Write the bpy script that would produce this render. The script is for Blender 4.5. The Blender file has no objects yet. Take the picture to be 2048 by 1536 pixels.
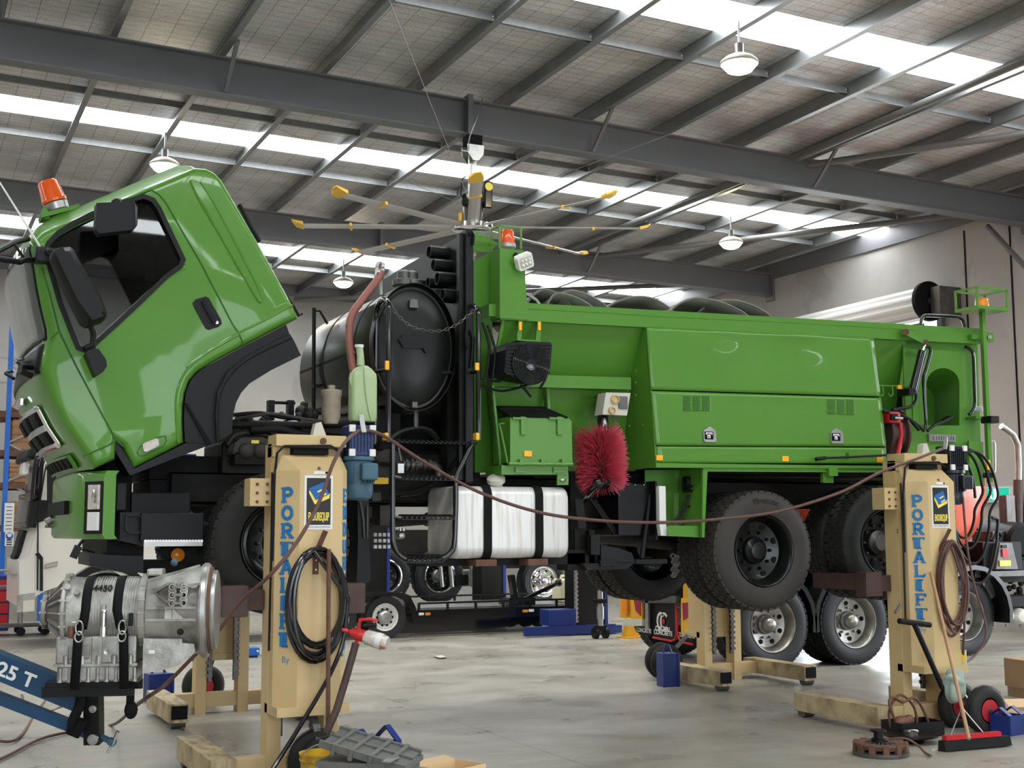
import bpy, bmesh, math, random
from mathutils import Vector as V, Matrix
random.seed(7)
S = bpy.context.scene
COL = S.collection
PI = math.pi
R = math.radians
# ---------------------------------------------------------------- camera frame
F = 2546.4; YAW = R(25.68); PIT = R(6.56); ROL = R(-0.18); CAM = V((0, 0, 1.7))
cw = V((math.sin(YAW)*math.cos(PIT), math.cos(YAW)*math.cos(PIT), math.sin(PIT)))
cr = V((math.cos(YAW), -math.sin(YAW), 0)); cu = cr.cross(cw)
cr, cu = (math.cos(ROL)*cr + math.sin(ROL)*cu), (-math.sin(ROL)*cr + math.cos(ROL)*cu)
def ray(x, y): return cr*((x-1024)/F) - cu*((y-768)/F) + cw
def PX(x, y, X): d = ray(x, y); return CAM + d*(X/d.x)
def PY(x, y, Y): d = ray(x, y); return CAM + d*(Y/d.y)
def PZ(x, y, Z=0.): d = ray(x, y); return CAM + d*((Z-1.7)/d.z)
def XZ(pts, Y): return [(p.x, p.z) for p in (PY(x, y, Y) for x, y in pts)]
cd = bpy.data.cameras.new('camera'); co = bpy.data.objects.new('camera', cd); COL.objects.link(co)
cd.sensor_width = 36; cd.lens = 36*F/2048; cd.clip_end = 200; cd.clip_start = .05
M = Matrix((cr, cu, -cw)).transposed().to_4x4(); M.translation = CAM; co.matrix_world = M
S.camera = co
# ---------------------------------------------------------------- materials
MATS = {}
def mat(name, c, rough=.5, metal=0., c2=None, sc=6., amt=.5, bump=0., bsc=40., emit=0., trans=0., ior=1.45, alpha=1., coat=0., stretch=None, lo=.4, hi=.65, det=6, spec=None):
    m = bpy.data.materials.new(name); m.use_nodes = True; MATS[name] = m
    n = m.node_tree.nodes; l = m.node_tree.links; b = n['Principled BSDF']
    def rgb(v): return (v[0], v[1], v[2], 1)
    b.inputs['Base Color'].default_value = rgb(c); b.inputs['Roughness'].default_value = rough; b.inputs['Metallic'].default_value = metal
    b.inputs['Transmission Weight'].default_value = trans; b.inputs['IOR'].default_value = ior; b.inputs['Alpha'].default_value = alpha
    b.inputs['Coat Weight'].default_value = coat; b.inputs['Coat Roughness'].default_value = .06
    if spec is not None: b.inputs['Specular IOR Level'].default_value = spec
    if emit: b.inputs['Emission Color'].default_value = rgb(c); b.inputs['Emission Strength'].default_value = emit
    if c2 or bump:
        tc = n.new('ShaderNodeTexCoord'); vec = tc.outputs['Object']
        if stretch:
            mp = n.new('ShaderNodeMapping'); mp.inputs['Scale'].default_value = stretch; l.new(vec, mp.inputs['Vector']); vec = mp.outputs['Vector']
    if c2:
        t = n.new('ShaderNodeTexNoise'); t.inputs['Scale'].default_value = sc; t.inputs['Detail'].default_value = det; l.new(vec, t.inputs['Vector'])
        rp = n.new('ShaderNodeValToRGB'); rp.color_ramp.elements[0].position = lo; rp.color_ramp.elements[1].position = hi
        rp.color_ramp.elements[0].color = rgb(c); rp.color_ramp.elements[1].color = rgb([a+(d-a)*amt for a, d in zip(c, c2)])
        l.new(t.outputs['Fac'], rp.inputs['Fac']); l.new(rp.outputs['Color'], b.inputs['Base Color'])
    if bump:
        t2 = n.new('ShaderNodeTexNoise'); t2.inputs['Scale'].default_value = bsc; t2.inputs['Detail'].default_value = 3; l.new(vec, t2.inputs['Vector'])
        bp = n.new('ShaderNodeBump'); bp.inputs['Strength'].default_value = bump; bp.inputs['Distance'].default_value = .02
        l.new(t2.outputs['Fac'], bp.inputs['Height']); l.new(bp.outputs['Normal'], b.inputs['Normal'])
    return m
# ---------------------------------------------------------------- objects
def tag(o, label, cat, group=None, kind=None):
    if label: o['label'] = label
    if cat: o['category'] = cat
    if group: o['group'] = group
    if kind: o['kind'] = kind
    return o
def thing(name, label, cat, loc=(0, 0, 0), group=None, rz=0.):
    o = bpy.data.objects.new(name, None); COL.objects.link(o); o.location = loc; o.rotation_euler = (0, 0, rz)
    o.empty_display_size = .1
    return tag(o, label, cat, group)
def dup(root, loc, rz=0., label=None, group=None, parent=None):
    r = root.copy(); COL.objects.link(r)
    if parent is None:
        r.location = loc; r.rotation_euler = (0, 0, rz)
    else: r.parent = parent
    if label: r['label'] = label
    if group: r['group'] = group
    for ch in [o for o in KIDS.get(root.name, [])]: dup(ch, None, parent=r)
    return r
KIDS = {}
def basis(d):
    d = V(d).normalized(); a = V((0, 0, 1)) if abs(d.z) < .9 else V((1, 0, 0))
    x = a.cross(d).normalized(); return x, d.cross(x).normalized(), d
class MB:
    def __init__(s): s.b = bmesh.new()
    def quadstrip(s, rings, closed=True, cap=True, smooth=True):
        vs = [[s.b.verts.new(p) for p in r] for r in rings]; n = len(vs[0])
        for a, c in zip(vs, vs[1:]):
            for i in range(n if closed else n-1):
                j = (i+1) % n
                try: f = s.b.faces.new((a[i], a[j], c[j], c[i])); f.smooth = smooth
                except ValueError: pass
        if cap and closed:
            for r in (vs[0][::-1], vs[-1]):
                try: s.b.faces.new(r)
                except ValueError: pass
        return s
    def box(s, x0, x1, y0, y1, z0, z1, bev=0.):
        g = bmesh.ops.create_cube(s.b, size=1); 
        for v in g['verts']: v.co = V(((x0+x1)/2+v.co.x*(x1-x0), (y0+y1)/2+v.co.y*(y1-y0), (z0+z1)/2+v.co.z*(z1-z0)))
        if bev:
            es = list({e for v in g['verts'] for e in v.link_edges})
            bmesh.ops.bevel(s.b, geom=es, offset=bev, segments=2, affect='EDGES', profile=.5)
        return s
    def beam(s, a, c, w, h=None, up=(0, 0, 1)):
        """rectangular bar from a to c; w across, h along 'up'"""
        a, c = V(a), V(c); h = h or w; d = (c-a).normalized(); u = V(up); x = d.cross(u)
        if x.length < 1e-4: x = d.cross(V((0, 1, 0)))
        x.normalize(); u = x.cross(d)
        rr = [[p+x*(i*w/2)+u*(j*h/2) for i, j in ((-1, -1), (1, -1), (1, 1), (-1, 1))] for p in (a, c)]
        return s.quadstrip(rr, smooth=False)
    def tube(s, pts, r, n=8, closed=False, r2=None):
        pts = [V(p) for p in pts]; rings = []; m = len(pts); px = None
        for i, p in enumerate(pts):
            a = pts[(i-1) % m] if (closed or i) else p; c = pts[(i+1) % m] if (closed or i < m-1) else p
            d = (c-a)
            if d.length < 1e-9: d = V((0, 0, 1))
            d.normalize()
            if px is None: px = basis(d)[0]
            x = (px - d*px.dot(d))
            x = x.normalized() if x.length > 1e-6 else basis(d)[0]
            y = d.cross(x); px = x
            q = r if r2 is None else r+(r2-r)*i/max(1, m-1)
            rings.append([p+x*(q*math.cos(2*PI*k/n))+y*(q*math.sin(2*PI*k/n)) for k in range(n)])
        if closed: rings.append(rings[0]); 
        return s.quadstrip(rings, cap=not closed)
    def cyl(s, a, c, r, r2=None, n=20): return s.tube([a, c], r, n, r2=(r if r2 is None else r2))
    def lathe(s, prof, o=(0, 0, 0), ax=(0, 0, 1), n=32, smooth=True, cap=True):
        """prof: (radius, height along ax)"""
        x, y, d = basis(ax); o = V(o); rings = []
        for rr, h in prof: rings.append([o+d*h+(x*math.cos(2*PI*k/n)+y*math.sin(2*PI*k/n))*max(rr, 1e-4) for k in range(n)])
        return s.quadstrip(rings, smooth=smooth, cap=cap)
    def sphere(s, o, r, n=16, sq=(1, 1, 1)):
        g = bmesh.ops.create_uvsphere(s.b, u_segments=n, v_segments=max(6, n//2), radius=1)
        for v in g['verts']: v.co = V(o)+V((v.co.x*r*sq[0], v.co.y*r*sq[1], v.co.z*r*sq[2]))
        for f in {f for v in g['verts'] for f in v.link_faces}: f.smooth = True
        return s
    def poly(s, pts):
        s.b.faces.new([s.b.verts.new(p) for p in pts]); return s
    def prism(s, xz, y0, y1, bev=0.):
        """xz outline extruded along Y"""
        a = [s.b.verts.new((x, y0, z)) for x, z in xz]; c = [s.b.verts.new((x, y1, z)) for x, z in xz]; n = len(a)
        fs = [s.b.faces.new(a), s.b.faces.new(c[::-1])]
        for i in range(n): j = (i+1) % n; fs.append(s.b.faces.new((a[j], a[i], c[i], c[j])))
        if bev:
            es = list({e for v in a+c for e in v.link_edges if e.is_valid and (e.calc_face_angle(0) or 0) > .5})
            bmesh.ops.bevel(s.b, geom=es, offset=bev, segments=2, affect='EDGES', profile=.5)
        return s
    def sweep(s, prof, a, c):
        """closed list of 3D offsets swept from a to c"""
        a, c = V(a), V(c); return s.quadstrip([[a+V(p) for p in prof], [c+V(p) for p in prof]], smooth=False)
    def holed(s, outer, holes, th=None):
        """face in 3D with holes (lists of points); th vector extrudes it"""
        es = []
        for lp in [outer]+holes:
            vs = [s.b.verts.new(p) for p in lp]
            es += [s.b.edges.new((vs[i], vs[(i+1) % len(vs)])) for i in range(len(vs))]
        g = bmesh.ops.triangle_fill(s.b, use_beauty=True, use_dissolve=False, edges=es)
        fs = [f for f in g['geom'] if isinstance(f, bmesh.types.BMFace)]
        if th is not None:
            e = bmesh.ops.extrude_face_region(s.b, geom=fs)
            for v in [v for v in e['geom'] if isinstance(v, bmesh.types.BMVert)]: v.co += V(th)
        return s
    def xf(s, m):
        bmesh.ops.transform(s.b, matrix=m, verts=s.b.verts); return s
    def obj(s, name, m, parent=None, world=True, label=None, smooth=None, sub=0, kind=None, sol=0.):
        bmesh.ops.recalc_face_normals(s.b, faces=s.b.faces)
        me = bpy.data.meshes.new(name); s.b.to_mesh(me); s.b.free()
        me.materials.append(MATS[m] if isinstance(m, str) else m)
        o = bpy.data.objects.new(name, me); COL.objects.link(o)
        if smooth is not None:
            for p in me.polygons: p.use_smooth = True
            me.set_sharp_from_angle(angle=R(smooth))
        if smooth is None and any(p.use_smooth for p in me.polygons): me.set_sharp_from_angle(angle=R(44))
        if parent:
            o.parent = parent; KIDS.setdefault(parent.name, []).append(o)
            if world:
                t = parent
                while t.parent: t = t.parent
                me.transform(Matrix.Translation(-V(t.location)))
        if label: o['label'] = label
        if kind: o['kind'] = kind
        if sol: md = o.modifiers.new('s', 'SOLIDIFY'); md.thickness = sol; md.offset = 0
        if sub: md = o.modifiers.new('u', 'SUBSURF'); md.levels = sub; md.render_levels = sub
        return o
def struct(name, mb, m, **k):
    o = mb.obj(name, m, **k); o['kind'] = 'structure'; return o
def arc(c, r, a0, a1, n): return [(c[0]+r*math.cos(R(a0+(a1-a0)*i/n)), c[1]+r*math.sin(R(a0+(a1-a0)*i/n))) for i in range(n+1)]
def smooth_pts(pts, n=6, closed=False):
    """Catmull-Rom through pts (tuples of any size)"""
    P = [V(p) if len(p) == 3 else V((p[0], p[1], 0)) for p in pts]; two = len(pts[0]) == 2; out = []; m = len(P)
    for i in range(m if closed else m-1):
        a, b, c, d = (P[(i-1) % m] if closed or i else P[0]), P[i], P[(i+1) % m], (P[(i+2) % m] if closed or i+2 < m else P[-1])
        for k in range(n):
            t = k/n
            q = .5*((2*b)+(c-a)*t+(2*a-5*b+4*c-d)*t*t+(3*b-a-3*c+d)*t*t*t); out.append(q)
    if not closed: out.append(P[-1])
    return [(q.x, q.y) for q in out] if two else out
def offset_poly(xz, d):
    """shrink a closed 2D outline by d (positive is inward)"""
    n = len(xz); A = sum(xz[i][0]*xz[(i+1) % n][1]-xz[(i+1) % n][0]*xz[i][1] for i in range(n)); sg = 1 if A > 0 else -1; out = []
    for i in range(n):
        p, q, r = V(xz[i-1]), V(xz[i]), V(xz[(i+1) % n]); e1 = (q-p); e2 = (r-q)
        if e1.length < 1e-9 or e2.length < 1e-9: out.append(tuple(q)); continue
        e1.normalize(); e2.normalize(); n1 = V((-e1.y, e1.x))*sg; n2 = V((-e2.y, e2.x))*sg; b = n1+n2
        k = max(b.length_squared/2, .35)
        out.append(tuple(q+b*(d/k)))
    return out
def text_mesh(body, size, ext=.002, bold=False, align='CENTER', sx=1.):
    c = bpy.data.curves.new('t', 'FONT'); c.body = body; c.size = size; c.extrude = ext; c.align_x = align; c.align_y = 'CENTER'
    if bold: c.offset = size*.025
    o = bpy.data.objects.new('t', c); COL.objects.link(o); dg = bpy.context.evaluated_depsgraph_get()
    me = bpy.data.meshes.new_from_object(o.evaluated_get(dg)); bpy.data.objects.remove(o); bpy.data.curves.remove(c)
    b = MB(); b.b.from_mesh(me); bpy.data.meshes.remove(me)
    if sx != 1.: b.xf(Matrix.Diagonal((sx, 1, 1, 1)))
    return b
def facing(origin, right, up):
    """matrix placing an XY drawing at origin with its x along right and y along up"""
    r_ = V(right).normalized(); u_ = V(up).normalized(); n_ = r_.cross(u_)
    m = Matrix((r_, u_, n_)).transposed().to_4x4(); m.translation = V(origin); return m
GREEN = (.082, .235, .026)
mat('green', GREEN, .36, coat=.42, spec=.3, c2=(.072, .208, .022), sc=1.5, amt=.5, bump=.015, bsc=1.2)
mat('green_plain', GREEN, .38, coat=.1, spec=.35)
mat('green_seam', (.03, .12, .012), .6)
mat('black', (.004, .004, .0043), .42, c2=(.010, .0095, .009), sc=8, spec=.3)
mat('black_gloss', (.008, .008, .009), .16, coat=.4)
mat('black_matt', (.005, .005, .0053), .75, spec=.2)
mat('black_plastic', (.0065, .0065, .007), .5, bump=.05, bsc=200, spec=.3)
mat('chassis', (.005, .0047, .0045), .6, spec=.25, c2=(.02, .016, .012), sc=5, bump=.1, bsc=30)
mat('grimy', (.035, .031, .026), .6, c2=(.012, .011, .01), sc=7, bump=.15, bsc=25)
mat('rubber', (.011, .0105, .010), .7, c2=(.024, .021, .018), sc=3, bump=.08, bsc=60)
mat('rubber_new', (.010, .0105, .0115), .55, bump=.05, bsc=80)
mat('rubber_brown', (.036, .030, .025), .68, c2=(.018, .0165, .015), sc=2.5, bump=.06, bsc=60)
mat('rim_black', (.005, .005, .005), .28, spec=.35, coat=.1)
mat('rim_grey', (.33, .32, .29), .35, .7, c2=(.12, .11, .1), sc=6)
mat('rim_white', (.75, .74, .7), .4)
mat('rim_red', (.42, .02, .03), .35, coat=.3)
mat('chrome', (.75, .75, .74), .12, 1.)
mat('steel', (.45, .45, .44), .35, .9, c2=(.3, .29, .27), sc=10)
mat('steel_dark', (.14, .135, .13), .45, .7, c2=(.07, .06, .05), sc=8)
mat('rust', (.14, .065, .04), .8, c2=(.07, .04, .03), sc=14, bump=.2, bsc=40)
mat('cream', (.60, .44, .22), .5, c2=(.50, .36, .17), sc=2.2, amt=.7, bump=.02, bsc=60, stretch=(1, 1, .4))
mat('cream_dirty', (.50, .40, .23), .6, c2=(.16, .11, .055), sc=5, amt=.8, bump=.08, bsc=40, stretch=(3, 1, 1))
mat('fork_brown', (.055, .028, .024), .55, c2=(.09, .05, .04), sc=6)
mat('blue_letter', (.018, .16, .38), .5)
mat('white', (.72, .72, .69), .5)
mat('white_paint', (.66, .63, .57), .35, coat=.2)
mat('off_white', (.55, .52, .44), .6)
mat('yellow', (.75, .45, .02), .45)
mat('label_yellow', (.85, .68, .10), .5)
mat('reflector', (.95, .42, .01), .35)
mat('orange', (.9, .12, .01), .25, trans=.25, coat=.4)
mat('amber', (.95, .30, .02), .25, trans=.2, coat=.4)
mat('motor_blue', (.045, .11, .16), .45, c2=(.03, .07, .10), sc=9)
mat('motor_navy', (.012, .03, .12), .4)
mat('motor_black', (.01, .012, .02), .35)
mat('jack_blue', (.01, .028, .16), .4)
mat('hoist_blue', (.01, .055, .13), .4, c2=(.02, .035, .05), sc=4)
mat('rack_blue', (.01, .12, .5), .45)
mat('brown_hose', (.10, .045, .035), .55)
mat('red', (.5, .012, .02), .4)
mat('red_plastic', (.55, .02, .02), .3, coat=.3)
mat('red_brush', (.60, .075, .11), .5)
mat('wood', (.42, .23, .11), .6, c2=(.3, .16, .08), sc=5, stretch=(8, 8, 1))
mat('pallet_wood', (.42, .24, .11), .7, c2=(.26, .13, .06), sc=5, stretch=(1, 6, 6))
mat('carton', (.40, .25, .13), .75, c2=(.33, .20, .10), sc=3)
mat('carton_light', (.66, .47, .27), .7)
mat('alu', (.46, .45, .42), .45, .75, c2=(.17, .16, .14), sc=6, amt=.85, bump=.12, bsc=30)
mat('alu_dark', (.28, .27, .25), .45, .8, c2=(.12, .11, .10), sc=8, bump=.15, bsc=30)
mat('tank_alu', (.74, .73, .71), .38, .25, c2=(.50, .44, .36), sc=3.5, amt=.75, bump=.03, bsc=14, stretch=(9, 1, .55), lo=.5, hi=.72)
mat('tank_black', (.006, .0065, .006), .32, spec=.3, c2=(.014, .0145, .012), sc=2.2, bump=.03, bsc=3)
mat('tank_olive', (.016, .017, .012), .3, spec=.3, c2=(.02, .022, .018), sc=2)
mat('windscreen', (.09, .10, .085), .03, coat=.5)
mat('lens', (.62, .58, .52), .12, coat=.5, c2=(.35, .27, .24), sc=30)
mat('lens_clear', (.8, .8, .76), .1, coat=.4)
mat('tarp', (.19, .185, .155), .8, c2=(.27, .265, .23), sc=4, bump=.25, bsc=7)
mat('pink_hose', (.34, .13, .10), .55)
mat('jerry', (.42, .52, .30), .4, c2=(.28, .45, .12), sc=3, trans=.15)
mat('jerry_yellow', (.72, .68, .45), .4)
mat('coolant', (.42, .36, .28), .5, c2=(.25, .18, .12), sc=6)
mat('beam_grey', (.125, .126, .133), .42, c2=(.14, .14, .148), sc=1.2)
mat('galv', (.26, .27, .27), .38, .75, c2=(.20, .205, .21), sc=14, stretch=(1, .3, 1))
mat('tube_grey', (.13, .13, .125), .4)
mat('fan_blade', (.55, .54, .52), .35, .4)
mat('fan_tip', (.85, .50, .06), .45)
mat('lamp_glow', (1., .84, .55), .4, emit=60.)
mat('sign_green', (.0, .42, .27), .4, emit=.55)
mat('sign_white', (.85, .9, .87), .4, emit=.5)
mat('sign_blue', (.01, .08, .35), .5)
mat('cc_yellow', (.72, .38, .02), .45)
mat('cc_maroon', (.28, .012, .05), .45)
mat('drum_orange', (.72, .10, .045), .35, coat=.3)
mat('rag', (.35, .42, .36), .9, c2=(.2, .27, .2), sc=12, bump=.3, bsc=14)
mat('copper', (.18, .08, .05), .55, .3, c2=(.08, .04, .03), sc=12)
mat('bucket', (.72, .45, .02), .45, c2=(.25, .13, .02), sc=6, amt=.8)
mat('crate_grey', (.10, .105, .10), .6, c2=(.17, .145, .12), sc=5)
mat('label_black', (.012, .012, .014), .5)
mat('print_blue', (.01, .12, .38), .5)
mat('foam', (.8, .78, .7), .9)
mat('roller_white', (.62, .62, .60), .45)
mat('mirror', (.5, .52, .55), .05, 1.)
mat('skin_black', (.03, .03, .032), .6)
mat('dust_wall', (.33, .32, .30), .85)

m = bpy.data.materials.new('glass_dark'); MATS['glass_dark'] = m; m.use_nodes = True; n = m.node_tree.nodes; l = m.node_tree.links; n.remove(n['Principled BSDF'])
t = n.new('ShaderNodeBsdfTransparent'); t.inputs['Color'].default_value = (.5, .52, .53, 1); g = n.new('ShaderNodeBsdfGlossy'); g.inputs['Roughness'].default_value = .02
f = n.new('ShaderNodeFresnel'); f.inputs['IOR'].default_value = 1.5; x = n.new('ShaderNodeMixShader'); l.new(f.outputs['Fac'], x.inputs['Fac']); l.new(t.outputs['BSDF'], x.inputs[1]); l.new(g.outputs['BSDF'], x.inputs[2]); l.new(x.outputs['Shader'], n['Material Output'].inputs['Surface'])
# ================================================================= THE SHED
YB = (8., 15., 22.); YE = 29.3; XR = 16.8; XL = -14.; YN = -7.; SL = .0175
def zb(x): return 6.98-SL*(x-.8)
m = mat('concrete_floor', (.40, .385, .33), .38); n = m.node_tree.nodes; l = m.node_tree.links; b = n['Principled BSDF']
tc = n.new('ShaderNodeTexCoord')
def nz(scale, det, st=None, rough=.55):
    t = n.new('ShaderNodeTexNoise'); t.inputs['Scale'].default_value = scale; t.inputs['Detail'].default_value = det; t.inputs['Roughness'].default_value = rough
    if st:
        mp = n.new('ShaderNodeMapping'); mp.inputs['Scale'].default_value = st; l.new(tc.outputs['Object'], mp.inputs['Vector']); l.new(mp.outputs['Vector'], t.inputs['Vector'])
    else: l.new(tc.outputs['Object'], t.inputs['Vector'])
    return t
def ramp(src, a, c, ca, cc):
    r = n.new('ShaderNodeValToRGB'); r.color_ramp.elements[0].position = a; r.color_ramp.elements[1].position = c
    r.color_ramp.elements[0].color = (*ca, 1); r.color_ramp.elements[1].color = (*cc, 1); l.new(src, r.inputs['Fac']); return r
def mix(fac, a, c, mode='MIX'):
    q = n.new('ShaderNodeMixRGB'); q.blend_type = mode
    if isinstance(fac, float): q.inputs[0].default_value = fac
    else: l.new(fac, q.inputs[0])
    for i, s in ((1, a), (2, c)):
        if isinstance(s, tuple): q.inputs[i].default_value = (*s, 1)
        else: l.new(s, q.inputs[i])
    return q.outputs['Color']
base = ramp(nz(.7, 8).outputs['Fac'], .35, .7, (.285, .27, .225), (.37, .35, .30)).outputs['Color']
trowel = ramp(nz(2.0, 7, (1.0, 2.6, 1), .66).outputs['Fac'], .38, .72, (1.08, 1.08, 1.07), (.72, .71, .68)).outputs['Color']
c1 = mix(.7, base, trowel, 'MULTIPLY')
stain = ramp(nz(.45, 6, (1, 1.5, 1), .55).outputs['Fac'], .46, .80, (1, 1, 1), (.55, .53, .50)).outputs['Color']
c2_ = mix(.6, c1, stain, 'MULTIPLY')
spots = ramp(nz(4, 7, (1, 1.5, 1), .6).outputs['Fac'], .60, .85, (1, 1, 1), (.6, .58, .55)).outputs['Color']
c3 = mix(.0, c2_, spots, 'MULTIPLY')
br = n.new('ShaderNodeTexBrick'); br.offset = 0; br.inputs['Scale'].default_value = 1; br.inputs['Mortar Size'].default_value = .006; br.inputs['Brick Width'].default_value = 5.; br.inputs['Row Height'].default_value = 5.
br.inputs['Color1'].default_value = br.inputs['Color2'].default_value = (1, 1, 1, 1); br.inputs['Mortar'].default_value = (.45, .42, .38, 1)
mpb = n.new('ShaderNodeMapping'); mpb.inputs['Location'].default_value = (.4, 3.1, 0); l.new(tc.outputs['Object'], mpb.inputs['Vector']); l.new(mpb.outputs['Vector'], br.inputs['Vector'])
c4 = mix(.9, c3, br.outputs['Color'], 'MULTIPLY'); l.new(c4, b.inputs['Base Color'])
rr = ramp(nz(1.4, 5).outputs['Fac'], .35, .7, (.26, .26, .26), (.5, .5, .5)); l.new(rr.outputs['Color'], b.inputs['Roughness'])
struct('floor', MB().box(XL-6, XR+14, YN-8, YE+.3, -.2, 0), 'concrete_floor')
# concrete tilt-up walls
m = mat('concrete_wall', (.30, .285, .26), .85); n = m.node_tree.nodes; l = m.node_tree.links; b = n['Principled BSDF']; tc = n.new('ShaderNodeTexCoord')
base = ramp(nz(.5, 7).outputs['Fac'], .3, .7, (.25, .24, .225), (.35, .335, .31)).outputs['Color']
pat = ramp(nz(1.1, 3, (1, 1, .7)).outputs['Fac'], .60, .66, (1, 1, 1), (.86, .86, .85)).outputs['Color']
l.new(mix(1., base, pat, 'MULTIPLY'), b.inputs['Base Color'])
w = MB(); w.box(XL, XR+.2, YE, YE+.2, 0, 8.2)
struct('wall_back', w, 'concrete_wall')
DY0, DY1, DZ = 17.1, 21.6, 5.55     # roller door opening in the far side wall
EY0, EY1 = 6.0, 13.2                # second roller door, beyond the frame
m2 = m.copy(); m2.name = 'concrete_wall_lit'; MATS['concrete_wall_lit'] = m2  # same concrete, paler: extra light on this wall put into the colour
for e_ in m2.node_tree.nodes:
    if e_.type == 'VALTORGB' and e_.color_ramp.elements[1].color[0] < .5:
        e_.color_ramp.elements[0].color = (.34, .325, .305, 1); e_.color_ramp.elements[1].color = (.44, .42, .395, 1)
w = MB(); w.box(XR, XR+.2, YN, EY0, 0, 8); w.box(XR, XR+.2, EY0, EY1, 5.4, 8); w.box(XR, XR+.2, EY1, DY0, 0, 8); w.box(XR, XR+.2, DY0, DY1, DZ, 8); w.box(XR, XR+.2, DY1, YE, 0, 8)
struct('wall_right', w, 'concrete_wall_lit')
w = MB(); w.box(XL, -3.5, YN-.2, YN, 0, 8.4); w.box(-3.5, 3.5, YN-.2, YN, 4.6, 8.4); w.box(3.5, 8, YN-.2, YN, 0, 8.4); w.box(8, 14, YN-.2, YN, 4.6, 8.4); w.box(14, XR, YN-.2, YN, 0, 8.4)
struct('wall_front', w, 'concrete_wall')
struct('wall_left', MB().box(XL-.2, XL, YN, YE+.2, 0, 8.4), 'concrete_wall')
for k, y in enumerate((16.44, 15.42)):
    struct('trim_%d' % (k+1), MB().box(XR-.012, XR+.01, y-.015, y+.015, 0, 6.95), 'black_matt')
# portal frames (rafters) on the bay lines
for y in YB:
    bm_ = MB()
    x0, x1 = (XL, XR)
    def bar(za, zc, hw): bm_.quadstrip([[V((x, y-hw, zb(x)+za)), V((x, y+hw, zb(x)+za)), V((x, y+hw, zb(x)+zc)), V((x, y-hw, zb(x)+zc))] for x in (x0, x1)], smooth=False)
    bar(0, .022, .105); bar(.022, .458, .007); bar(.458, .48, .105)
    rb = struct('roof_beam', bm_, 'beam_grey')
    xs = {15.: 6.55, 22.: 7.85, 8.: 4.}[y]
    st = MB().box(xs-.035, xs+.035, y-.16, y+.16, zb(xs)-.03, zb(xs)+.53)
    for i in range(4):
        for sy in (-.15, .15): st.cyl((xs+.03, y+sy, zb(xs)+.05+i*.13), (xs+.065, y+sy, zb(xs)+.05+i*.13), .016, n=8)
    st.obj('splice_plate', 'beam_grey', rb)
    MB().box(XR-.06, XR, y-.13, y+.13, zb(XR)-.1, zb(XR)+.52).obj('end_plate', 'beam_grey', rb)
# purlins: Z sections spanning the bays, with cleats on the rafters
PXS = [2.05+1.27*k for k in range(-12, 12)]
for x in PXS:
    if x > XR: continue
    p = MB(); z0 = zb(x)+.48; h = .215
    prof = [(-.075, 0, .0), (-.075, 0, .02), (-.069, 0, .02), (-.069, 0, .006), (.002, 0, .006), (.002, 0, h), (.075, 0, h), (.075, 0, h-.02), (.069, 0, h-.02), (.069, 0, h-.006), (.006, 0, h-.006), (.006, 0, 0)]
    p.sweep(prof, (x, -3, z0), (x, YE-.02, z0))
    pb = struct('purlin_beam', p, 'galv')
    if x > .6:
        for y in YB[1:]:
            MB().box(x+.007, x+.019, y-.045, y+.045, z0-.01, z0+.19).obj('cleat', 'beam_grey', pb)
# bridging between the purlins
for yy in (12.62, 17.28, 19.62, 24.4, 26.9):
    for a, c in zip(PXS, PXS[1:]):
        if c > XR or c < 1: continue
        za, zc = zb(a)+.55, zb(c)+.55
        q = MB().quadstrip([[V((x, yy-.022, z)), V((x, yy+.022, z)), V((x, yy+.022, z+.012)), V((x, yy-.01, z+.012)), V((x, yy-.01, z+.09)), V((x, yy-.022, z+.09))] for x, z in ((a+.01, za), (c-.01, zc))], smooth=False)
        bo = struct('bridging_beam', q, 'galv')
        MB().sphere((c-.03, yy-.025, zc+.05), .013, 8).obj('bolt', 'chrome', bo)
# fly braces from rafter bottom flange to purlins
for y, x0 in ((15., 3.32), (15., 8.4), (15., 12.2), (22., 12.2), (8., 9.67)):
    x = min(PXS, key=lambda q: abs(q-x0))
    struct('brace_beam', MB().beam((x+.02, y-.1, zb(x)+.05), (x+.03, y-.62, zb(x)+.5), .05, .03), 'beam_grey')
# roof bracing tubes
def tubebeam(a, c, r=.057): return struct('brace_beam', MB().tube([a, c], r, 14), 'tube_grey')
tubebeam((11.75, 14.75, 7.16), (11.62, 8., 7.16)); tubebeam((12.1, 14.85, 7.14), (16.4, 8.1, 7.04), .05)
tubebeam((11.55, 21.8, 7.16), (11.75, 15.2, 7.16)); tubebeam((12.2, 21.85, 7.12), (16.6, 15.3, 7.05), .05)
tubebeam((8.2, 28.9, 7.12), (16.4, 22.4, 7.05), .05)
a_, c_ = PX(1975, 452, 16.55), PX(2075, 560, 16.55)
ra = tubebeam(a_, c_, .045)
# foil faced insulation under the roof sheets, translucent sheets let in as strips
m = mat('foil', (.34, .34, .34), .45, .35); n = m.node_tree.nodes; l = m.node_tree.links; b = n['Principled BSDF']; tc = n.new('ShaderNodeTexCoord')
def bricks(bw, rh, mortar):
    q = n.new('ShaderNodeTexBrick'); q.offset = 0; q.inputs['Scale'].default_value = 1; q.inputs['Brick Width'].default_value = bw; q.inputs['Row Height'].default_value = rh; q.inputs['Mortar Size'].default_value = mortar
    q.inputs['Color1'].default_value = q.inputs['Color2'].default_value = (1, 1, 1, 1); q.inputs['Mortar'].default_value = (0, 0, 0, 1); q.inputs['Mortar Smooth'].default_value = .6; l.new(tc.outputs['Object'], q.inputs['Vector']); return q
mesh_ = bricks(.30, .15, .005)
foilc = ramp(nz(1.6, 6, (1, 1.5, 1)).outputs['Fac'], .35, .7, (.62, .61, .60), (.84, .835, .83)).outputs['Color']
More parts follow.
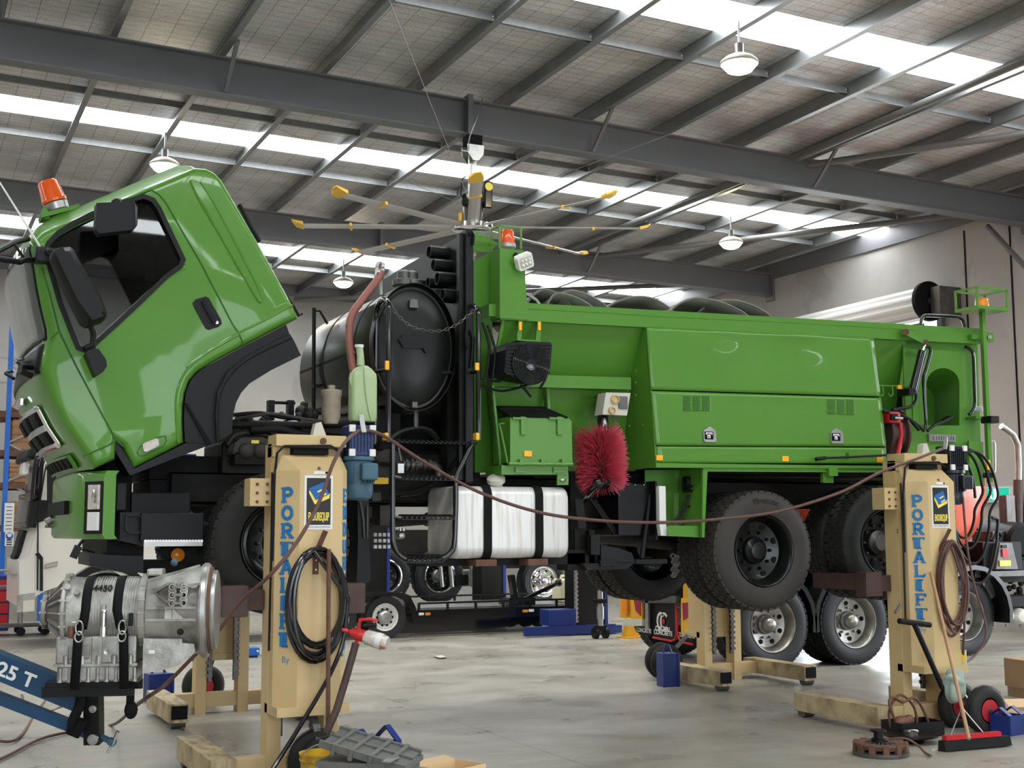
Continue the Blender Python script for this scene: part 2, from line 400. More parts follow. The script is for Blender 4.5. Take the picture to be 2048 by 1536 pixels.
fleck = ramp(nz(90, 2, (1, .5, 1)).outputs['Fac'], .35, .65, (.72, .72, .72), (1.0, 1.0, 1.0)).outputs['Color']
l.new(mix(.75, mix(1., foilc, fleck, 'MULTIPLY'), mesh_.outputs['Color'], 'MULTIPLY'), b.inputs['Base Color'])
wv = nz(3.2, 3, (.6, 1.6, 1)); fine = nz(110, 2, (1, .55, 1))
bp = n.new('ShaderNodeBump'); bp.inputs['Strength'].default_value = .55; bp.inputs['Distance'].default_value = .05; l.new(wv.outputs['Fac'], bp.inputs['Height'])
bp2 = n.new('ShaderNodeBump'); bp2.inputs['Strength'].default_value = .35; bp2.inputs['Distance'].default_value = .008; l.new(fine.outputs['Fac'], bp2.inputs['Height']); l.new(bp.outputs['Normal'], bp2.inputs['Normal'])
l.new(bp2.outputs['Normal'], b.inputs['Normal'])
SKY = ((-3.6, -2.8), (4.3, 5.1), (11.2, 11.98), (18.28, 19.05), (25.4, 26.45))
ce = MB(); y0 = YN
def deck(mb, ya, yc, dz=0., x0=XL, x1=XR, nx=1):
    mb.quadstrip([[V((x, ya, zb(x)+.70+dz)), V((x, yc, zb(x)+.70+dz)), V((x, yc, zb(x)+.74+dz)), V((x, ya, zb(x)+.74+dz))] for x in (x0, x1)], smooth=False)
for a, c in SKY: deck(ce, y0, a); y0 = c
deck(ce, y0, YE+.2); struct('ceiling', ce, 'foil')
mat('skylight', (.93, .97, 1.), .6, emit=11.)
for k, (a, c) in enumerate(SKY):
    q = MB(); deck(q, a, c, .01); struct('window_%d' % (k+1), q, 'skylight')
# eave member along the back wall
struct('trim_3', MB().quadstrip([[V((x, YE-.08, zb(x)+.42)), V((x, YE, zb(x)+.42)), V((x, YE, zb(x)+.72)), V((x, YE-.08, zb(x)+.72))] for x in (XL, XR)], smooth=False), 'beam_grey')
struct('trim_4', MB().quadstrip([[V((XR-.05, y, zb(XR)+.36)), V((XR, y, zb(XR)+.36)), V((XR, y, zb(XR)+.70)), V((XR-.05, y, zb(XR)+.70))] for y in (YN, YE)], smooth=False), 'beam_grey')
# rolled up door curtain on its drum above the opening
dt = MB(); rr_ = .26; nr = 44
rings = []
for y in (DY0-.1, DY1): rings.append([V((XR-.45+(rr_+(.018 if k % 4 < 2 else 0))*math.cos(2*PI*k/nr), y, 5.72+(rr_+(.018 if k % 4 < 2 else 0))*math.sin(2*PI*k/nr))) for k in range(nr)])
dt.quadstrip(rings, smooth=False); door = struct('door_1', dt, 'roller_white')
MB().tube([(XR-.45, DY0-.32, 5.72), (XR-.45, DY0-.1, 5.72)], .06, 12).obj('axle', 'steel_dark', door)
MB().lathe([(.05, -.08), (.36, -.08), (.36, .0), (.3, .05), (.05, .05)], (XR-.45, DY0-.16, 5.72), (0, 1, 0), 28).obj('drum_end', 'black_matt', door)
MB().box(XR-.5, XR, DY0-.52, DY0-.3, 5.45, 5.95).obj('bracket', 'steel_dark', door)
MB().box(XR-.09, XR, DY0-.12, DY0, 0, 5.5).box(XR-.09, XR, DY1, DY1+.12, 0, 5.5).obj('guide', 'beam_grey', door)
MB().box(XR-.5, XR-.38, DY0, DY1, 5.3, 5.36).obj('bottom_rail', 'steel_dark', door)
# high bay lamps
def highbay(x, y, label):
    z = zb(x)+.02
    t = thing('pendant_lamp', label, 'lamp', (x, y, z), 'high bay lamps under the roof')
    MB().lathe([(.03, .10), (.10, .09), (.16, .06), (.205, .02), (.215, 0), (.205, -.02), (.0, -.02)], (0, 0, 0), (0, 0, 1), 28).obj('housing', 'off_white', t, False)
    MB().lathe([(.0, -.12), (.08, -.115), (.14, -.09), (.19, -.03), (.0, -.029)], (0, 0, 0), (0, 0, 1), 28).obj('diffuser', 'lamp_glow', t, False)
    MB().cyl((0, 0, .1), (0, 0, .22), .05, n=14).tube([(0, 0, .2), (0, 0, .48)], .012, 8).obj('driver', 'steel', t, False)
    ld = bpy.data.lights.new('lamp_light', 'SPOT'); ld.energy = 260; ld.color = (1, .86, .62); ld.shadow_soft_size = .18; ld.spot_size = R(150); ld.spot_blend = .6
    lo = bpy.data.objects.new('lamp_light', ld); COL.objects.link(lo); lo.parent = t; lo.location = (0, 0, -.08)
    return t
highbay(8.23, 11.24, 'round high bay lamp glowing beside the nearer bright roof strip')
highbay(3.24, 18.28, 'glowing high bay lamp above the tilted green cab roof')
highbay(13.16, 18.35, 'glowing high bay lamp hanging beside a grey bracing tube')
highbay(8.18, 25.13, 'small glowing high bay lamp deepest in the shed, above the dark tank')
# exit sign on the wall
e0, e1 = PX(1962, 975, XR-.06), PX(2022, 1000, XR-.06)
ex = thing('exit_sign', 'green and white emergency exit sign on the concrete wall', 'sign', (XR-.06, e0.y, e1.z))
ya, yc, za, zc = min(e0.y, e1.y), max(e0.y, e1.y), min(e0.z, e1.z), max(e0.z, e1.z)
MB().box(XR-.08, XR, ya, yc, za-.03, zc).obj('housing', 'white', ex)
MB().box(XR-.09, XR-.081, ya+.02, yc-.02, za, zc-.02).obj('face_panel', 'sign_green', ex)
ym = (ya+yc)/2
MB().box(XR-.095, XR-.091, ym-.10, ym+.02, za+.01, zc-.03).obj('door_symbol', 'sign_white', ex)
g_ = MB().sphere((XR-.096, ym+.10, zc-.055), .018, 8).beam((XR-.096, ym+.10, zc-.075), (XR-.096, ym+.08, za+.07), .01, .03).beam((XR-.096, ym+.08, za+.07), (XR-.096, ym+.12, za+.02), .01, .016).beam((XR-.096, ym+.08, za+.07), (XR-.096, ym+.04, za+.02), .01, .016).beam((XR-.096, ym+.10, zc-.085), (XR-.096, ym+.05, zc-.10), .01, .014)
g_.obj('running_figure', 'sign_white', ex)
# daylight
wd = bpy.data.worlds.new('World'); S.world = wd; wd.use_nodes = True
bgn = wd.node_tree.nodes['Background']; bgn.inputs['Color'].default_value = (.86, .93, 1., 1); bgn.inputs['Strength'].default_value = 4.5
def portal(loc, rot, sx, sy):
    ld = bpy.data.lights.new('daylight_opening', 'AREA'); ld.shape = 'RECTANGLE'; ld.size = sx; ld.size_y = sy; ld.cycles.is_portal = True
    o = bpy.data.objects.new('daylight_opening', ld); COL.objects.link(o); o.location = loc; o.rotation_euler = rot
portal((0, YN, 2.3), (R(90), 0, 0), 7, 4.6); portal((11, YN, 2.3), (R(90), 0, 0), 6, 4.6)
portal((XR+.2, (DY0+DY1)/2, DZ/2), (R(90), 0, R(90)), DY1-DY0, DZ)
portal((XR+.2, (EY0+EY1)/2, 2.7), (R(90), 0, R(90)), EY1-EY0, 5.4)
vs = S.view_settings; S.display_settings.display_device = 'sRGB'; vs.view_transform = 'Standard'; vs.look = 'None'; vs.gamma = 1; vs.use_curve_mapping = False; vs.exposure = 0.55
S.cycles.max_bounces = 8; S.cycles.diffuse_bounces = 4; S.cycles.glossy_bounces = 3; S.cycles.transmission_bounces = 4; S.cycles.transparent_max_bounces = 8; S.cycles.sample_clamp_indirect = 4
# ================================================================= LARGE CEILING FAN
D_ = None
for k in range(200):
    d = 14+.03*k; p = CAM+ray(945, 290)*d
    if p.y > 14.8: D_ = d; break
hub = CAM+ray(945, 455)*(D_); hx, hy, hz_ = hub.x, hub.y, hub.z; RB = 372/F*D_*.985
fan = thing('ceiling_fan', 'huge eight-bladed ceiling fan with yellow blade tips under the grey rafter', 'fan', (hx, hy, hz_))
ztop = zb(hx)
b = MB().box(hx-.02, hx+.05, hy-.02, hy+.06, hz_+.3, ztop-.25).box(hx-.055, hx-.03, hy-.02, hy+.02, hz_+.3, ztop-.2); b.obj('drop_rod', 'steel', fan)
b = MB().box(hx-.10, hx+.10, hy-.10, hy+.10, ztop-.14, ztop-.01, .006); b.obj('mount_clamp', 'black_matt', fan)
b = MB().prism([(hx-.12, ztop-.15), (hx+.12, ztop-.15), (hx+.11, ztop-.27), (hx+.04, ztop-.36), (hx-.04, ztop-.36), (hx-.11, ztop-.27)], hy-.11, hy-.10); b.obj('mount_plate', 'steel', fan); b = MB().prism([(hx-.12, ztop-.15), (hx+.12, ztop-.15), (hx+.11, ztop-.27), (hx+.04, ztop-.36), (hx-.04, ztop-.36), (hx-.11, ztop-.27)], hy+.08, hy+.09); b.obj('mount_plate', 'steel', fan)
MB().lathe([(0, -.05), (.24, -.05), (.27, -.03), (.27, .03), (.2, .05), (0, .05)], (hx, hy, hz_), (0, 0, 1), 36).obj('hub_plate', 'chrome', fan)
MB().lathe([(.13, .05), (.13, .32), (.10, .36), (0, .36)], (hx, hy, hz_), (0, 0, 1), 24).obj('motor', 'steel_dark', fan)
b = MB().box(hx+.12, hx+.24, hy-.12, hy+.1, hz_+.25, hz_+.62, .02); bo_ = b.obj('drive_box', 'black_gloss', fan)
MB().lathe([(.055, 0), (.055, .008), (0, .01)], (hx+.18, hy-.12, hz_+.54), (0, -1, 0), 24).obj('round_badge', 'label_yellow', bo_)
MB().sphere((hx-.14, hy-.05, hz_+.34), .06, 12, (.6, 1, 1.5)).tube([(hx-.14, hy-.08, hz_+.3), (hx-.20, hy-.08, hz_+.4), (hx-.19, hy-.08, hz_+.6), (hx-.12, hy-.05, hz_+.66)], .01, 6).obj('junction', 'black', fan)
b = MB()
for a in (40, 150, 265): b.box(hx+.15*math.cos(R(a))-.03, hx+.15*math.cos(R(a))+.03, hy+.15*math.sin(R(a))-.03, hy+.15*math.sin(R(a))+.03, hz_+.06, hz_+.2, .01)
b.obj('hub_bracket', 'fan_tip', fan)
A0 = math.atan2(-hy, -hx)        # one blade points to the camera's side of the shed
for k in range(8):
    a = A0+k*PI/4+.02; d = V((math.cos(a), math.sin(a), 0)); s_ = V((-d.y, d.x, 0)); o = V((hx, hy, hz_)); g = []
    tw_ = R(10)
    for q in (.2, .5, RB*.5, RB-.2):
        w_ = .075; c = o+d*q; n_ = V((0, 0, 1)); u = (s_*math.cos(tw_)+n_*math.sin(tw_))
        g.append([c-u*w_, c-u*w_*.4+n_*.018, c+u*w_*.5+n_*.016, c+u*w_, c+u*w_*.4-n_*.008, c-u*w_*.5-n_*.01])
    bl = MB().quadstrip(g, smooth=False).obj('blade', 'fan_blade', fan)
    c = o+d*(RB-.2); u = (s_*math.cos(tw_)+V((0, 0, 1))*math.sin(tw_))
    MB().quadstrip([[c-u*.09-V((0, 0, .01)), c+u*.085-V((0, 0, .01)), c+u*.085+V((0, 0, .03)), c-u*.09+V((0, 0, .03))], [c+d*.1-u*.10+V((0, 0, .02)), c+d*.1+u*.08+V((0, 0, .02)), c+d*.1+u*.08+V((0, 0, .05)), c+d*.1-u*.1+V((0, 0, .05))], [c+d*.15-u*.02+V((0, 0, .06)), c+d*.15+u*.05+V((0, 0, .06)), c+d*.15+u*.05+V((0, 0, .075)), c+d*.15-u*.02+V((0, 0, .075))]], smooth=False).obj('blade_tip', 'fan_tip', bl)
    c = o+d*(RB*.66); MB().beam(c-u*.082-V((0, 0, .004)), c+u*.082-V((0, 0, .004)), .03, .04).obj('blade_clip', 'fan_tip', bl)
# cable to the rafter, guy wires
MB().tube(smooth_pts([(hx+.1, hy-.1, zb(hx)+.5), (hx-.05, hy-.3, zb(hx)+.2), (hx-.15, hy-.25, zb(hx)-.1), (hx-.1, hy-.1, zb(hx)-.25)], 6), .008, 6).obj('power_cord', 'steel', fan)
for dx, dy in ((-2.6, -3.4), (3.3, -1.6), (-2.2, 2.2), (2.4, 2.8)): MB().tube([(hx+dx*.05, hy+dy*.05, hz_+.33), (hx+dx, hy+dy, zb(hx+dx)+.47)], .0035, 4).obj('guy_wire', 'steel', fan)
# ================================================================= GREEN MIXER TRUCK ON THE LIFTS
T = thing('tipper_truck', 'big green truck with cab tilted forward, raised off the floor on four cream lifting posts', 'truck', (5., 10.5, 1.))
YT = 9.30
def bpx(mb, x0, y0, x1, y1, ya, yc, bev=0.):
    a, c = PY(x0, y0, ya), PY(x1, y1, ya); return mb.box(min(a.x, c.x), max(a.x, c.x), ya, yc, min(a.z, c.z), max(a.z, c.z), bev)
def trace(pts, Y): return [PY(x, y, Y) for x, y in pts]
def plate(name, px, ya, yc, m, parent=T, bev=0., **k): return MB().prism(XZ(px, ya), ya, yc, bev).obj(name, m, parent, **k)
def line(name, px, Y, r, m, parent=T, n=6, sm=0):
    p = smooth_pts(px, sm) if sm else px
    return MB().tube(trace(p, Y), r, n).obj(name, m, parent)
def rrect(x0, y0, x1, y1, r, n=4):
    o = []
    for cx, cy, a in ((x1-r, y1-r, 0), (x0+r, y1-r, 90), (x0+r, y0+r, 180), (x1-r, y0+r, 270)): o += arc((cx, cy), r, a, a+90, n)
    return o
# ---- cab ---------------------------------------------------------
YC0, YC1 = 9.42, 11.62; YCM = (YC0+YC1)/2
front = [(188, 938), (180, 922), (155, 886), (128, 846), (105, 801), (91, 757), (88, 735), (92, 705), (99, 675), (97.6, 655), (88, 616), (78, 565), (72, 524), (66, 497), (68, 478)]
roof = [(85, 462), (110, 450), (154, 434), (200, 414), (240, 397), (300, 371), (364, 344.5), (388, 333)]
rear = [(413, 334), (430, 342), (445, 357), (455, 374), (475, 409), (517, 481), (547, 535), (579, 593), (596, 627), (597, 636), (571, 648)]
under = [(489, 691), (425, 725), (396, 743), (381, 760), (372, 784), (368, 809), (367, 843), (369, 885), (320, 910), (269, 936), (257, 912), (246, 890), (234, 882), (233, 900), (231, 918)]
outl = front+roof+rear+under
oxz = XZ(outl, YC0); wf = [1]*len(front)+[.5]+[0]*(len(outl)-len(front)-1); nf_ = len(front)
wr = [0]*(nf_-1)+[.25, .7, 1, 1, 1, 1, 1, 1, .5, .15]+[0]*100
glass_px = [(97, 505), (101, 490), (120, 470), (150, 451), (184, 434), (239, 412), (287, 398), (303, 404), (314, 420), (331, 456), (348, 492), (361, 519), (356, 530), (330, 549), (273, 604), (230, 644), (197, 674), (172, 696), (160, 692), (150, 668), (126, 607), (108, 545)]
gxz = XZ(glass_px, YC0)
ST = [(0., .045, 0, 0), (.012, .018, 0, 0), (.045, 0, .0, .0), (.17, -.0, .10, .03), (.45, 0, .14, .055), (.8, 0, .155, .07), (1.1, 0, .16, .075)]
ST = ST+[(2.2-a, b, c, d) for a, b, c, d in ST[-2::-1]]
def ring(dy, ins, rr_, fb):
    o = offset_poly(oxz, ins)
    return [V((x-fb*wf[i], YC0+dy, z+rr_*wr[i])) for i, (x, z) in enumerate(o)]
rings = [ring(*s) for s in ST]
sh = MB(); sh.quadstrip(rings, cap=False)
sh.holed(rings[0], [[V((x, YC0, z)) for x, z in gxz]]); sh.holed(rings[-1], [[V((x, YC1, z)) for x, z in gxz]])
bmesh.ops.remove_doubles(sh.b, verts=sh.b.verts, dist=.0005)
cab = sh.obj('cab_shell', 'green', T, smooth=38)
inn = MB(); oi = offset_poly(oxz, .07)
ri = [[V((x, y, z)) for x, z in oi] for y in (YC0+.05, YC1-.05)]
inn.quadstrip(ri, cap=False, smooth=False); inn.holed(ri[0], [[V((x, YC0+.05, z)) for x, z in gxz]]); inn.holed(ri[1], [[V((x, YC1-.05, z)) for x, z in gxz]])
inn.obj('cab_lining', 'black_matt', T)
# window: rubber seal and tinted glass on both doors
def loopband(mb, px, Y, w, th, out=-1):
    o = XZ(px, Y); a = offset_poly(o, -w); mb.holed([V((x, Y, z)) for x, z in a], [[V((x, Y, z)) for x, z in o]], (0, out*th, 0)); return mb
win = loopband(MB(), glass_px, YC0-.002, .035, .012).obj('window_seal', 'black', T)
gl_ = MB().prism(offset_poly(gxz, .004), YC0+.018, YC0+.022)
for v in gl_.b.verts: v.co.y += (v.co.z-3.25)*math.tan(R(1.5))
gl_.obj('side_glass', 'glass_dark', win)
# door seams
door_px = [(84, 535), (100, 590), (118, 662), (150, 728), (202, 825), (233, 881), (247, 893)]
line('door_seam', door_px, YC0-.001, .007, 'green_seam')
line('door_seam', [(96, 483), (150, 453), (240, 410), (285, 386), (303, 380), (318, 389), (332, 406), (360, 455), (400, 523), (440, 600), (465, 648), (478, 668), (488, 690)], YC0-.001, .006, 'green_seam')
line('panel_seam', [(99, 679), (118, 662)], YC0-.001, .005, 'green_seam')
line('panel_seam', [(166, 912), (190, 902), (216, 891), (231, 881)], YC0-.006, .006, 'green_seam')
# raised swage lines
for px in ([(194, 690), (240, 640), (290, 590), (330, 560), (358, 543), (371, 533), (368, 525)], [(357, 886), (353, 850), (352, 800), (360, 764), (378, 735), (410, 708), (464, 672), (520, 645), (585, 610)], [(372, 734), (410, 707), (480, 668)]):
    line('swage', px, YC0+.004, .011, 'green', n=8, sm=5)
# long pressed recess in the rear quarter
rec = [(379, 360), (386, 359), (400, 364), (412, 376), (425, 398), (470, 480), (512, 555), (528, 580), (530, 590), (520, 606)]
rx = XZ(rec, YC0-.004); MB().prism(rx, YC0-.006, YC0+.03).obj('quarter_panel_press', 'green', T)
line('swage', [(380, 361), (400, 402), (440, 470), (480, 540), (518, 604)], YC0-.002, .008, 'green', sm=3)
line('swage', [(400, 364), (425, 402), (470, 486), (522, 590), (518, 604)], YC0-.005, .007, 'green', sm=3)
# door handle
hp = XZ([(385, 606), (391, 599), (411, 593), (417, 596), (442, 640), (443, 648), (437, 654), (417, 660), (411, 657), (388, 615)], YC0)
hb = MB().prism(hp, YC0-.006, YC0+.02, .006).obj('door_handle', 'black_plastic', T)
MB().prism(XZ([(402, 604), (408, 602), (432, 646), (426, 649)], YC0), YC0-.03, YC0-.004, .006).obj('grip', 'black_gloss', hb)
MB().cyl(PY(434, 645, YC0-.008), PY(434, 645, YC0-.014), .011, n=12).obj('lock', 'chrome', hb)
# side marker in its recess on the lower door
line('marker_seam', rrect(-34, -17, 34, 17, 12) and [(289+34*math.cos(R(a))*1-0*a, 0) for a in ()] or [(274, 905), (280, 893), (320, 873), (331, 872), (333, 882), (327, 892), (290, 911), (279, 912), (274, 905)], YC0-.002, .004, 'green_seam')
MB().prism(XZ([(284, 890), (288, 886), (311, 877), (316, 879), (317, 890), (313, 894), (292, 904), (287, 903)], YC0), YC0-.025, YC0, .008).obj('side_lamp', 'lens', T)
# wheel arch mouldings of the cab
arch_out = [(572, 649), (489, 692), (425, 726), (396, 744), (381, 761), (372, 785), (369, 810), (368, 845), (370, 884), (423, 889), (438, 884)]
ridge = [(436, 826), (441, 786), (461, 749), (502, 715), (582, 676)]
plate('cab_mudguard', arch_out+[(437, 840)]+ridge, YC0+.02, YC0+.30, 'black_plastic')
fl = [(580, 668)]+[(502, 708), (456, 743), (435, 784), (431, 828), (434, 884), (464, 867), (466, 831), (472, 806), (482, 786), (499, 767), (543, 740), (602, 711), (588, 681)]
plate('mudguard_flare', fl, YC0-.02, YC0+.42, 'black_plastic', bev=.008)
line('mudguard_bead', ridge[::-1]+[(437, 880)], YC0-.012, .014, 'black_plastic', sm=5)
plate('mudguard_brace', [(370, 806), (374, 806), (424, 888), (414, 889)], YC0+.0, YC0+.03, 'black_matt')
# black sill below the door
plate('cab_sill', [(222, 888), (233, 881), (269, 937), (371, 886), (408, 880), (417, 891), (260, 951)], YC0+.03, YC0+.4, 'black')
# cab floor underside
plate('cab_floor', [(236, 900), (268, 944), (372, 896), (372, 850), (260, 890)], YC0+.3, YC1-.1, 'black_matt')
# front face of the cab: windscreen, wiper panel, grille
def fpt(i, t, off=0.):
    """point on the front face: i index along the front outline (bottom to top), t 0..1 across"""
    dy = 2.2*t; best = min(range(len(ST)-1), key=lambda k: 0 if ST[k][0] <= dy <= ST[k+1][0] else 9)
    a, c = ST[best], ST[best+1]; u = (dy-a[0])/max(1e-6, c[0]-a[0]); j = int(i); v = i-j
    P = lambda rr, q: rings[rr][q]
    p0 = P(best, j).lerp(P(best+1, j), u); p1 = P(best, min(j+1, nf_)).lerp(P(best+1, min(j+1, nf_)), u)
    p = p0.lerp(p1, v); p.x -= off; return p
def fpatch(name, i0, i1, t0, t1, off, m, parent=T, ni=10, nt=12, th=.02):
    mb = MB(); g = [[fpt(i0+(i1-i0)*a/ni, t0+(t1-t0)*c/nt, off) for c in range(nt+1)] for a in range(ni+1)]
    mb.quadstrip(g, closed=False); o = mb.obj(name, m, parent); md = o.modifiers.new('s', 'SOLIDIFY'); md.thickness = th; return o
ws = fpatch('windscreen_seal', 7.9, 13.6, .035, .965, .004, 'black')
fpatch('windscreen', 8.1, 13.4, .05, .95, .016, 'windscreen', ws)
wp = fpatch('wiper_cowl', 5.6, 7.7, .05, .95, .012, 'black')
fpatch('grille_panel', 2.0, 4.0, .16, .84, .012, 'chrome')
for t0 in (.2, .42, .64):
    for i0 in (2.2, 3.1): fpatch('grille_opening', i0, i0+.62, t0, t0+.17, .03, 'black_matt', ni=3, nt=3)
fpatch('lower_grille', .35, 1.5, .14, .86, .014, 'green_plain')
for k in range(7): fpatch('grille_slot', .5, 1.35, .17+k*.095, .235+k*.095, .026, 'black_matt', ni=2, nt=2)
em = MB()
for k in range(5): 
    p = fpt(4.45, .42+.035*k, .04); em.box(p.x-.01, p.x+.02, p.y-.028, p.y+.028, p.z-.03, p.z+.03, .006)
em.obj('badge_lettering', 'chrome', T)
for t0, t1 in ((.12, .42), (.45, .78)):
    a, c = fpt(6.3, t0, .06), fpt(7.6, t1, .05); w_ = MB().tube([fpt(6.2, t0, .05), fpt(6.6, t0+.02, .11), fpt(7.5, t1, .07)], .014, 8); w_.tube([fpt(7.0, t1-.22, .06), fpt(7.7, t1+.1, .05)], .011, 6)
    w_.obj('wiper', 'black', T)
MB().tube([fpt(6.2, .1, .03), fpt(6.1, .06, .12), fpt(5.7, .05, .13), fpt(5.4, .07, .05)], .022, 8).obj('grab_handle', 'black', T)
# steering wheel, seat, cab interior
sc_ = PY(300, 560, 9.9)
st = MB(); ax = V((-.55, 0, .8)).normalized(); bx_, by_, _ = basis(ax); cc = PY(270, 640, 9.95)
st.tube([cc+(bx_*math.cos(k*PI/16)+by_*math.sin(k*PI/16))*.22 for k in range(32)], .016, 8, True).tube([cc-bx_*.21, cc, cc+bx_*.21], .014, 6).cyl(cc, cc-ax*.5, .03)
st.obj('steering_wheel', 'black', T)
se = MB(); a_ = PY(335, 640, 9.75)
se.prism(XZ([(318, 470), (345, 470), (372, 540), (360, 640), (300, 600), (312, 560)], 9.65), 9.65, 10.15, .05); se.obj('driver_seat', 'black_matt', T)
# mirrors
mm = MB(); mp = XZ([(101, 505), (112, 499), (137, 497), (146, 504), (165, 540), (197, 590), (212, 628), (212, 637), (203, 646), (171, 657), (160, 650), (140, 612), (98, 520)], 9.16)
r0 = [V((x, 9.22, z)) for x, z in offset_poly(mp, .03)]; r1 = [V((x, 9.18, z)) for x, z in mp]; r2 = [V((x, 9.05, z)) for x, z in offset_poly(mp, .01)]; r3 = [V((x, 8.99, z)) for x, z in offset_poly(mp, .05)]
mir = mm.quadstrip([r0, r1, r2, r3]).obj('mirror', 'black_plastic', T, smooth=40)
MB().prism(XZ([(103, 512), (118, 503), (124, 512), (163, 590), (200, 640), (178, 648), (150, 610)], 9.16), 8.975, 8.995, .006).obj('backing_ridge', 'black_plastic', mir)
MB().tube(trace([(180, 650), (187, 668), (185, 690), (172, 697)], 9.2), .02, 8).tube([PY(100, 505, 9.2), PY(92, 500, 9.42)], .02, 8).tube([PY(185, 690, 9.2), PY(170, 697, 9.42)], .02, 8).obj('arm', 'black', mir)
b2 = MB().prism(XZ([(190, 411), (266, 408), (272, 420), (271, 455), (264, 464), (195, 472), (188, 462)], 9.05), 8.97, 9.09, .03).obj('wide_mirror', 'black_plastic', T)
MB().prism(XZ([(267, 411), (272, 420), (271, 450), (268, 458)], 9.02), 8.96, 9.1).obj('glass', 'mirror', b2)
MB().tube([PY(232, 410, 9.05), PY(232, 403, 9.12), PY(238, 402, 9.42)], .022, 8).sphere(PY(233, 407, 9.04), .04, 10).obj('bracket', 'black', b2)
b3 = MB().prism(XZ([(168, 709), (176, 702), (193, 701), (208, 722), (210, 735), (203, 746), (190, 754), (187, 753)], 9.22), 9.12, 9.28, .02).obj('kerb_mirror', 'black_plastic', T)
MB().tube([PY(186, 690, 9.22), PY(186, 704, 9.22)], .018, 8).obj('arm', 'black', b3)
# aerial and front mirror arms (far side of the windscreen)
MB().tube([PY(84, 500, 9.38), PY(-10, 350, 9.38)], .0085, 8, r2=.006).obj('aerial', 'white', T)
MB().box(*(lambda p: (p.x-.07, p.x+.09, 9.33, 9.46, p.z-.06, p.z+.05))(PY(90, 510, 9.38)), .015).tube([PY(84, 500, 9.38), PY(80, 494, 9.38)], .016, 8).obj('aerial_mount', 'black', T)
MB().tube([PY(70, 520, 9.40), PY(50, 520, 9.3), PY(40, 524, 9.15), PY(-40, 512, 9.0)], .021, 8).tube([PY(56, 478, 9.5), PY(30, 484, 9.3), PY(-40, 520, 9.0)], .021, 8).tube([PY(28, 487, 9.25), PY(50, 520, 9.3)], .01, 6).obj('mirror_arm', 'black', T)
# roof beacon on its bracket
p0 = PY(118, 428, 9.7); up = V((-.36, 0, .93)); rg = V((.93, 0, .36))
bk = MB().beam(p0-rg*.14, p0+rg*.14, .22, .03, up).beam(p0-rg*.1-up*.03, p0-rg*.1+up*.05, .16, .04, rg).beam(p0+rg*.1-up*.08, p0+rg*.1+up*.02, .16, .04, rg).beam(p0-up*.11, p0, .12, .12, rg).obj('beacon_bracket', 'green_plain', T)
MB().lathe([(.085, .0), (.09, .05), (.07, .06)], p0+up*.03, up, 20).obj('beacon_base', 'steel', T)
MB().lathe([(.088, 0), (.092, .02), (.085, .03), (.073, .15), (.06, .165), (0, .168)], p0+up*.09, up, 24).obj('beacon_lens', 'orange', T)
MB().cyl(p0+up*.1, p0+up*.2, .03).obj('beacon_reflector', 'chrome', T)
for q in ((95, 452), (87, 457)): MB().beam(PY(q[0]-8, q[1]+4, 9.75), PY(q[0]+8, q[1]-4, 9.75), .05, .03).obj('roof_marker', 'lens', T)
# strap at cab rear
line('rear_seal', [(478, 409), (500, 452), (519, 484)], YC0+.1, .018, 'black')
line('rear_hose', [(572, 590), (585, 610), (598, 632), (604, 627)], YC0+.12, .012, 'black')
# ---- front bumper ------------------------------------------------
xa = PY(231, 1000, YC0).x; xb_ = PY(207, 1000, YC0).x; zt = PY(220, 941, YC0).z; zl = PY(220, 1078, YC0).z; xf = PY(164, 1010, 9.66).x
plan = [(xa, YC0), (xb_, YC0), (xf+.02, 9.62), (xf-.03, 9.75), (xf-.06, 10.0), (xf-.07, 10.52), (xf-.06, 11.05), (xf-.03, 11.3), (xf+.02, 11.42), (xb_, YC1), (xa, YC1)]
bp_ = MB(); bp_.quadstrip([[V((x+(.02 if k in (0, 3) else 0), y, z)) for x, y in plan] for k, z in enumerate((zl, zl+.03, zt-.03, zt))], closed=True, smooth=False)
bum = bp_.obj('front_bumper', 'green', T, smooth=35)
q0, q1 = V((xb_-.004, YC0+.004, 0)), V((xf+.02, 9.625, 0)); dn = (q1-q0); nrm = V((-dn.y, dn.x, 0)).normalized(); nrm = nrm if nrm.x < 0 else -nrm
def lampface(u0, u1, z0, z1, off, m, name, parent):
    a, c = q0+dn*u0+nrm*off, q0+dn*u1+nrm*off
    b = MB(); b.quadstrip([[V((p.x, p.y, z)) for p, z in ((a, z0), (c, z0), (c, z1), (a, z1))], [V((p.x+nrm.x*-.03, p.y+nrm.y*-.03, z)) for p, z in ((a, z0), (c, z0), (c, z1), (a, z1))]], smooth=False)
    return b.obj(name, m, parent)
z0_, z1_ = PY(207, 1068, YC0).z, PY(207, 962, YC0).z
hl = lampface(0, .98, z0_, z1_, .012, 'black', 'headlight', T)
zm = z0_+(z1_-z0_)*.44
lampface(.08, .66, zm+.01, z1_-.025, .03, 'lens', 'headlamp_lens', hl); lampface(.08, .66, z0_+.025, zm-.01, .03, 'lens_clear', 'indicator_lens', hl)
pc = q0+dn*.28+nrm*.035; MB().sphere((pc.x, pc.y, z1_-.10), .05, 14, (.3, 1, 1)).obj('bulb_reflector', 'chrome', hl)
for (za, zc) in ((zl+.18, zl+.28), ): MB().box(xf-.09, xf, 9.95, 11.1, za, zc).obj('bumper_opening', 'black_matt', T)
line('bumper_pole', [(131, 958), (131, 1050)], 10.9, .008, 'black'); MB().sphere(PY(131, 958, 10.9), .02, 10).obj('pole_tip', 'white', T)
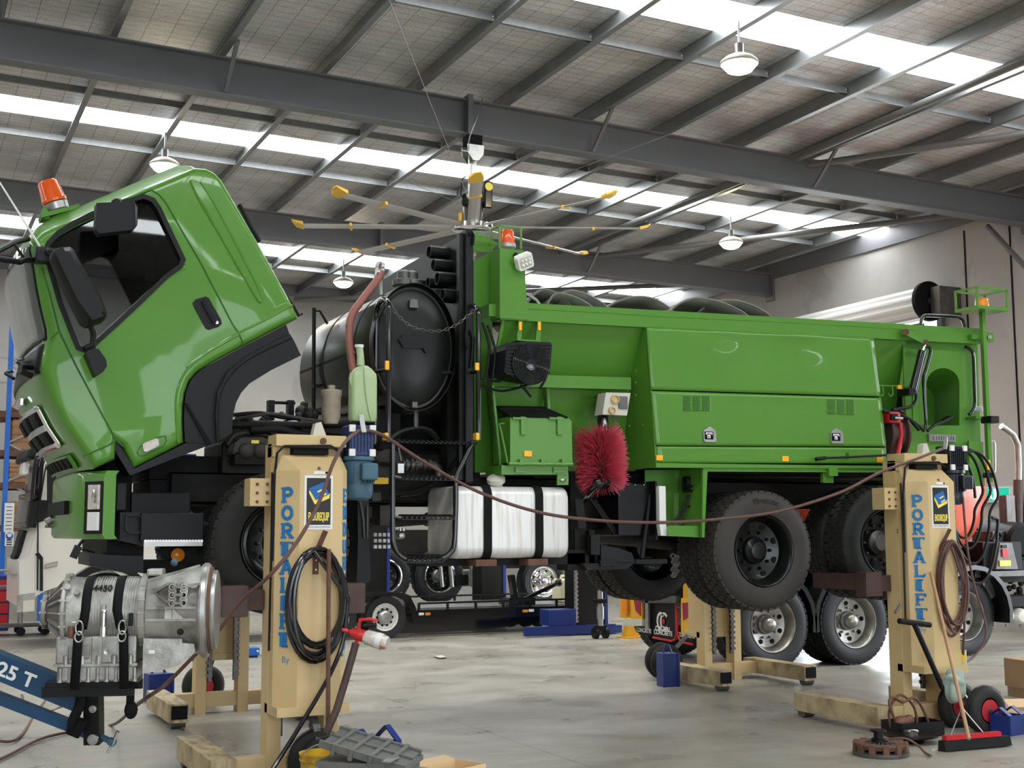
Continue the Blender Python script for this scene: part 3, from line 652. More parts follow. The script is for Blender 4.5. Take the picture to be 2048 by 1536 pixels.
MB().tube([PY(92, 1046, 10.95), PY(108, 1038, 10.95), PY(122, 1030, 10.95)], .035, 10).tube([PY(90, 1053, 10.95), PY(127, 1055, 10.95), PY(129, 1030, 10.95)], .012, 6).obj('tow_horn', 'alu_dark', T)
# lamp hanging below bumper on its lead
MB().beam(PY(146, 1116, 9.7), PY(157, 1092, 9.7), .05, .05).tube([PY(157, 1092, 9.7), PY(166, 1080, 9.7)], .012, 6).obj('bumper_lamp', 'black', T)
line('lamp_lead', [(158, 1099), (172, 1100), (190, 1106)], 9.7, .006, 'black')
b = MB(); bpx(b, 212, 925, 262, 1040, 9.75, 11.3); b.obj('front_inner_panel', 'black_matt', T)
# ---- chassis and step boxes ---------------------------------------
b = MB(); bpx(b, 258, 984, 381, 1030, 9.75, 10.2, .01); b.obj('battery_box', 'black_plastic', T)
b = MB(); bpx(b, 282, 1026, 407, 1083, 9.45, 9.62, .008); b.obj('step_box', 'black_plastic', T)
b = MB(); bpx(b, 288, 1082, 405, 1092, 9.42, 9.72)
for k in range(20):
    x = 291+k*5.9; b.cyl(PY(x, 1082, 9.42), PY(x, 1082, 9.72), .011, n=8)
b.obj('step_tread', 'steel', T)
b = MB(); bpx(b, 233, 965, 253, 1022, 9.55, 9.95, .01); b.obj('bumper_stay', 'black_plastic', T)
plate('step_well', [(240, 1025), (287, 1024), (287, 1092), (240, 1082)], 9.5, 9.8, 'black_plastic', bev=.01)
b = loopband(MB(), [(254, 1032), (277, 1032), (281, 1038), (281, 1060), (276, 1064), (258, 1063), (253, 1058)], 9.49, .012, .02); b.obj('step_frame', 'black', T)
plate('lower_bumper', [(178, 1105), (216, 1110), (287, 1112), (287, 1145), (250, 1146), (178, 1131)], 9.5, 10.1, 'black', bev=.012)
b = MB(); bpx(b, 215, 1080, 287, 1112, 9.8, 11.2); bpx(b, 287, 1120, 400, 1145, 9.9, 10.1); b.obj('front_beam', 'chassis', T)
plate('lamp_bracket', [(310, 1098), (390, 1096), (400, 1128), (330, 1120)], 9.75, 9.78, 'chassis')
p = PY(355, 1110, 9.7); b = MB().lathe([(.05, 0), (.05, .015), (.03, .03), (0, .032)], p, (0, -1, 0), 20); b.obj('side_marker', 'amber', T)
b = MB().prism(XZ([(340, 1110), (355, 1101), (371, 1110), (355, 1119)], 9.71), 9.705, 9.72); b.obj('marker_plate', 'steel_dark', T)
zr0 = PY(1000, 1010, 10.0).z; zr1 = PY(1000, 955, 10.0).z
for y in (10.02, 10.88): MB().box(1.9, 9.8, y, y+.08, zr0, zr1).box(1.9, 9.8, y-.0, y+.14, zr0, zr0+.012).box(1.9, 9.8, y, y+.14, zr1-.012, zr1).obj('chassis_rail', 'chassis', T)
b = MB()
for x in (2.6, 3.6, 4.6, 5.4, 6.1, 7.5, 8.8): b.box(x-.05, x+.05, 10.1, 10.88, zr0+.03, zr1-.03)
b.obj('cross_member', 'chassis', T)
b = MB(); bpx(b, 470, 905, 560, 930, 9.85, 10.0); bpx(b, 300, 910, 440, 960, 10.3, 11.3); bpx(b, 300, 960, 460, 1010, 10.2, 11.0); b.obj('cab_support', 'chassis', T)
# engine, gear selector and pipework between cab and tank
en = MB(); bpx(en, 462, 838, 700, 905, 10.0, 10.95, .03); bpx(en, 445, 880, 560, 1010, 10.15, 10.85, .03); bpx(en, 560, 850, 720, 960, 10.1, 10.9, .03); bpx(en, 330, 930, 450, 1000, 10.35, 10.8, .04)
eng = en.obj('engine', 'grimy', T)
ro = MB(); plx = XZ([(466, 908), (470, 885), (482, 876), (525, 874), (545, 882), (556, 908)], 9.85); ro.prism(plx, 9.85, 10.1, .02)
for x in (492, 522): ro.sphere(PY(x, 902, 9.86), .07, 14, (1, .5, 1))
ro.obj('exhaust_shield', 'grimy', T)
b = MB(); bpx(b, 503, 880, 518, 887, 9.84, 9.85); b.obj('warning_sticker', 'label_yellow', T)
for i, (px, r) in enumerate((([(462, 850), (540, 849), (620, 850), (700, 848)], .028), ([(470, 838), (540, 828), (590, 835), (640, 845)], .014), ([(466, 830), (520, 826), (560, 834), (600, 838), (690, 850)], .016), ([(500, 860), (560, 858), (600, 870), (690, 878)], .04), ([(455, 890), (470, 870), (500, 866), (545, 872), (560, 880)], .02), ([(565, 862), (585, 862), (610, 880)], .05), ([(540, 866), (575, 872)], .025), ([(600, 840), (640, 850), (680, 842), (720, 838)], .02))):
    line('engine_pipe', px, 9.9+.03*(i % 3), r, ('chassis', 'grimy', 'black')[i % 3], n=10, sm=4)
b = MB()
for x0 in (538, 577): bpx(b, x0, 800, x0+11, 840, 10.5, 10.58)
b.tube([PY(545, 805, 10.54), PY(590, 806, 10.54)], .014, 8); b.obj('cab_latch_stand', 'black', T)
b = MB(); b.tube(trace([(595, 832), (600, 818), (608, 806), (612, 806), (610, 830)], 10.3), .02, 8).tube(trace([(602, 808), (614, 808)], 10.3), .016, 8)
for k in range(14): b.sphere(PY(596+random.random()*44, 820+random.random()*28, 10.2+random.random()*.3), .03+.03*random.random(), 8)
for k in range(60):
    x = 465+random.random()*180; y = 829+random.random()*60; b.sphere(PY(x, y, 9.93+random.random()*.2), .012+.02*random.random(), 6)
b.obj('valve_gear', 'grimy', T)
rb = MB().lathe([(.055, 0), (.075, .06), (.078, .22), (.085, .23), (.085, .27), (.03, .28), (.03, .31), (0, .31)], PY(662, 848, 9.75), (0, 0, 1), 22).obj('coolant_bottle', 'coolant', T)
MB().lathe([(.04, 0), (.04, .03), (0, .03)], PY(662, 797, 9.75), (0, 0, 1), 16).obj('cap', 'black', rb)
# hose stand at the far front of the tank
b = MB().tube([PY(627, 870, 11.0), PY(628, 616, 11.0)], .018, 8).tube(trace([(628, 621), (640, 622), (655, 648)], 11.0), .012, 6); bpx(b, 627, 768, 640, 775, 10.95, 11.05); b.obj('hose_stand', 'black', T)
# ---- elliptical water tank lying across the chassis -------------------
tc_ = PY(831, 693, 9.5); rx_ = PY(913, 693, 9.5).x-tc_.x; rz_ = (PY(831, 566, 9.5).z-PY(831, 820, 9.5).z)/2
def ell(k, y, n=56): return [V((tc_.x+rx_*k*math.cos(2*PI*i/n), y, tc_.z+rz_*k*math.sin(2*PI*i/n))) for i in range(n)]
tk = MB().quadstrip([ell(.96, 9.56), ell(1, 9.58), ell(1, 11.55), ell(.97, 11.6), ell(.6, 11.66), ell(.1, 11.68)]).obj('water_tank', 'tank_olive', T, smooth=40)
MB().quadstrip([ell(.02, 9.505), ell(.5, 9.515), ell(.85, 9.54), ell(.975, 9.575), ell(.985, 9.60)]).obj('tank_end', 'tank_black', tk)
MB().quadstrip([ell(1.0, 9.50), ell(1.012, 9.50), ell(1.012, 9.59), ell(1.0, 9.59)], cap=False).obj('tank_flange', 'black', tk)
for y in (10.0, 10.85): MB().quadstrip([ell(1.001, y-.025), ell(1.008, y-.02), ell(1.008, y+.02), ell(1.001, y+.025)], cap=False).obj('tank_strap', 'black_matt', tk)
MB().quadstrip([[V((tc_.x-rx_*1.003, y, tc_.z+d)) for d in (-.012, .012)] for y in (9.6, 11.55)], closed=False).obj('tank_seam', 'black_matt', tk)
MB().prism(XZ([(819, 600), (826, 598), (834, 600), (836, 616), (819, 615)], 9.5), 9.49, 9.53).obj('tank_plate', 'steel_dark', tk)
MB().prism(XZ([(797, 679), (806, 670), (828, 666), (850, 669), (854, 680), (852, 706), (846, 697), (807, 696)], 9.49), 9.485, 9.53).obj('tank_decal_ghost', 'black_plastic', tk)
MB().prism(XZ([(824, 804), (834, 804), (834, 815), (824, 815)], 9.5), 9.49, 9.56).obj('drain_plate', 'steel_dark', tk)
for x, y in ((808, 552), (822, 557)):
    p = PY(x, y+14, 9.9); f_ = MB().lathe([(.075, 0), (.075, .10), (.1, .105), (.1, .15), (.08, .16), (.06, .165), (.06, .22), (.03, .24), (0, .24)], (p.x, p.y, tc_.z+rz_*.9), (0, 0, 1), 20).obj('filler_neck', 'steel_dark', tk)
b = MB(); bpx(b, 700, 905, 960, 1000, 9.9, 10.02); bpx(b, 715, 825, 940, 905, 10.4, 10.9); bpx(b, 760, 818, 800, 900, 9.85, 10.0); bpx(b, 895, 690, 935, 960, 9.7, 9.85); b.obj('tank_cradle', 'chassis', T)
line('tank_drain', [(832, 820), (832, 858)], 9.55, .02, 'steel_dark'); line('drain_hose', [(775, 885), (800, 866), (832, 858), (858, 862), (875, 880)], 9.55, .025, 'black', sm=4)
# pink sheathed hose rising beside the tank
b = MB().tube(trace(smooth_pts([(712, 770), (703, 720), (698, 670), (704, 630), (728, 595), (754, 560), (763, 540)], 6), 9.75), .032, 10).obj('sheathed_hose', 'pink_hose', T)
b = MB().tube(trace(smooth_pts([(763, 545), (765, 533), (762, 528), (756, 530), (755, 545), (752, 562)], 4), 9.78), .022, 8)
for q in ((763, 540), (755, 543), (764, 532)): b.cyl(PY(q[0]-3, q[1], 9.75), PY(q[0]+3, q[1]+1, 9.75), .032, n=10)
b.tube([PY(763, 548, 9.85), PY(763, 590, 9.85)], .02, 8); b.obj('hose_fitting', 'steel', T)
for q in ((733, 588), (699, 648), (703, 708), (707, 752)): MB().cyl(PY(q[0]-7, q[1]+3, 9.74), PY(q[0]+7, q[1]-3, 9.74), .012, n=8).obj('hose_clip', 'steel_dark', T)
# ladder, treads, hoop handrails and chain
YL = 9.26
line('ladder_rail', [(785, 884), (785, 1060), (788, 1092), (800, 1112), (822, 1121), (860, 1121), (884, 1117), (902, 1104), (909, 1082), (912, 1000), (912, 955), (924, 928), (946, 884)], YL, .022, 'black_gloss', n=10, sm=3)
def tread(x0, x1, y, w=.14, name='ladder_tread'):
    a, c = PY(x0, y-4, YL), PY(x1, y+5, YL); mb = MB(); nn = int((x1-x0)/9.2)
    holes = []
    for k in range(nn):
        cx = a.x+(c.x-a.x)*(k+.5)/nn; cz = (a.z+c.z)/2; holes.append([V((cx+.011*math.cos(2*PI*i/10), YL-.03, cz+.011*math.sin(2*PI*i/10))) for i in range(10)])
    mb.holed([V((a.x, YL-.03, c.z)), V((c.x, YL-.03, c.z)), V((c.x, YL-.03, a.z)), V((a.x, YL-.03, a.z))], holes, (0, .006, 0))
    mb.box(a.x, c.x, YL-.03, YL-.03+w, a.z-.005, a.z)
    for k in range(nn):
        cx = a.x+(c.x-a.x)*(k+.5)/nn
        for j in range(2): mb.lathe([(.014, 0), (.014, .01), (.009, .01)], (cx, YL+.01+j*.06, a.z), (0, 0, 1), 8)
    return mb.obj(name, 'black', T)
tread(783, 952, 885, .3); tread(802, 907, 957); tread(802, 907, 1035); tread(812, 884, 1120)
for y in (953, 1033):
    for x0, x1 in ((788, 803), (904, 911)): MB().tube([PY(x0, y, YL), PY(x1, y+3, YL-.02)], .012, 6).obj('tread_bracket', 'steel_dark', T)
def hoop(xn, yt, ylo, xo):
    a = PY(xn, ylo, YL-.01); t_ = PY(xn, yt, YL-.01); pts = [a, V((a.x, a.y, t_.z-.1))]+[V((a.x, a.y+.15-.15*math.cos(PI*k/10), t_.z-.1+.1*math.sin(PI*k/10))) for k in range(1, 10)]+[V((a.x, a.y+.3, t_.z-.1)), V((a.x, a.y+.3, a.z))]
    return MB().tube(pts, .021, 12).obj('handrail_hoop', 'black_gloss', T)
hoop(776, 593, 884, 0); hoop(957, 606, 880, 0)
MB().tube([PY(776, 738, YL), PY(750, 742, YL+.29)], .014, 8).tube([PY(957, 744, YL), PY(930, 746, YL+.29)], .014, 8).tube([PY(750, 741, YL+.29), PY(930, 747, YL+.29)], .016, 8).obj('handrail_bar', 'black', T)
for x0, y0, x1, y1 in ((771, 721, 779, 740), (951, 725, 959, 741), (829, 739, 843, 745)):
    b = MB(); bpx(b, x0, y0, x1, y1, YL-.035 if y1-y0 > 10 else YL+.26, YL-.015 if y1-y0 > 10 else YL+.275, .006); b.obj('reflector', 'reflector', T)
for x in (774, 956):
    b = MB(); bpx(b, x-4, 865, x+4, 881, YL-.04, YL+.03, .01); b.obj('rail_foot', 'yellow', T)
ch = MB(); cp = smooth_pts([(778, 604), (795, 630), (820, 651), (850, 661), (885, 661), (915, 648), (935, 632), (955, 616)], 8); pts3 = trace(cp, YL)
L_ = [0]
for a, c in zip(pts3, pts3[1:]): L_.append(L_[-1]+(c-a).length)
nl = int(L_[-1]/.034)
for k in range(nl):
    d = L_[-1]*(k+.5)/nl; i = max(j for j in range(len(L_)-1) if L_[j] <= d); p = pts3[i].lerp(pts3[i+1], (d-L_[i])/(L_[i+1]-L_[i])); t_ = (pts3[i+1]-pts3[i]).normalized(); s_ = V((0, 1, 0)) if k % 2 else t_.cross(V((0, 1, 0)))
    ch.tube([p+t_*(.022*math.cos(a))+s_*(.011*math.sin(a)) for a in [2*PI*j/10 for j in range(10)]], .0035, 5, True)
ch.obj('safety_chain', 'steel_dark', T)
# valves and pipes behind the ladder
b = MB().tube(trace([(805, 928), (850, 930), (868, 930), (877, 936), (878, 955)], 9.7), .035, 12)
for x, r in ((812, .05), (822, .055), (832, .045), (847, .05), (858, .045)): b.cyl(PY(x-3, 929, 9.7), PY(x+3, 929, 9.7), r, n=14)
b.obj('valve_pipe', 'steel_dark', T); b = MB(); bpx(b, 796, 927, 808, 946, 9.62, 9.66); b.obj('valve_plate', 'steel', T); line('valve_lever', [(803, 922), (797, 895)], 9.66, .008, 'steel')
b = MB(); b.cyl(PY(778, 930, 9.75), PY(778, 930, 10.1), .13, n=20); bpx(b, 745, 985, 762, 1002, 9.6, 9.8); bpx(b, 760, 1010, 790, 1052, 9.7, 9.9, .01); b.obj('pump', 'grimy', T)
b = MB(); bpx(b, 748, 955, 777, 968, 9.7, 9.9); b.obj('yellow_bracket', 'yellow', T)
for px in ([(790, 985), (820, 985), (850, 975), (875, 962)], [(800, 990), (840, 984), (880, 962)], [(900, 940), (925, 905), (930, 880)], [(745, 905), (755, 925), (790, 930)]): line('rubber_hose', px, 9.68, .018, 'black', n=8, sm=5)
b = MB()
for k in range(12): 
    x = 748+(k % 4)*9; y = 1066+(k//4)*12; bpx(b, x, y, x+6, y+7, 9.8, 9.84)
b.obj('wiring_plug', 'alu', T)
b = MB(); bpx(b, 798, 1065, 812, 1078, 9.5, 9.6, .02); b.cyl(PY(801, 1062, 9.5), PY(801, 1056, 9.5), .014, n=8).cyl(PY(808, 1062, 9.5), PY(808, 1056, 9.5), .014, n=8); b.obj('air_fitting', 'steel', T)
plate('mud_flap_front', [(715, 960), (735, 955), (739, 1020), (738, 1080), (742, 1160), (712, 1190), (716, 1085)], 9.45, 9.9, 'black_plastic')
line('mudguard_edge', [(716, 990), (722, 1010), (727, 1040), (729, 1076), (735, 1076), (735, 1010)], 9.43, .008, 'steel_dark')
# ---- fuel tank -------------------------------------------------------
fa, fc = PY(912, 1118, YT), PY(1138, 974, YT); fy0, fy1 = YT, YT+.62; hz = (fc.z-fa.z)/2; mz = (fc.z+fa.z)/2; my = (fy0+fy1)/2; hy = (fy1-fy0)/2
def trr(x, k, ins=0): return [V((x, my+(p[0])*k, mz+(p[1])*k)) for p in rrect(-hy+ins, -hz+ins, hy-ins, hz-ins, .09, 6)]
ft = MB().quadstrip([trr(fa.x+.0, .90), trr(fa.x+.004, .955), trr(fa.x+.02, .985), trr(fa.x+.04, 1), trr(fc.x-.04, 1), trr(fc.x-.02, .985), trr(fc.x-.004, .955), trr(fc.x, .90)]).obj('fuel_tank', 'tank_alu', T, smooth=50)
for x in (975, 1078):
    xx = PY(x, 1040, YT).x; MB().quadstrip([trr(xx-.035, 1.0, -.004), trr(xx-.035, 1.0, -.012), trr(xx+.035, 1.0, -.012), trr(xx+.035, 1.0, -.004)], cap=False, smooth=False).obj('tank_strap', 'black_matt', ft)
    MB().box(xx-.09, xx+.09, YT+.02, YT+.7, fa.z-.06, fa.z-.008).obj('tank_bracket', 'rust', T)
p = PY(993, 972, YT+.12); MB().lathe([(.05, -.04), (.05, .03), (.075, .035), (.075, .07), (.06, .085), (0, .09)], p, (-.25, -.35, .9), 20).obj('filler_cap', 'off_white', ft)
b = MB(); bpx(b, 850, 1110, 1170, 1128, 9.5, 9.9); bpx(b, 1135, 1100, 1200, 1140, 9.5, 9.7); b.obj('tank_support', 'chassis', T)
# ---- hopper body of the green truck ---------------------------------
def face(name, pts, m, parent=T, th=.012, **k):
    """flat sheet through 3D points, given a thickness away from the camera"""
    mb = MB(); n_ = (pts[1]-pts[0]).cross(pts[2]-pts[0]).normalized()
    if n_.dot(pts[0]-CAM) < 0: n_ = -n_
    mb.quadstrip([pts, [p+n_*th for p in pts]], smooth=False); return mb.obj(name, m, parent, **k)
plate('top_rail', [(1000, 606), (1055, 606), (1300, 619.5), (1962, 657), (1962, 688), (1745, 676.5), (1300, 655), (1001, 639)], YT, YT+.14, 'green', bev=.006)
line('weld_bead', [(1057, 618), (1100, 620), (1200, 625), (1320, 633), (1500, 641), (1700, 652), (1830, 660)], YT-.001, .004, 'green_plain')
face('rail_end', [PY(978, 608, 9.36), PY(1001, 608, 9.36), PY(1001, 634, 9.36), PY(978, 632, 9.36)], 'green_plain')
face('rail_end_return', [PY(978, 608, 9.36), PY(957, 616, 9.60), PY(957, 637, 9.60), PY(978, 632, 9.36)], 'green_plain')
b = MB(); bpx(b, 1970, 664, 1988, 684, 9.28, 9.32); bpx(b, 1944, 668, 1972, 680, 9.24, 9.30); b.obj('rail_end_plate', 'green_plain', T); MB().cyl(PY(1980, 674, 9.28), PY(1980, 674, 9.25), .02, n=10).obj('bolt', 'steel', T)
b = MB(); bpx(b, 1952, 832, 1974, 838, 9.24, 9.4); b.obj('pole_bracket', 'green_plain', T)
# beacon tower
tw = MB(); a, c = PY(999.5, 496, 9.285), PY(1056, 640, 9.285); xr_ = PY(1047.6, 497, 9.285).x
tw.quadstrip([[V((a.x, 9.285, a.z)), V((xr_, 9.285, a.z)), V((c.x, 9.285, c.z)), V((a.x, 9.285, c.z))], [V((a.x, 9.47, a.z)), V((xr_, 9.47, a.z)), V((c.x, 9.47, c.z)), V((a.x, 9.47, c.z))]], smooth=False)
tw.obj('beacon_tower', 'green', T)
gf = MB(); P0 = [PY(999, 496, 9.30), PY(1042, 498, 9.30)]; h = .19
for p in P0:
    for dy in (0, .16): gf.beam((p.x, p.y+dy, p.z), (p.x, p.y+dy, p.z+h), .014)
    gf.beam((p.x, p.y, p.z+h), (p.x, p.y+.16, p.z+h), .014)
for dy in (0, .16): gf.beam((P0[0].x, 9.30+dy, P0[0].z+h), (P0[1].x, 9.30+dy, P0[0].z+h), .014)
gf.obj('beacon_guard', 'green_plain', T)
p = PY(1014, 496, 9.36); MB().lathe([(.075, 0), (.075, .03), (.06, .035)], p, (0, 0, 1), 20).obj('beacon_base', 'steel', T)
MB().lathe([(.062, .0), (.064, .02), (.054, .11), (.045, .12), (0, .122)], p+V((0, 0, .03)), (0, 0, 1), 22).obj('beacon_lens', 'orange', T)
lc = PY(1051, 524, 9.2); nv = V((.12, -.9, -.35)).normalized(); rv = V((.75, .2, .45)); rv = (rv-nv*rv.dot(nv)).normalized(); uv_ = nv.cross(rv)
def led(w, h, r, d0, d1): return [[lc+rv*x+uv_*y+nv*d for x, y in rrect(-w, -h, w, h, r, 5)] for d in (d0, d1)]
lo_ = MB().quadstrip(led(.075, .065, .025, -.05, .0)+led(.07, .06, .02, .008, .008)).obj('work_lamp', 'lens_clear', T, smooth=40)
MB().quadstrip(led(.055, .045, .015, .0081, .012)).obj('reflector_panel', 'off_white', lo_)
lb = MB()
for i in range(3):
    for j in range(2): lb.sphere(lc+rv*(-.034+.034*i)+uv_*(-.018+.036*j)+nv*.012, .013, 10)
lb.obj('bulb', 'lens_clear', lo_); MB().tube([lc-nv*.04, lc-nv*.04+V((-.05, .04, .06)), PY(1034, 514, 9.29)], .022, 8).obj('lamp_bracket', 'black', lo_)
# front end wall of the hopper, stub pipes and posts
X0 = PY(936, 600, 9.5).x
fw = [PX(932, 464, X0), PX(880, 494, X0), PX(817, 528, X0), PX(740, 575, X0), PX(740, 720, X0), PX(932, 900, X0)]
face('front_wall', fw, 'black', th=.02)
for x, y, r in ((894, 507, .055), (903, 533, .052), (911, 560, .055), (892, 568, .048), (904, 594, .055), (922, 592, .05), (872, 568, .03)):
    p = PX(x, y, X0); MB().lathe([(r-.008, -.01), (r-.008, -.17), (r, -.17), (r, 0)], p, (1, 0, 0), 20, cap=False).obj('stub_pipe', 'black_plastic', T)
b = MB(); bpx(b, 932, 458, 947, 965, 9.40, 9.52, .006); bpx(b, 919, 466, 930, 960, 9.44, 9.5); b.obj('front_post', 'black', T)
line('hanging_lead', [(940, 470), (944, 462), (948, 470), (946, 490)], 9.38, .01, 'black'); line('hanging_lead', [(936, 700), (932, 670), (939, 662), (946, 680), (942, 735)], 9.38, .012, 'black', sm=4)
plate('front_gable', [(946, 462), (958, 463), (998, 488), (978, 504), (946, 503)], 9.60, 9.62, 'green_plain')
plate('front_panel', [(947, 522), (980, 505), (984, 613), (947, 616)], 9.55, 9.58, 'green_plain')
plate('corner_panel', [(947, 612), (984, 608), (986, 780), (1004, 945), (950, 945)], 9.85, 9.9, 'green_plain')
# recessed hopper side, ledge and lower side
face('hopper_side', [PY(1004, 640, 9.35), PY(1310, 654, 9.35), PY(1280, 757, 9.60), PY(982, 748, 9.60)], 'green')
face('hopper_flange', [PY(1004, 640, 9.33), PY(1010, 641, 9.33), PY(990, 748, 9.5), PY(984, 768, 9.5), PY(981, 768, 9.5)], 'green_plain')
face('hopper_ledge', [PY(985, 747, 9.46), PY(1262, 755, 9.46), PY(1262, 779, 9.46), PY(985, 772, 9.46)], 'green', th=.1)
face('lower_side', [PY(983, 772, 9.62), PY(1290, 779, 9.62), PY(1270, 942, 9.82), PY(1000, 942, 9.82)], 'green')
plate('stiffener', [(1093, 775), (1099, 775), (1101, 818), (1096, 818)], 9.55, 9.62, 'green_plain')
face('corner_strip', [PY(984, 770, 9.45), PY(987, 770, 9.45), PY(1004, 940, 9.45), PY(1000, 940, 9.45)], 'green_plain', th=.03)
face('corner_return', [PY(985, 770, 9.45), PY(1002, 940, 9.45), PY(985, 945, 9.95), PY(968, 780, 9.95)], 'green_plain')
for x0 in (1037, 1075):
    plate('fan_strap', [(x0, 640), (x0+9, 640), (x0+5, 685), (x0-4, 685)], 9.31, 9.33, 'green_plain'); b = MB(); bpx(b, x0+1, 643, x0+7, 661, 9.295, 9.31, .003); b.obj('reflector', 'reflector', T)
# cooling fan unit
fu = MB(); q = XZ([(1018, 686), (1050, 683), (1098, 685), (1102, 690), (1098, 740), (1090, 756), (1072, 762), (1024, 754), (1007, 745), (1010, 700)], 9.2)
fan_u = fu.prism(q, 9.18, 9.5, .02).obj('cooler_unit', 'black_plastic', T)
for k in range(9):
    y = 692+k*7; MB().tube([PY(1012, y, 9.175), PY(1050, y-4+k*.8, 9.165), PY(1100, y-2, 9.175)], .006, 5).obj('fin', 'black', fan_u)
fc_ = PY(1063, 728, 9.15); gd = MB()
for k in range(9): gd.tube([fc_+V((math.cos(a)*(.04+.0155*k), 0, math.sin(a)*(.04+.0155*k))) for a in [2*PI*i/28 for i in range(28)]], .0028, 4, True)
for k in range(8): gd.tube([fc_+V((math.cos(k*PI/4+.3)*.04, 0, math.sin(k*PI/4+.3)*.04)), fc_+V((math.cos(k*PI/4+.3)*.165, .0, math.sin(k*PI/4+.3)*.165))], .0028, 4)
gd.obj('fan_guard', 'black_gloss', fan_u); MB().lathe([(.055, 0), (.05, .012), (0, .015)], fc_+V((0, .012, 0)), (0, -1, 0), 20).obj('fan_hub', 'black_gloss', fan_u)
MB().lathe([(.17, 0), (.17, .03), (.16, .03)], fc_+V((0, .04, 0)), (0, -1, 0), 28).obj('fan_shroud', 'black', fan_u)
plate('fan_top_bracket', [(1035, 678), (1082, 681), (1082, 684), (1035, 681)], 9.2, 9.4, 'green_plain')
for px in ([(960, 756), (985, 762), (1002, 762)], [(962, 770), (1000, 782), (1035, 776), (1060, 767), (1075, 760)], [(1093, 735), (1092, 755), (1081, 775)], [(1042, 770), (1055, 785), (1062, 794)], [(965, 645), (978, 690), (975, 740), (968, 765)], [(975, 650), (990, 700), (985, 760)]): line('cable', px, 9.3, .011, 'black', sm=4)
# tool locker
lk = MB(); lp = XZ([(1020.5, 833), (1134, 834), (1143, 842), (1145, 925), (1020.5, 925)], 9.27); lk.prism(lp, 9.27, 9.6, .004); lkr = lk.obj('side_locker', 'green_plain', T)
face('locker_lid', [PY(1021, 832, 9.26), PY(1136, 834, 9.26), PY(1088, 813, 9.62), PY(990, 811, 9.62)], 'black_matt', lkr)
for x in (1042, 1115):
    b = MB(); bpx(b, x, 833, x+10, 870, 9.25, 9.262, .003); bpx(b, x-16, 834, x+14, 840, 9.248, 9.26, .003); b.obj('latch', 'green_plain', lkr)
b = MB(); bpx(b, 1048.5, 901, 1064.5, 914, 9.258, 9.27, .006); b.obj('reflector', 'reflector', lkr)
b = MB().tube([PY(1017, 927.5, 9.25), PY(1145, 928.5, 9.25)], .016, 8)
for x in (1040, 1083, 1124): bpx(b, x, 918, x+7, 930, 9.235, 9.262)
b.obj('hinge', 'green_plain', lkr); line('lid_stay', [(1008, 847), (998, 848), (1002, 862), (1015, 926), (1020, 928)], 9.27, .009, 'green_plain')
plate('locker_skirt', [(1003, 930), (1020, 931), (1136, 931), (1136, 949), (1003, 949)], 9.29, 9.6, 'green_plain'); plate('locker_bracket', [(1115, 946), (1137, 946), (1137, 970), (1115, 970)], 9.30, 9.32, 'green_plain'); MB().sphere(PY(1126, 960, 9.29), .018, 8, (1.5, .6, 1)).obj('bolt', 'steel', T)
for x in (1031, 1107): b = MB(); bpx(b, x, 934, x+19, 945, 9.275, 9.29); b.obj('hinge_plate', 'green_plain', T)
# socket box, motor and red brush
cb = MB().prism(XZ([(1212, 785), (1261, 786), (1254, 831), (1205, 829)], 9.36), 9.36, 9.5, .01).obj('socket_box', 'off_white', T)
for x, y, r in ((1229, 799, .04), (1223, 821, .032)): MB().lathe([(r, 0), (r, .02), (r*.75, .025), (r*.7, .01), (0, .01)], PY(x, y, 9.36), (0, -1, 0), 20).obj('socket_cap', 'cream', cb)
b = MB(); bpx(b, 1238, 792, 1256, 818, 9.345, 9.36, .004); b.obj('cover', 'steel_dark', cb)
line('socket_cable', [(1225, 832), (1232, 850), (1225, 868), (1213, 885)], 9.4, .01, 'steel_dark', sm=4)
bt = PY(1206, 848, 9.42); ax = V((-.10, -.30, -.95)).normalized()
MB().lathe([(.0, -.07), (.045, -.07), (.05, -.05), (.05, .05), (.043, .055), (.043, .10), (.085, .105), (.085, .13), (.06, .15), (.05, .22)], bt, ax, 20).obj('brush_motor', 'black_gloss', T)
bo = PY(1199, 885, 9.40); br_ = MB(); bx_, by_, _ = basis(ax)
for k in range(3000):
    t_ = random.random(); a = random.random()*2*PI; base_ = bo+ax*(.34*t_-.02); d = (bx_*math.cos(a)+by_*math.sin(a)+ax*(random.gauss(.0, .16)+(t_-.5)*.75)+V((0, 0, -.06))).normalized(); L = .19+random.random()*.045
    s1, s2, _ = basis(d); tip = base_+d*L+V((random.gauss(0, .008), random.gauss(0, .008), random.gauss(0, .008))); r = .0022; q0_ = base_+d*.04
    vs_ = [br_.b.verts.new(q0_+(s1*math.cos(j*2.094)+s2*math.sin(j*2.094))*r) for j in range(3)]; ws_ = [br_.b.verts.new(tip+(s1*math.cos(j*2.094)+s2*math.sin(j*2.094))*r*.9) for j in range(3)]
    for j in range(3): br_.b.faces.new((vs_[j], vs_[(j+1) % 3], ws_[(j+1) % 3], ws_[j]))
core = MB().lathe([(0, -.03), (.07, -.03), (.075, .0), (.075, .33), (.06, .4), (0, .42)], bo, ax, 18).obj('brush_core', 'black', T); br_.obj('bristle', 'red_brush', core, label='red bristles')
MB().sphere(PY(1196, 966, 9.2), .05, 12).tube([PY(1196, 966, 9.2), PY(1180, 985, 9.4), PY(1168, 1000, 9.7)], .03, 10).obj('brush_arm', 'black_gloss', T)
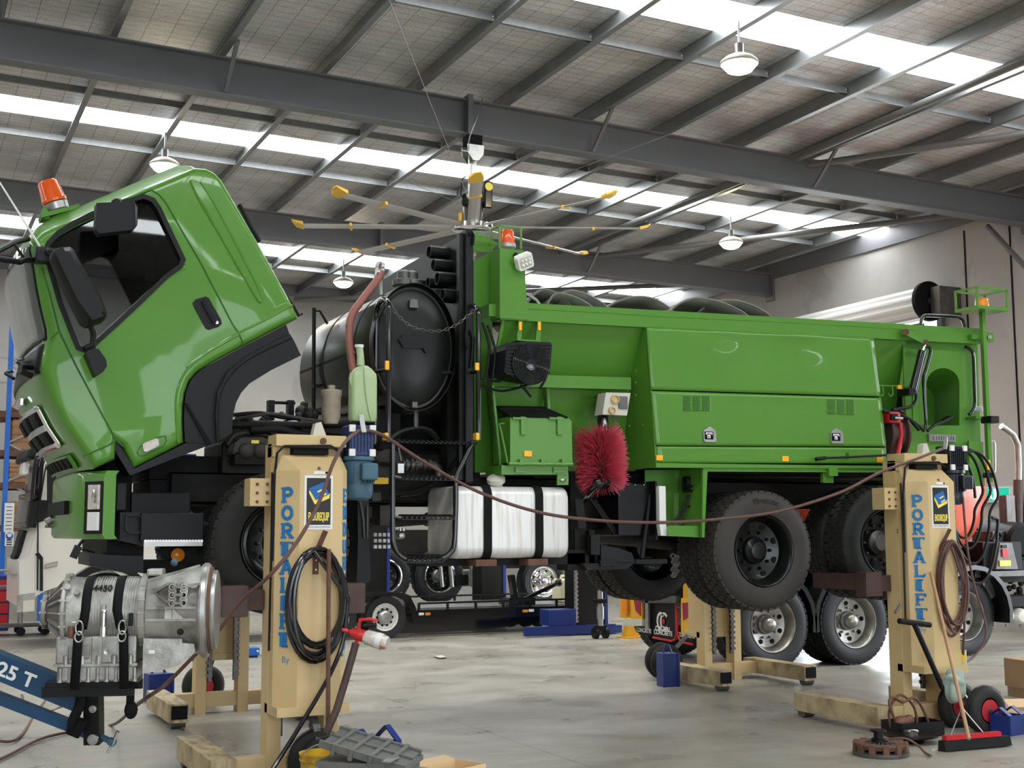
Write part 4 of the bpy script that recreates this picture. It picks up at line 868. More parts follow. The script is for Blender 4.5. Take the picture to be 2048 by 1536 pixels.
# engine box with its folded doors
face('box_front', [PY(1292, 653.5, 9.30), PY(1312, 934, 9.30), PY(1238, 944, 9.86), PY(1222, 690, 9.86)], 'green')
DENT = ((1450, 675, 26, 20, .022), (1600, 690, 60, 40, .032), (1550, 668, 20, 12, -.006), (1690, 690, 24, 28, -.006), (1380, 672, 30, 16, -.004), (1310, 665, 10, 14, .008), (1400, 760, 90, 16, -.006), (1650, 775, 90, 14, .006), (1440, 860, 20, 30, .006), (1700, 860, 22, 40, .008), (1740, 860, 14, 40, -.006), (1560, 810, 120, 14, .004), (1690, 905, 30, 8, .008), (1400, 902, 30, 9, .006))
def sheet(name, tl, tr, br, bl, Y, nx=56, ny=16, th=.02):
    g = []
    for j in range(ny+1):
        row = []
        for i in range(nx+1):
            u, v = i/nx, j/ny; x = (tl[0]*(1-u)+tr[0]*u)*(1-v)+(bl[0]*(1-u)+br[0]*u)*v; y = (tl[1]*(1-u)+tr[1]*u)*(1-v)+(bl[1]*(1-u)+br[1]*u)*v
            e = min(1, 8*u, 8*(1-u), 6*v+.35, 6*(1-v)); d = sum(a*math.exp(-((x-cx)/sx)**2-((y-cy)/sy)**2) for cx, cy, sx, sy, a in DENT)
            p = PY(x, y, Y); p.y += d*e; row.append(p)
        g.append(row)
    o = MB().quadstrip(g, closed=False).obj(name, 'green', T); md = o.modifiers.new('s', 'SOLIDIFY'); md.thickness = th; md.offset = 0
    return o
d1 = sheet('upper_door', (1292, 653.5), (1745, 675.5), (1760, 793), (1300.5, 779.5), YT)
d2 = sheet('lower_door', (1301, 782), (1760.5, 796), (1771, 893), (1311, 891), YT)
sheet('door_skirt', (1311.5, 892.5), (1771, 895.5), (1771, 927), (1312, 926), YT+.008, 40, 6)
plate('skirt_lip', [(1312, 926), (1773, 932), (1773, 937), (1312, 935)], YT-.02, YT+.1, 'green_plain'); plate('skirt_lip', [(1312, 928), (1773, 934), (1773, 935), (1312, 930)], YT+.0, YT+.3, 'green_plain')
face('box_core', [PY(1315, 660, 9.36), PY(1748, 680, 9.36), PY(1772, 930, 9.36), PY(1318, 925, 9.36)], 'black_matt')
face('box_rear', [PY(1746, 676, 9.31), PY(1773, 930, 9.31), PY(1715, 940, 9.75), PY(1690, 700, 9.75)], 'green_plain')
for x, y in ((1363, 789), (1652, 796)):
    vb = MB(); bpx(vb, x, y, x+59, y+34, YT-.012, YT-.002, .003); vo = vb.obj('louvre_panel', 'green', d2); vm = MB()
    for c_ in range(3):
        for r_ in range(9): bpx(vm, x+4+c_*19, y+3+r_*3.4, x+18+c_*19, y+4.9+r_*3.4, YT-.019, YT-.011)
    vm.obj('louvre_slot', 'green_seam', vo)
for x, y in ((1405, 857), (1659, 860)):
    lp_ = XZ([(x, y+7), (x+2, y+3), (x+12, y-4), (x+23, y+3), (x+25, y+7), (x+26, y+25), (x+24, y+27), (x+4, y+27), (x+1, y+24)], YT-.01); lo_ = MB().prism(lp_, YT-.025, YT-.005, .004).obj('paddle_latch', 'steel', d2)
    b = MB(); bpx(b, x+5, y+6, x+22, y+22, YT-.03, YT-.024); b.obj('latch_pocket', 'black_matt', lo_); b = MB(); bpx(b, x+7, y+8, x+20, y+13, YT-.038, YT-.028, .003); bpx(b, x+10, y+13, x+16, y+20, YT-.036, YT-.028, .003); b.obj('latch_paddle', 'chrome', lo_)
for x, y in ((1313, 910), (1565, 912), (1754, 914)):
    b = MB(); bpx(b, x, y, x+13, y+11, YT-.012, YT+.005, .003); b.obj('reflector', 'reflector', T)
line('lance', [(1634, 918), (1650, 916), (1700, 914), (1760, 911), (1790, 909)], YT-.06, .012, 'black'); MB().cyl(PY(1632, 918.5, YT-.06), PY(1650, 916, YT-.06), .018, n=10).obj('lance_nozzle', 'black', T); MB().beam(PY(1694, 918, YT-.02), PY(1695, 904, YT-.06), .03, .015).obj('lance_hook', 'green_plain', T)
for (x, y) in ((1272, 742), (1271, 765), (1271, 790), (1258, 852), (1286, 850)): MB().sphere(PY(x, y, 9.42), .009, 6).obj('rivet', 'green_plain', T)
# frame over the rear wheels and open mudguard box
plate('wheel_frame', [(1406, 934), (1773, 938), (1773, 945), (1415, 943), (1409, 1075), (1404, 1075)], YT, YT+.03, 'green_plain')
face('mudguard_side', [PY(1409, 936, 9.31), PY(1407, 1075, 9.31), PY(1356, 1073, 9.66), PY(1359, 938, 9.66)], 'green'); face('mudguard_base', [PY(1336, 1051, 9.36), PY(1407, 1052, 9.36), PY(1406, 1075, 9.36), PY(1336, 1072, 9.36)], 'green')
face('mudguard_back', [PY(1290, 940, 9.72), PY(1402, 938, 9.72), PY(1402, 1062, 9.72), PY(1290, 1062, 9.72)], 'green_plain')
b = MB(); bpx(b, 1318, 972, 1333, 1050, 9.40, 9.5, .006); b.prism(XZ([(1319, 1050), (1332, 1050), (1337, 1062), (1336, 1072), (1322, 1071)], 9.4), 9.4, 9.5); b.obj('alu_bar', 'white', T)
b = MB(); bpx(b, 1236, 966, 1312, 1072, 9.55, 10.2, .01); bpx(b, 1310, 962, 1316, 1080, 9.45, 9.6); b.obj('radiator', 'black', T)
for x in (1270, 1288, 1304): MB().sphere(PY(x, 970, 9.54), .008, 6).obj('bolt', 'steel', T)
b = MB(); bpx(b, 1374, 952, 1400, 985, 9.5, 9.6, .02); b.cyl(PY(1370, 972, 9.48), PY(1388, 973, 9.48), .012).cyl(PY(1370, 981, 9.48), PY(1388, 982, 9.48), .012); b.obj('valve_block', 'black', T)
for px in ([(1375, 990), (1364, 1020), (1350, 1040)], [(1380, 990), (1370, 1022), (1348, 1043)], [(1388, 985), (1386, 1010), (1372, 1013)], [(1366, 1010), (1366, 1055)]): line('hose', px, 9.5, .008, 'black', sm=3)
# undergear ahead of the rear axle
b = MB(); bpx(b, 1140, 945, 1300, 1060, 9.9, 10.6); bpx(b, 1150, 1058, 1178, 1125, 9.55, 9.9); bpx(b, 1178, 1060, 1190, 1128, 9.5, 9.56); b.obj('undergear', 'chassis', T)
plate('undergear_plate', [(1150, 998), (1166, 998), (1173, 1057), (1157, 1057)], 9.5, 9.53, 'black_plastic'); plate('undergear_bracket', [(1182, 1070), (1200, 1069), (1200, 1110), (1182, 1109)], 9.42, 9.5, 'black_plastic')
plate('scoop_side', [(1202, 1090), (1240, 1097), (1264, 1106), (1270, 1125), (1202, 1126)], 9.45, 9.48, 'black'); plate('scoop', [(1165, 1127), (1270, 1126), (1254, 1138), (1184, 1140)], 9.40, 9.9, 'black_plastic'); b = MB(); bpx(b, 1201, 1120, 1232, 1132, 9.38, 9.42); b.obj('scoop_hinge', 'black_plastic', T)
MB().tube([PY(1284, 1117, 9.5), PY(1300, 990, 9.55)], .022, 10).obj('support_post', 'black_plastic', T); b = MB(); bpx(b, 1272, 1119, 1335, 1127, 9.45, 9.7); b.obj('support_foot', 'black_plastic', T); MB().tube([PY(1180, 996, 9.6), PY(1228, 1067, 9.6)], .02, 8).tube([PY(1188, 1000, 9.62), PY(1234, 1066, 9.62)], .02, 8).obj('diagonal_brace', 'black', T)
chn = MB()
for k in range(14): chn.tube([PY(1350+((k*7) % 9)-4+5*math.cos(a), 1112+k*3+4*math.sin(a), 9.62) for a in [2*PI*j/8 for j in range(8)]], .005, 5, True)
chn.obj('hanging_chain', 'steel_dark', T)
for y in (11.25,): MB().box(5.2, 9.6, y, y+.5, 2.0, 2.25).obj('far_side_skirt', 'chassis', T)
MB().box(5.9, 9.7, 9.9, 11.2, 2.22, 2.5).box(4.6, 9.75, 9.95, 11.4, 2.5, 3.1).obj('hopper_core', 'chassis', T)
face('front_wall_lower', [V((X0+.1, 9.6, 3.3)), V((X0+.1, 11.6, 3.3)), V((X0+.1, 11.4, 2.1)), V((X0+.1, 9.8, 2.1))], 'black_matt')
b = MB(); bpx(b, 1646, 946, 1667, 966, 9.32, 9.36); b.obj('frame_lug', 'green_plain', T); b = MB(); bpx(b, 1658, 936, 1676, 952, 9.26, 9.36); b.obj('frame_hook', 'green_plain', T)
# axles and suspension
for x, z in ((6.93, 1.5), (8.33, 1.5), (2.58, 1.58)):
    MB().cyl((x, 9.7, z), (x, 11.3, z), .07).sphere((x, 10.5, z), .19, 16, (1, 1, 1)).obj('axle', 'chassis', T)
for y in (10.0, 10.9): MB().prism([(6.3, 1.70), (6.9, 1.62), (8.4, 1.62), (8.95, 1.70), (8.95, 1.78), (6.3, 1.78)], y, y+.09).obj('leaf_spring', 'chassis', T)
b = MB(); b.prism([(1.9, 1.78), (2.58, 1.68), (3.3, 1.78), (3.3, 1.72), (2.58, 1.62), (1.9, 1.72)], 9.98, 10.07).obj('leaf_spring', 'chassis', T); b = MB(); b.prism([(1.9, 1.78), (2.58, 1.68), (3.3, 1.78), (3.3, 1.72), (2.58, 1.62), (1.9, 1.72)], 10.88, 10.97); b.obj('leaf_spring', 'chassis', T)
b = MB(); b.tube([(2.0, 10.2, 1.7), (3.0, 10.3, 1.72), (4.2, 10.45, 1.8)], .05, 10).tube([(4.2, 10.5, 1.8), (6.9, 10.5, 1.55)], .06, 12).tube([(1.7, 9.9, 1.66), (2.4, 9.95, 1.62)], .03, 8).tube([(1.95, 9.8, 1.85), (2.2, 9.85, 1.68), (2.3, 9.85, 1.72)], .04, 8); b.obj('driveline', 'grimy', T)
# ---- wheels -------------------------------------------------------------
def wheel(name, parent, R_=.525, w=.28, rim=.30, tm='rubber', rm='rim_black', hubm='steel_dark', dish=.13, lugs=True, blocks=44, dome=False, holes=8):
    """tyre with its outer face at y = 0, axle along +Y"""
    t = MB(); rr = rim+.015
    prof = [(rr, .03), (rr+.01, .0), (rr+.05, -.012), (rr+.12, -.016), (R_-.05, -.006), (R_-.02, .012), (R_-.004, .03), (R_, .06), (R_, w-.06), (R_-.004, w-.03), (R_-.05, w+.0), (rr+.05, w+.006), (rr, w-.02)]
    t.lathe(prof, (0, 0, 0), (0, 1, 0), 56, cap=False)
    to = t.obj(name, tm, parent, False)
    if blocks:
        g = MB()
        for k in range(blocks):
            a = 2*PI*k/blocks; ca, sa = math.cos(a), math.sin(a)
            for y0, y1, off in ((.018, .075, 0), (.088, w/2-.006, .5), (w/2+.006, w-.088, 0), (w-.075, w-.018, .5)):
                a2 = a+off*2*PI/blocks; d = PI/blocks*.78; m = []
                for yy, ro in ((y0, 0), (y1, 0)):
                    for aa, r_ in ((a2-d, R_-.014), (a2+d, R_-.014), (a2+d, R_+.009), (a2-d, R_+.009)):
                        if r_ > R_ and yy == .018: r_ -= .006
                        m.append(V((r_*math.cos(aa), yy, r_*math.sin(aa))))
                g.quadstrip([m[:4], m[4:]], smooth=False)
        g.obj('tread', tm, to, False)
    r = MB(); r.lathe([(rim+.022, .012), (rim+.012, -.006), (rim, .0), (rim-.012, .03), (rim-.03, dish*.5), (rim-.045, dish), (rim*.62, dish+.02), (.12, dish+.03), (.12, dish+.06), (rim-.03, dish+.06), (rim-.01, w-.02), (rim+.02, w-.01)], (0, 0, 0), (0, 1, 0), 48, cap=False)
    ro = r.obj('rim', rm, to, False)
    hb_ = MB(); hb_.lathe([(.115, dish+.04), (.115, dish-.01), (.09, dish-.03), (.075, dish-.05), (.03, dish-.056), (0, dish-.056)], (0, 0, 0), (0, 1, 0), 24)
    if dome: hb_.lathe([(.10, dish), (.10, dish-.05), (.085, dish-.10), (.05, dish-.13), (0, dish-.14)], (0, 0, 0), (0, 1, 0), 24)
    hb_.obj('hub', hubm, to, False)
    if lugs:
        n_ = MB()
        for k in range(10): a = 2*PI*k/10; n_.lathe([(.016, .03), (.016, -.02), (.01, -.03), (0, -.03)], (.165*math.cos(a), dish+.02, .165*math.sin(a)), (0, 1, 0), 6)
        n_.lathe([(.155, dish+.028), (.175, dish+.028), (.175, dish+.034), (.155, dish+.034), (.155, dish+.028)], (0, 0, 0), (0, 1, 0), 24, cap=False); n_.obj('wheel_bolt', hubm, ro, False)
    if holes:
        h_ = MB()
        for k in range(holes): a = 2*PI*(k+.5)/holes; h_.lathe([(.03, .0), (.03, .006), (0, .006)], (.225*math.cos(a), dish+.004, .225*math.sin(a)), (0, 1, 0), 12)
        h_.lathe([(.215, dish+.03), (.235, dish+.03), (.235, dish+.003), (.215, dish+.003), (.215, dish+.03)], (0, 0, 0), (0, 1, 0), 24, cap=False) if False else None; h_.obj('hand_hole', 'black_matt', ro, False)
    return to
def flat_place(o, loc, rz=0, ry=0.):
    o.location = loc; o.rotation_euler = (0, ry, rz)
TL = V(T.location)
w1 = wheel('rear_wheel', T, tm='rubber_brown', hubm='rim_black'); flat_place(w1, V((6.93, 9.27, 1.515))-TL)
tt = text_mesh('Firestone', .075, .003, True)
for v in tt.b.verts:
    a = PI/2-v.co.x/.455-.05; r = .44+v.co.y; v.co = V((r*math.cos(a), -.016-v.co.z, r*math.sin(a)))
tt.obj('tyre_lettering', 'rubber_new', w1, False)
def wcopy(src, loc, ry=0., rz=0.):
    o = dup(src, None, parent=src.parent); flat_place(o, V(loc)-TL, rz, ry); return o
wi = wheel('rear_wheel', T, tm='rubber', lugs=False, holes=0); flat_place(wi, V((6.93, 9.60, 1.515))-TL)
w2 = wheel('rear_wheel', T, tm='rubber', blocks=38, hubm='steel_dark'); flat_place(w2, V((8.36, 9.29, 1.575))-TL); wcopy(wi, (8.36, 9.61, 1.575), .1)
for x in (6.93, 8.36): wcopy(wi, (x, 11.12, 1.515), .2); wcopy(wi, (x, 11.72, 1.515), .1, PI)
wf_ = wheel('front_wheel', T, tm='rubber', dish=.05); flat_place(wf_, V((2.60, 9.36, 1.61))-TL); o = dup(wf_, None, parent=T); flat_place(o, V((2.60, 11.66, 1.61))-TL, PI)
# ---- rear end -------------------------------------------------------------
face('rear_hopper_side', [PY(1744, 676, 9.36), PY(1812, 681, 9.36), PY(1790, 830, 9.75), PY(1740, 830, 9.75)], 'green')
YR = 9.38; rp = [(1806, 682), (1953, 690), (1963, 972), (1816, 972), (1812, 830), (1809, 778)]
arch = [(1853, 851), (1853, 760)]+[(1886+33*math.cos(R(a)), 768-32*math.sin(R(a))) for a in range(170, -1, -17)]+[(1919, 851)]
mb = MB(); mb.holed(trace(rp, YR), [trace(arch, YR)], (0, .015, 0)); mb.obj('rear_side_panel', 'green', T)
ar = trace(arch, YR); mb = MB(); mb.quadstrip([ar, [p+V((.05, .22, -.05)) for p in ar], [p+V((.1, .45, -.12)) for p in ar]], cap=False); mb.b.faces.new([mb.b.verts.new(p+V((.1, .45, -.12))) for p in ar]); mb.obj('arch_recess', 'green', T, smooth=40)
face('rear_wall', [PY(1953, 690, YR), PY(1963, 972, YR), V((PY(1963, 972, YR).x, 11.6, PY(1963, 972, YR).z)), V((PY(1953, 690, YR).x, 11.6, PY(1953, 690, YR).z))], 'green_plain')
plate('rear_fillet', [(1812, 776), (1828, 768), (1850, 750), (1850, 850), (1826, 850), (1826, 790)], YR-.012, YR-.002, 'green')
line('hook_rail', [(1757, 771), (1828, 773)], 9.36, .007, 'green_plain')
for x in (1765, 1784): line('rail_hook', [(x, 772), (x+2, 786), (x, 792), (x-5, 792), (x-7, 786)], 9.35, .006, 'green_plain')
b = MB(); bpx(b, 1796, 770, 1804, 778, 9.34, 9.36); b.obj('reflector', 'reflector', T)
face('rear_link', [PY(1808, 662, 9.22), PY(1820, 661, 9.22), PY(1857, 682, 9.22), PY(1850, 689, 9.22), PY(1808, 668, 9.22)], 'green_plain', th=.03); MB().cyl(PY(1812, 664, 9.2), PY(1812, 664, 9.28), .03, n=14).cyl(PY(1852, 684, 9.2), PY(1852, 684, 9.28), .025, n=14).obj('link_pin', 'rust', T)
MB().cyl(PY(1849, 689, 9.24), PY(1843, 705, 9.24), .014).obj('ram_rod', 'chrome', T); MB().cyl(PY(1844, 702, 9.24), PY(1825, 780, 9.24), .036, n=16).cyl(PY(1850, 712, 9.23), PY(1830, 786, 9.23), .015).obj('ram', 'black_gloss', T); b = MB(); bpx(b, 1818, 776, 1832, 790, 9.2, 9.36); b.obj('ram_mount', 'black', T)
for px in ([(1848, 692), (1856, 693), (1861, 699), (1860, 710), (1852, 740), (1847, 757), (1849, 800), (1852, 848), (1848, 858)], [(1931, 694), (1938, 697), (1945, 705), (1947, 720), (1949, 770), (1950, 806), (1946, 820), (1938, 829)]): line('grab_rail', px, 9.30, .017, 'black_gloss', n=10, sm=4)
line('top_rail_loop', [(1841, 650), (1844, 637), (1852, 631), (1880, 632), (1912, 634), (1924, 639), (1930, 654)], 9.42, .017, 'black_gloss', n=10, sm=4)
for px in ([(1832, 786), (1832, 800), (1822, 813), (1800, 817), (1785, 820)], [(1766, 823), (1790, 826), (1815, 836), (1835, 850), (1848, 862)], [(1905, 833), (1890, 842), (1870, 850), (1855, 862)], [(1803, 832), (1820, 840), (1838, 860)]): line('rear_hose', px, 9.28, .016, 'black', n=8, sm=5)
MB().sphere(PY(1903, 830, 9.8), .03, 10).cyl(PY(1903, 830, 9.8), PY(1886, 841, 9.4), .02).obj('hose_nozzle', 'black', T)
rl = MB(); rc = PY(1775, 868, 9.5); rl.lathe([(.1, -.1), (.24, -.1), (.25, -.09), (.25, -.08), (.2, -.07), (.2, .07), (.25, .08), (.25, .1), (.1, .1)], rc, (1, -.15, 0), 30); rl.obj('hose_reel', 'fork_brown', T)
b = MB(); bpx(b, 1779, 822, 1803, 847, 9.26, 9.4, .02); b.tube(trace([(1800, 845), (1803, 870), (1796, 905), (1790, 925)], 9.3), .022, 8); b.obj('reel_bracket', 'red', T); b = MB(); bpx(b, 1783, 827, 1797, 841, 9.24, 9.27, .006); b.obj('reel_gear', 'black', T); MB().cyl(PY(1790, 836, 9.24), PY(1806, 837, 9.2), .016).obj('reel_coupling', 'steel', T)
# rear beacon pole
po = PY(1964, 620, 9.2); MB().beam((po.x, 9.2, PY(1981, 965, 9.2).z), (po.x, 9.2, po.z), .042, .042, (0, 1, 0)).obj('beacon_pole', 'green_plain', T)
pb_ = MB(); a, c = PY(1932, 616, 9.2), PY(1994, 616, 9.2); zz = po.z; pb_.box(a.x, c.x, 9.05, 9.35, zz-.02, zz+.012)
for x in (a.x+.01, c.x-.01):
    for y in (9.06, 9.34): pb_.beam((x, y, zz), (x, y, zz+.19), .018)
    pb_.beam((x, 9.06, zz+.19), (x, 9.34, zz+.19), .018)
for y in (9.06, 9.34): pb_.beam((a.x, y, zz+.19), (c.x, y, zz+.19), .018)
pb_.obj('beacon_cage', 'green_plain', T); p = V((po.x, 9.2, zz)); MB().lathe([(.07, .012), (.07, .03), (0, .03)], p, (0, 0, 1), 18).obj('beacon_base', 'black', T); MB().lathe([(.066, .03), (.066, .08), (.06, .10), (.062, .105), (.055, .115), (0, .118)], p, (0, 0, 1), 22).obj('beacon_lens', 'amber', T)
b = MB(); bpx(b, 1982, 831, 2000, 846, 9.12, 9.26, .01); b.obj('camera_box', 'black_plastic', T); line('step_handle', [(1981, 884), (1988, 881), (1990, 890), (1990, 942), (1986, 947), (1982, 946)], 9.18, .01, 'steel'); b = MB(); bpx(b, 1974, 920, 1982, 940, 9.14, 9.17, .006); b.obj('reflector', 'reflector', T); MB().lathe([(.05, 0), (.06, .02), (.05, .05), (.0, .06)], PY(1977, 956, 9.2), (0, 0, 1), 16).obj('rear_lamp', 'black_gloss', T)
b = MB(); bpx(b, 1951, 812, 1966, 823, 9.3, 9.33, .006); b.obj('rear_plate', 'steel', T)
mb = MB(); bpx(mb, 1858, 868, 1912, 884, 9.35, 9.42)
for k in range(9): bpx(mb, 1869+k*4.8, 872, 1872.4+k*4.8, 879, 9.33, 9.36)
mb.obj('manifold', 'steel', T); plate('rear_tail_plate', [(1938, 882), (1966, 884), (1970, 972), (1940, 972)], 9.30, 9.33, 'green_plain')
# canvas cover bundled on its hoops above the hopper
for k, (x0, y0, xp, yp, x1, y1, Y) in enumerate(((1052, 606, 1088, 580, 1142, 609, 9.7), (1100, 600, 1142, 582, 1216, 614, 9.8), (1208, 612, 1282, 594, 1344, 619, 9.9), (1337, 619, 1398, 597, 1496, 628, 9.8), (1395, 622, 1462, 601, 1545, 630, 10.0), (1095, 610, 1118, 588, 1190, 613, 9.6))):
    a, pk, c = PY(x0, y0+6, Y), PY(xp, yp, Y), PY(x1, y1+6, Y); g = []
    for j in range(9):
        y = Y+1.5*j/8; row = []
        for i in range(25):
            u = i/24; sk = (pk.x-a.x)/(c.x-a.x); x = a.x+(c.x-a.x)*u; uu = .5*u/sk if u < sk else .5+.5*(u-sk)/(1-sk)
            z = a.z+(c.z-a.z)*u+(pk.z-(a.z+(c.z-a.z)*sk))*math.sin(PI*uu)**.8+(.012*math.sin(14*u+2.2*j+k)*math.sin(PI*u) if 0 < j < 8 else 0)-.07*math.sin(PI*j/8)*math.sin(PI*u)
            row.append(V((x+.015*math.sin(3*j+k), y, z)))
        g.append(row)
    cv = MB().quadstrip(g, closed=False).obj('canvas_cover', 'tarp', T); md = cv.modifiers.new('s', 'SOLIDIFY'); md.thickness = .01
    MB().tube([p+V((0, -.005, .004)) for p in g[0]], .009, 6).obj('cover_hoop', 'tarp', cv)
MB().tube(trace([(1053, 588), (1072, 600), (1079, 610)], 9.5), .016, 8).obj('cover_arm', 'steel', T)
# ================================================================= CREAM LIFTING POSTS
def slab_letter(ch, mb, x, z, w, h, st):
    """slab serif capital drawn in the XZ plane (local), thickness along y"""
    def bar(x0, z0, x1, z1, t=st): mb.beam((x+x0*w, 0, z+z0*h), (x+x1*w, 0, z+z1*h), .004, t, up=(0, 0, 1) if abs(x1-x0) > abs(z1-z0) else (1, 0, 0))
    def serif(cx, cz, k=.42): mb.box(x+(cx-k/2)*w, x+(cx+k/2)*w, -.0022, .0022, z+cz*h-st*.28, z+cz*h+st*.28)
    def bowl(cx, cz, rx, rz, a0, a1):
        p = [(x+(cx+rx*math.cos(R(a)))*w, z+(cz+rz*math.sin(R(a)))*h) for a in [a0+(a1-a0)*k/10 for k in range(11)]]
        for (a, b_), (c, d) in zip(p, p[1:]): mb.beam((a, 0, b_), (c, 0, d), .004, st*.95, up=V((c-a, 0, d-b_)).cross(V((0, 1, 0))))
    if ch in 'PRLITFEDN': 
        bar(.22, 0, .22, 1)
        if ch not in 'TI': serif(.24, .03); serif(.2, .97, .35)
    if ch in 'PR': bowl(.45, .72, .38, .25, 90, -90); bar(.2, .96, .5, .96, st*.7); bar(.2, .48, .5, .48, st*.7)
    if ch == 'R': bar(.5, .46, .85, .04); serif(.85, .03, .35)
    if ch == 'O' or ch == 'Q': bowl(.5, .5, .36, .44, 0, 360)
    if ch == 'L': bar(.2, .05, .9, .05, st*.7); bar(.88, .02, .88, .28, st*.6)
    if ch == 'T':
        mb.box(x-.0*w, x+w, -.0022, .0022, z+.88*h, z+1.0*h)
        for cx in (.05, .95): mb.box(x+(cx-.05)*w, x+(cx+.05)*w, -.0022, .0022, z+.76*h, z+h)
        mb.box(x+.37*w, x+.63*w, -.0022, .0022, z, z+h); serif(.5, .03, .46)
    if ch == 'I': mb.box(x+.37*w, x+.63*w, -.0022, .0022, z, z+h); serif(.5, .03, .5); serif(.5, .97, .5)
    if ch == 'A': bar(.15, .0, .5, 1); bar(.85, .0, .5, 1); bar(.25, .32, .75, .32, st*.6); serif(.15, .03, .38); serif(.85, .03, .38)
    if ch == 'F': bar(.2, .95, .9, .95, st*.7); bar(.2, .5, .7, .5, st*.7); bar(.88, .72, .88, 1.0, st*.6); bar(.68, .4, .68, .62, st*.5)
    if ch == 'E': bar(.2, .95, .9, .95, st*.7); bar(.2, .5, .7, .5, st*.7); bar(.2, .05, .9, .05, st*.7); bar(.88, .75, .88, 1.0, st*.5); bar(.88, 0, .88, .25, st*.5)
    if ch == 'N': bar(.8, 0, .8, 1); bar(.22, .98, .8, .02)
    if ch == 'D': bowl(.4, .5, .42, .45, 90, -90)
    if ch == 'U': bar(.2, .3, .2, 1); bar(.8, .3, .8, 1); bowl(.5, .3, .3, .26, 180, 360)
def lift_post(label, loc, rz, mcol, num=None, front=True):
    """local frame: -y is the cover side facing out, +y carries the forks under the wheel; origin on the floor"""
    t = thing('lift_column', label, 'vehicle lift', loc, 'cream lifting posts under the truck', rz)
    H = 2.36
    # cover: chamfered sheet box
    pl = [(-.245, .06), (-.245, -.09), (-.115, -.225), (.185, -.225), (.235, -.165), (.235, .06)]
    cv = MB(); zb_ = .54; zt_ = 2.11
    def rg(z, ins=0., dy=0.): return [V((x*(1-ins), y*(1-ins)+dy, z)) for x, y in pl]
    cv.quadstrip([rg(zb_), rg(zt_), [V((-.235, .06, 2.22)), V((-.235, -.0, 2.22)), V((-.20, -.075, 2.22)), V((.20, -.075, 2.22)), V((.225, -.05, 2.22)), V((.225, .06, 2.22))]], smooth=False)
    cover = cv.obj('post_cover', 'cream', t, False)
    MB().sphere((.02, -.215, 2.125), .012, 8).obj('screw', 'steel_dark', cover, False)
    MB().box(-.25, .25, -.235, .08, .48, .542).obj('cover_skirt', 'cream', t, False)
    for sx in (-1, 1):
        MB().beam((sx*.20, .10, .0), (sx*.20, .10, H-.06), .10, .16, (0, 1, 0)).obj('mast_channel', 'cream', t, False)
    rk = MB(); rk.box(-.135, -.10, .16, .19, .3, 1.9)
    for k in range(26): rk.box(-.155, -.10, .17, .205, .34+k*.06, .37+k*.06)
    rk.obj('safety_rack', 'steel_dark', t, False)
    rk = MB(); rk.box(.10, .135, .16, .19, .3, 1.9)
    for k in range(26): rk.box(.10, .155, .17, .205, .34+k*.06, .37+k*.06)
    rk.obj('safety_rack', 'steel_dark', t, False)
    tp = MB(); tp.box(-.25, .25, -.10, .12, 2.28, H, .004); tp.box(-.25, .25, -.02, .12, 2.21, 2.28); tp.obj('head_plate', 'cream', t, False)
    MB().box(-.13, .12, -.103, -.02, 2.225, 2.275).obj('head_slot', 'black_matt', t, False)
    MB().lathe([(.022, 0), (.022, .015), (.0, .018)], (.08, -.10, 2.32), (0, -1, 0), 12).obj('bolt', 'rust', t, False)
    MB().prism([(.03, H-.005), (.05, H+.09), (.09, H+.10), (.13, H+.0)], -.02, .05).obj('lifting_lug', 'off_white', t, False)
    cab_ = MB().tube([(-.25, -.06, 1.5), (-.255, -.07, 2.0), (-.24, -.09, 2.23), (-.20, -.11, 2.275), (.15, -.11, 2.275), (.22, -.09, 2.24), (.26, .0, 2.17)], .009, 8).tube([(-.20, -.115, 2.28), (.13, -.115, 2.29), (.22, -.1, 2.25)], .006, 6)
    cab_.tube([(-.262, -.05, .9), (-.26, -.055, 1.6), (-.26, -.05, 2.1)], .008, 6).obj('control_cable', 'black_plastic', t, False)
    bb = MB(); bb.box(-.40, -.22, .0, .16, 1.87, 2.06, .003); br = bb.obj('side_bracket', 'cream', t, False)
    bs = MB()
    for i in range(2):
        for j in range(3): bs.lathe([(.011, 0), (.011, .008), (0, .01)], (-.35+i*.07, .0, 1.90+j*.06), (0, -1, 0), 8)
    bs.obj('bolt', 'rust', br, False)
    # legs with rollers, pneumatic wheels
    lg = MB(); lg.box(-.58, .58, .03, .15, .06, .19, .004); lg.obj('base_beam', 'cream', t, False)
    for sx in (-1, 1):
        l_ = MB(); x0 = sx*.56
        pr = [(-.08, 0.0, .04), (.08, 0.0, .04)]
        l_.b.free(); l_ = MB(); l_.box(x0-.085, x0+.085, -.10, 1.02, .055, .215, .003)
        leg = l_.obj('leg', 'cream_dirty', t, False)
        MB().box(x0-.068, x0+.068, 1.0, 1.03, .085, .2).obj('leg_mouth', 'black_matt', leg, False)
        MB().cyl((x0-.06, .95, .055), (x0+.06, .95, .055), .055, n=18).obj('roller', 'steel_dark', leg, False)
    # forks under the tyre
    fk = MB()
    for sx in (-1, 1): fk.box(sx*.33-.075, sx*.33+.075, .12, 1.0, 1.16, 1.30, .004); fk.box(sx*.42-.13, sx*.42+.05, .10, .24, 1.12, 1.33, .004)
    fk.obj('wheel_fork', 'fork_brown', t, False)
    # motor and gearbox at the top of one side
    mo = MB(); mx, my = .36, -.02
    gb = MB(); gb.box(mx-.09, mx+.09, my-.09, my+.09, 2.22, 2.44, .01)
    for k in range(7): gb.box(mx-.078+k*.024, mx-.07+k*.024, my-.1, my-.088, 2.25, 2.41)
    gbo = gb.obj('reduction_gear', mcol[0], t, False)
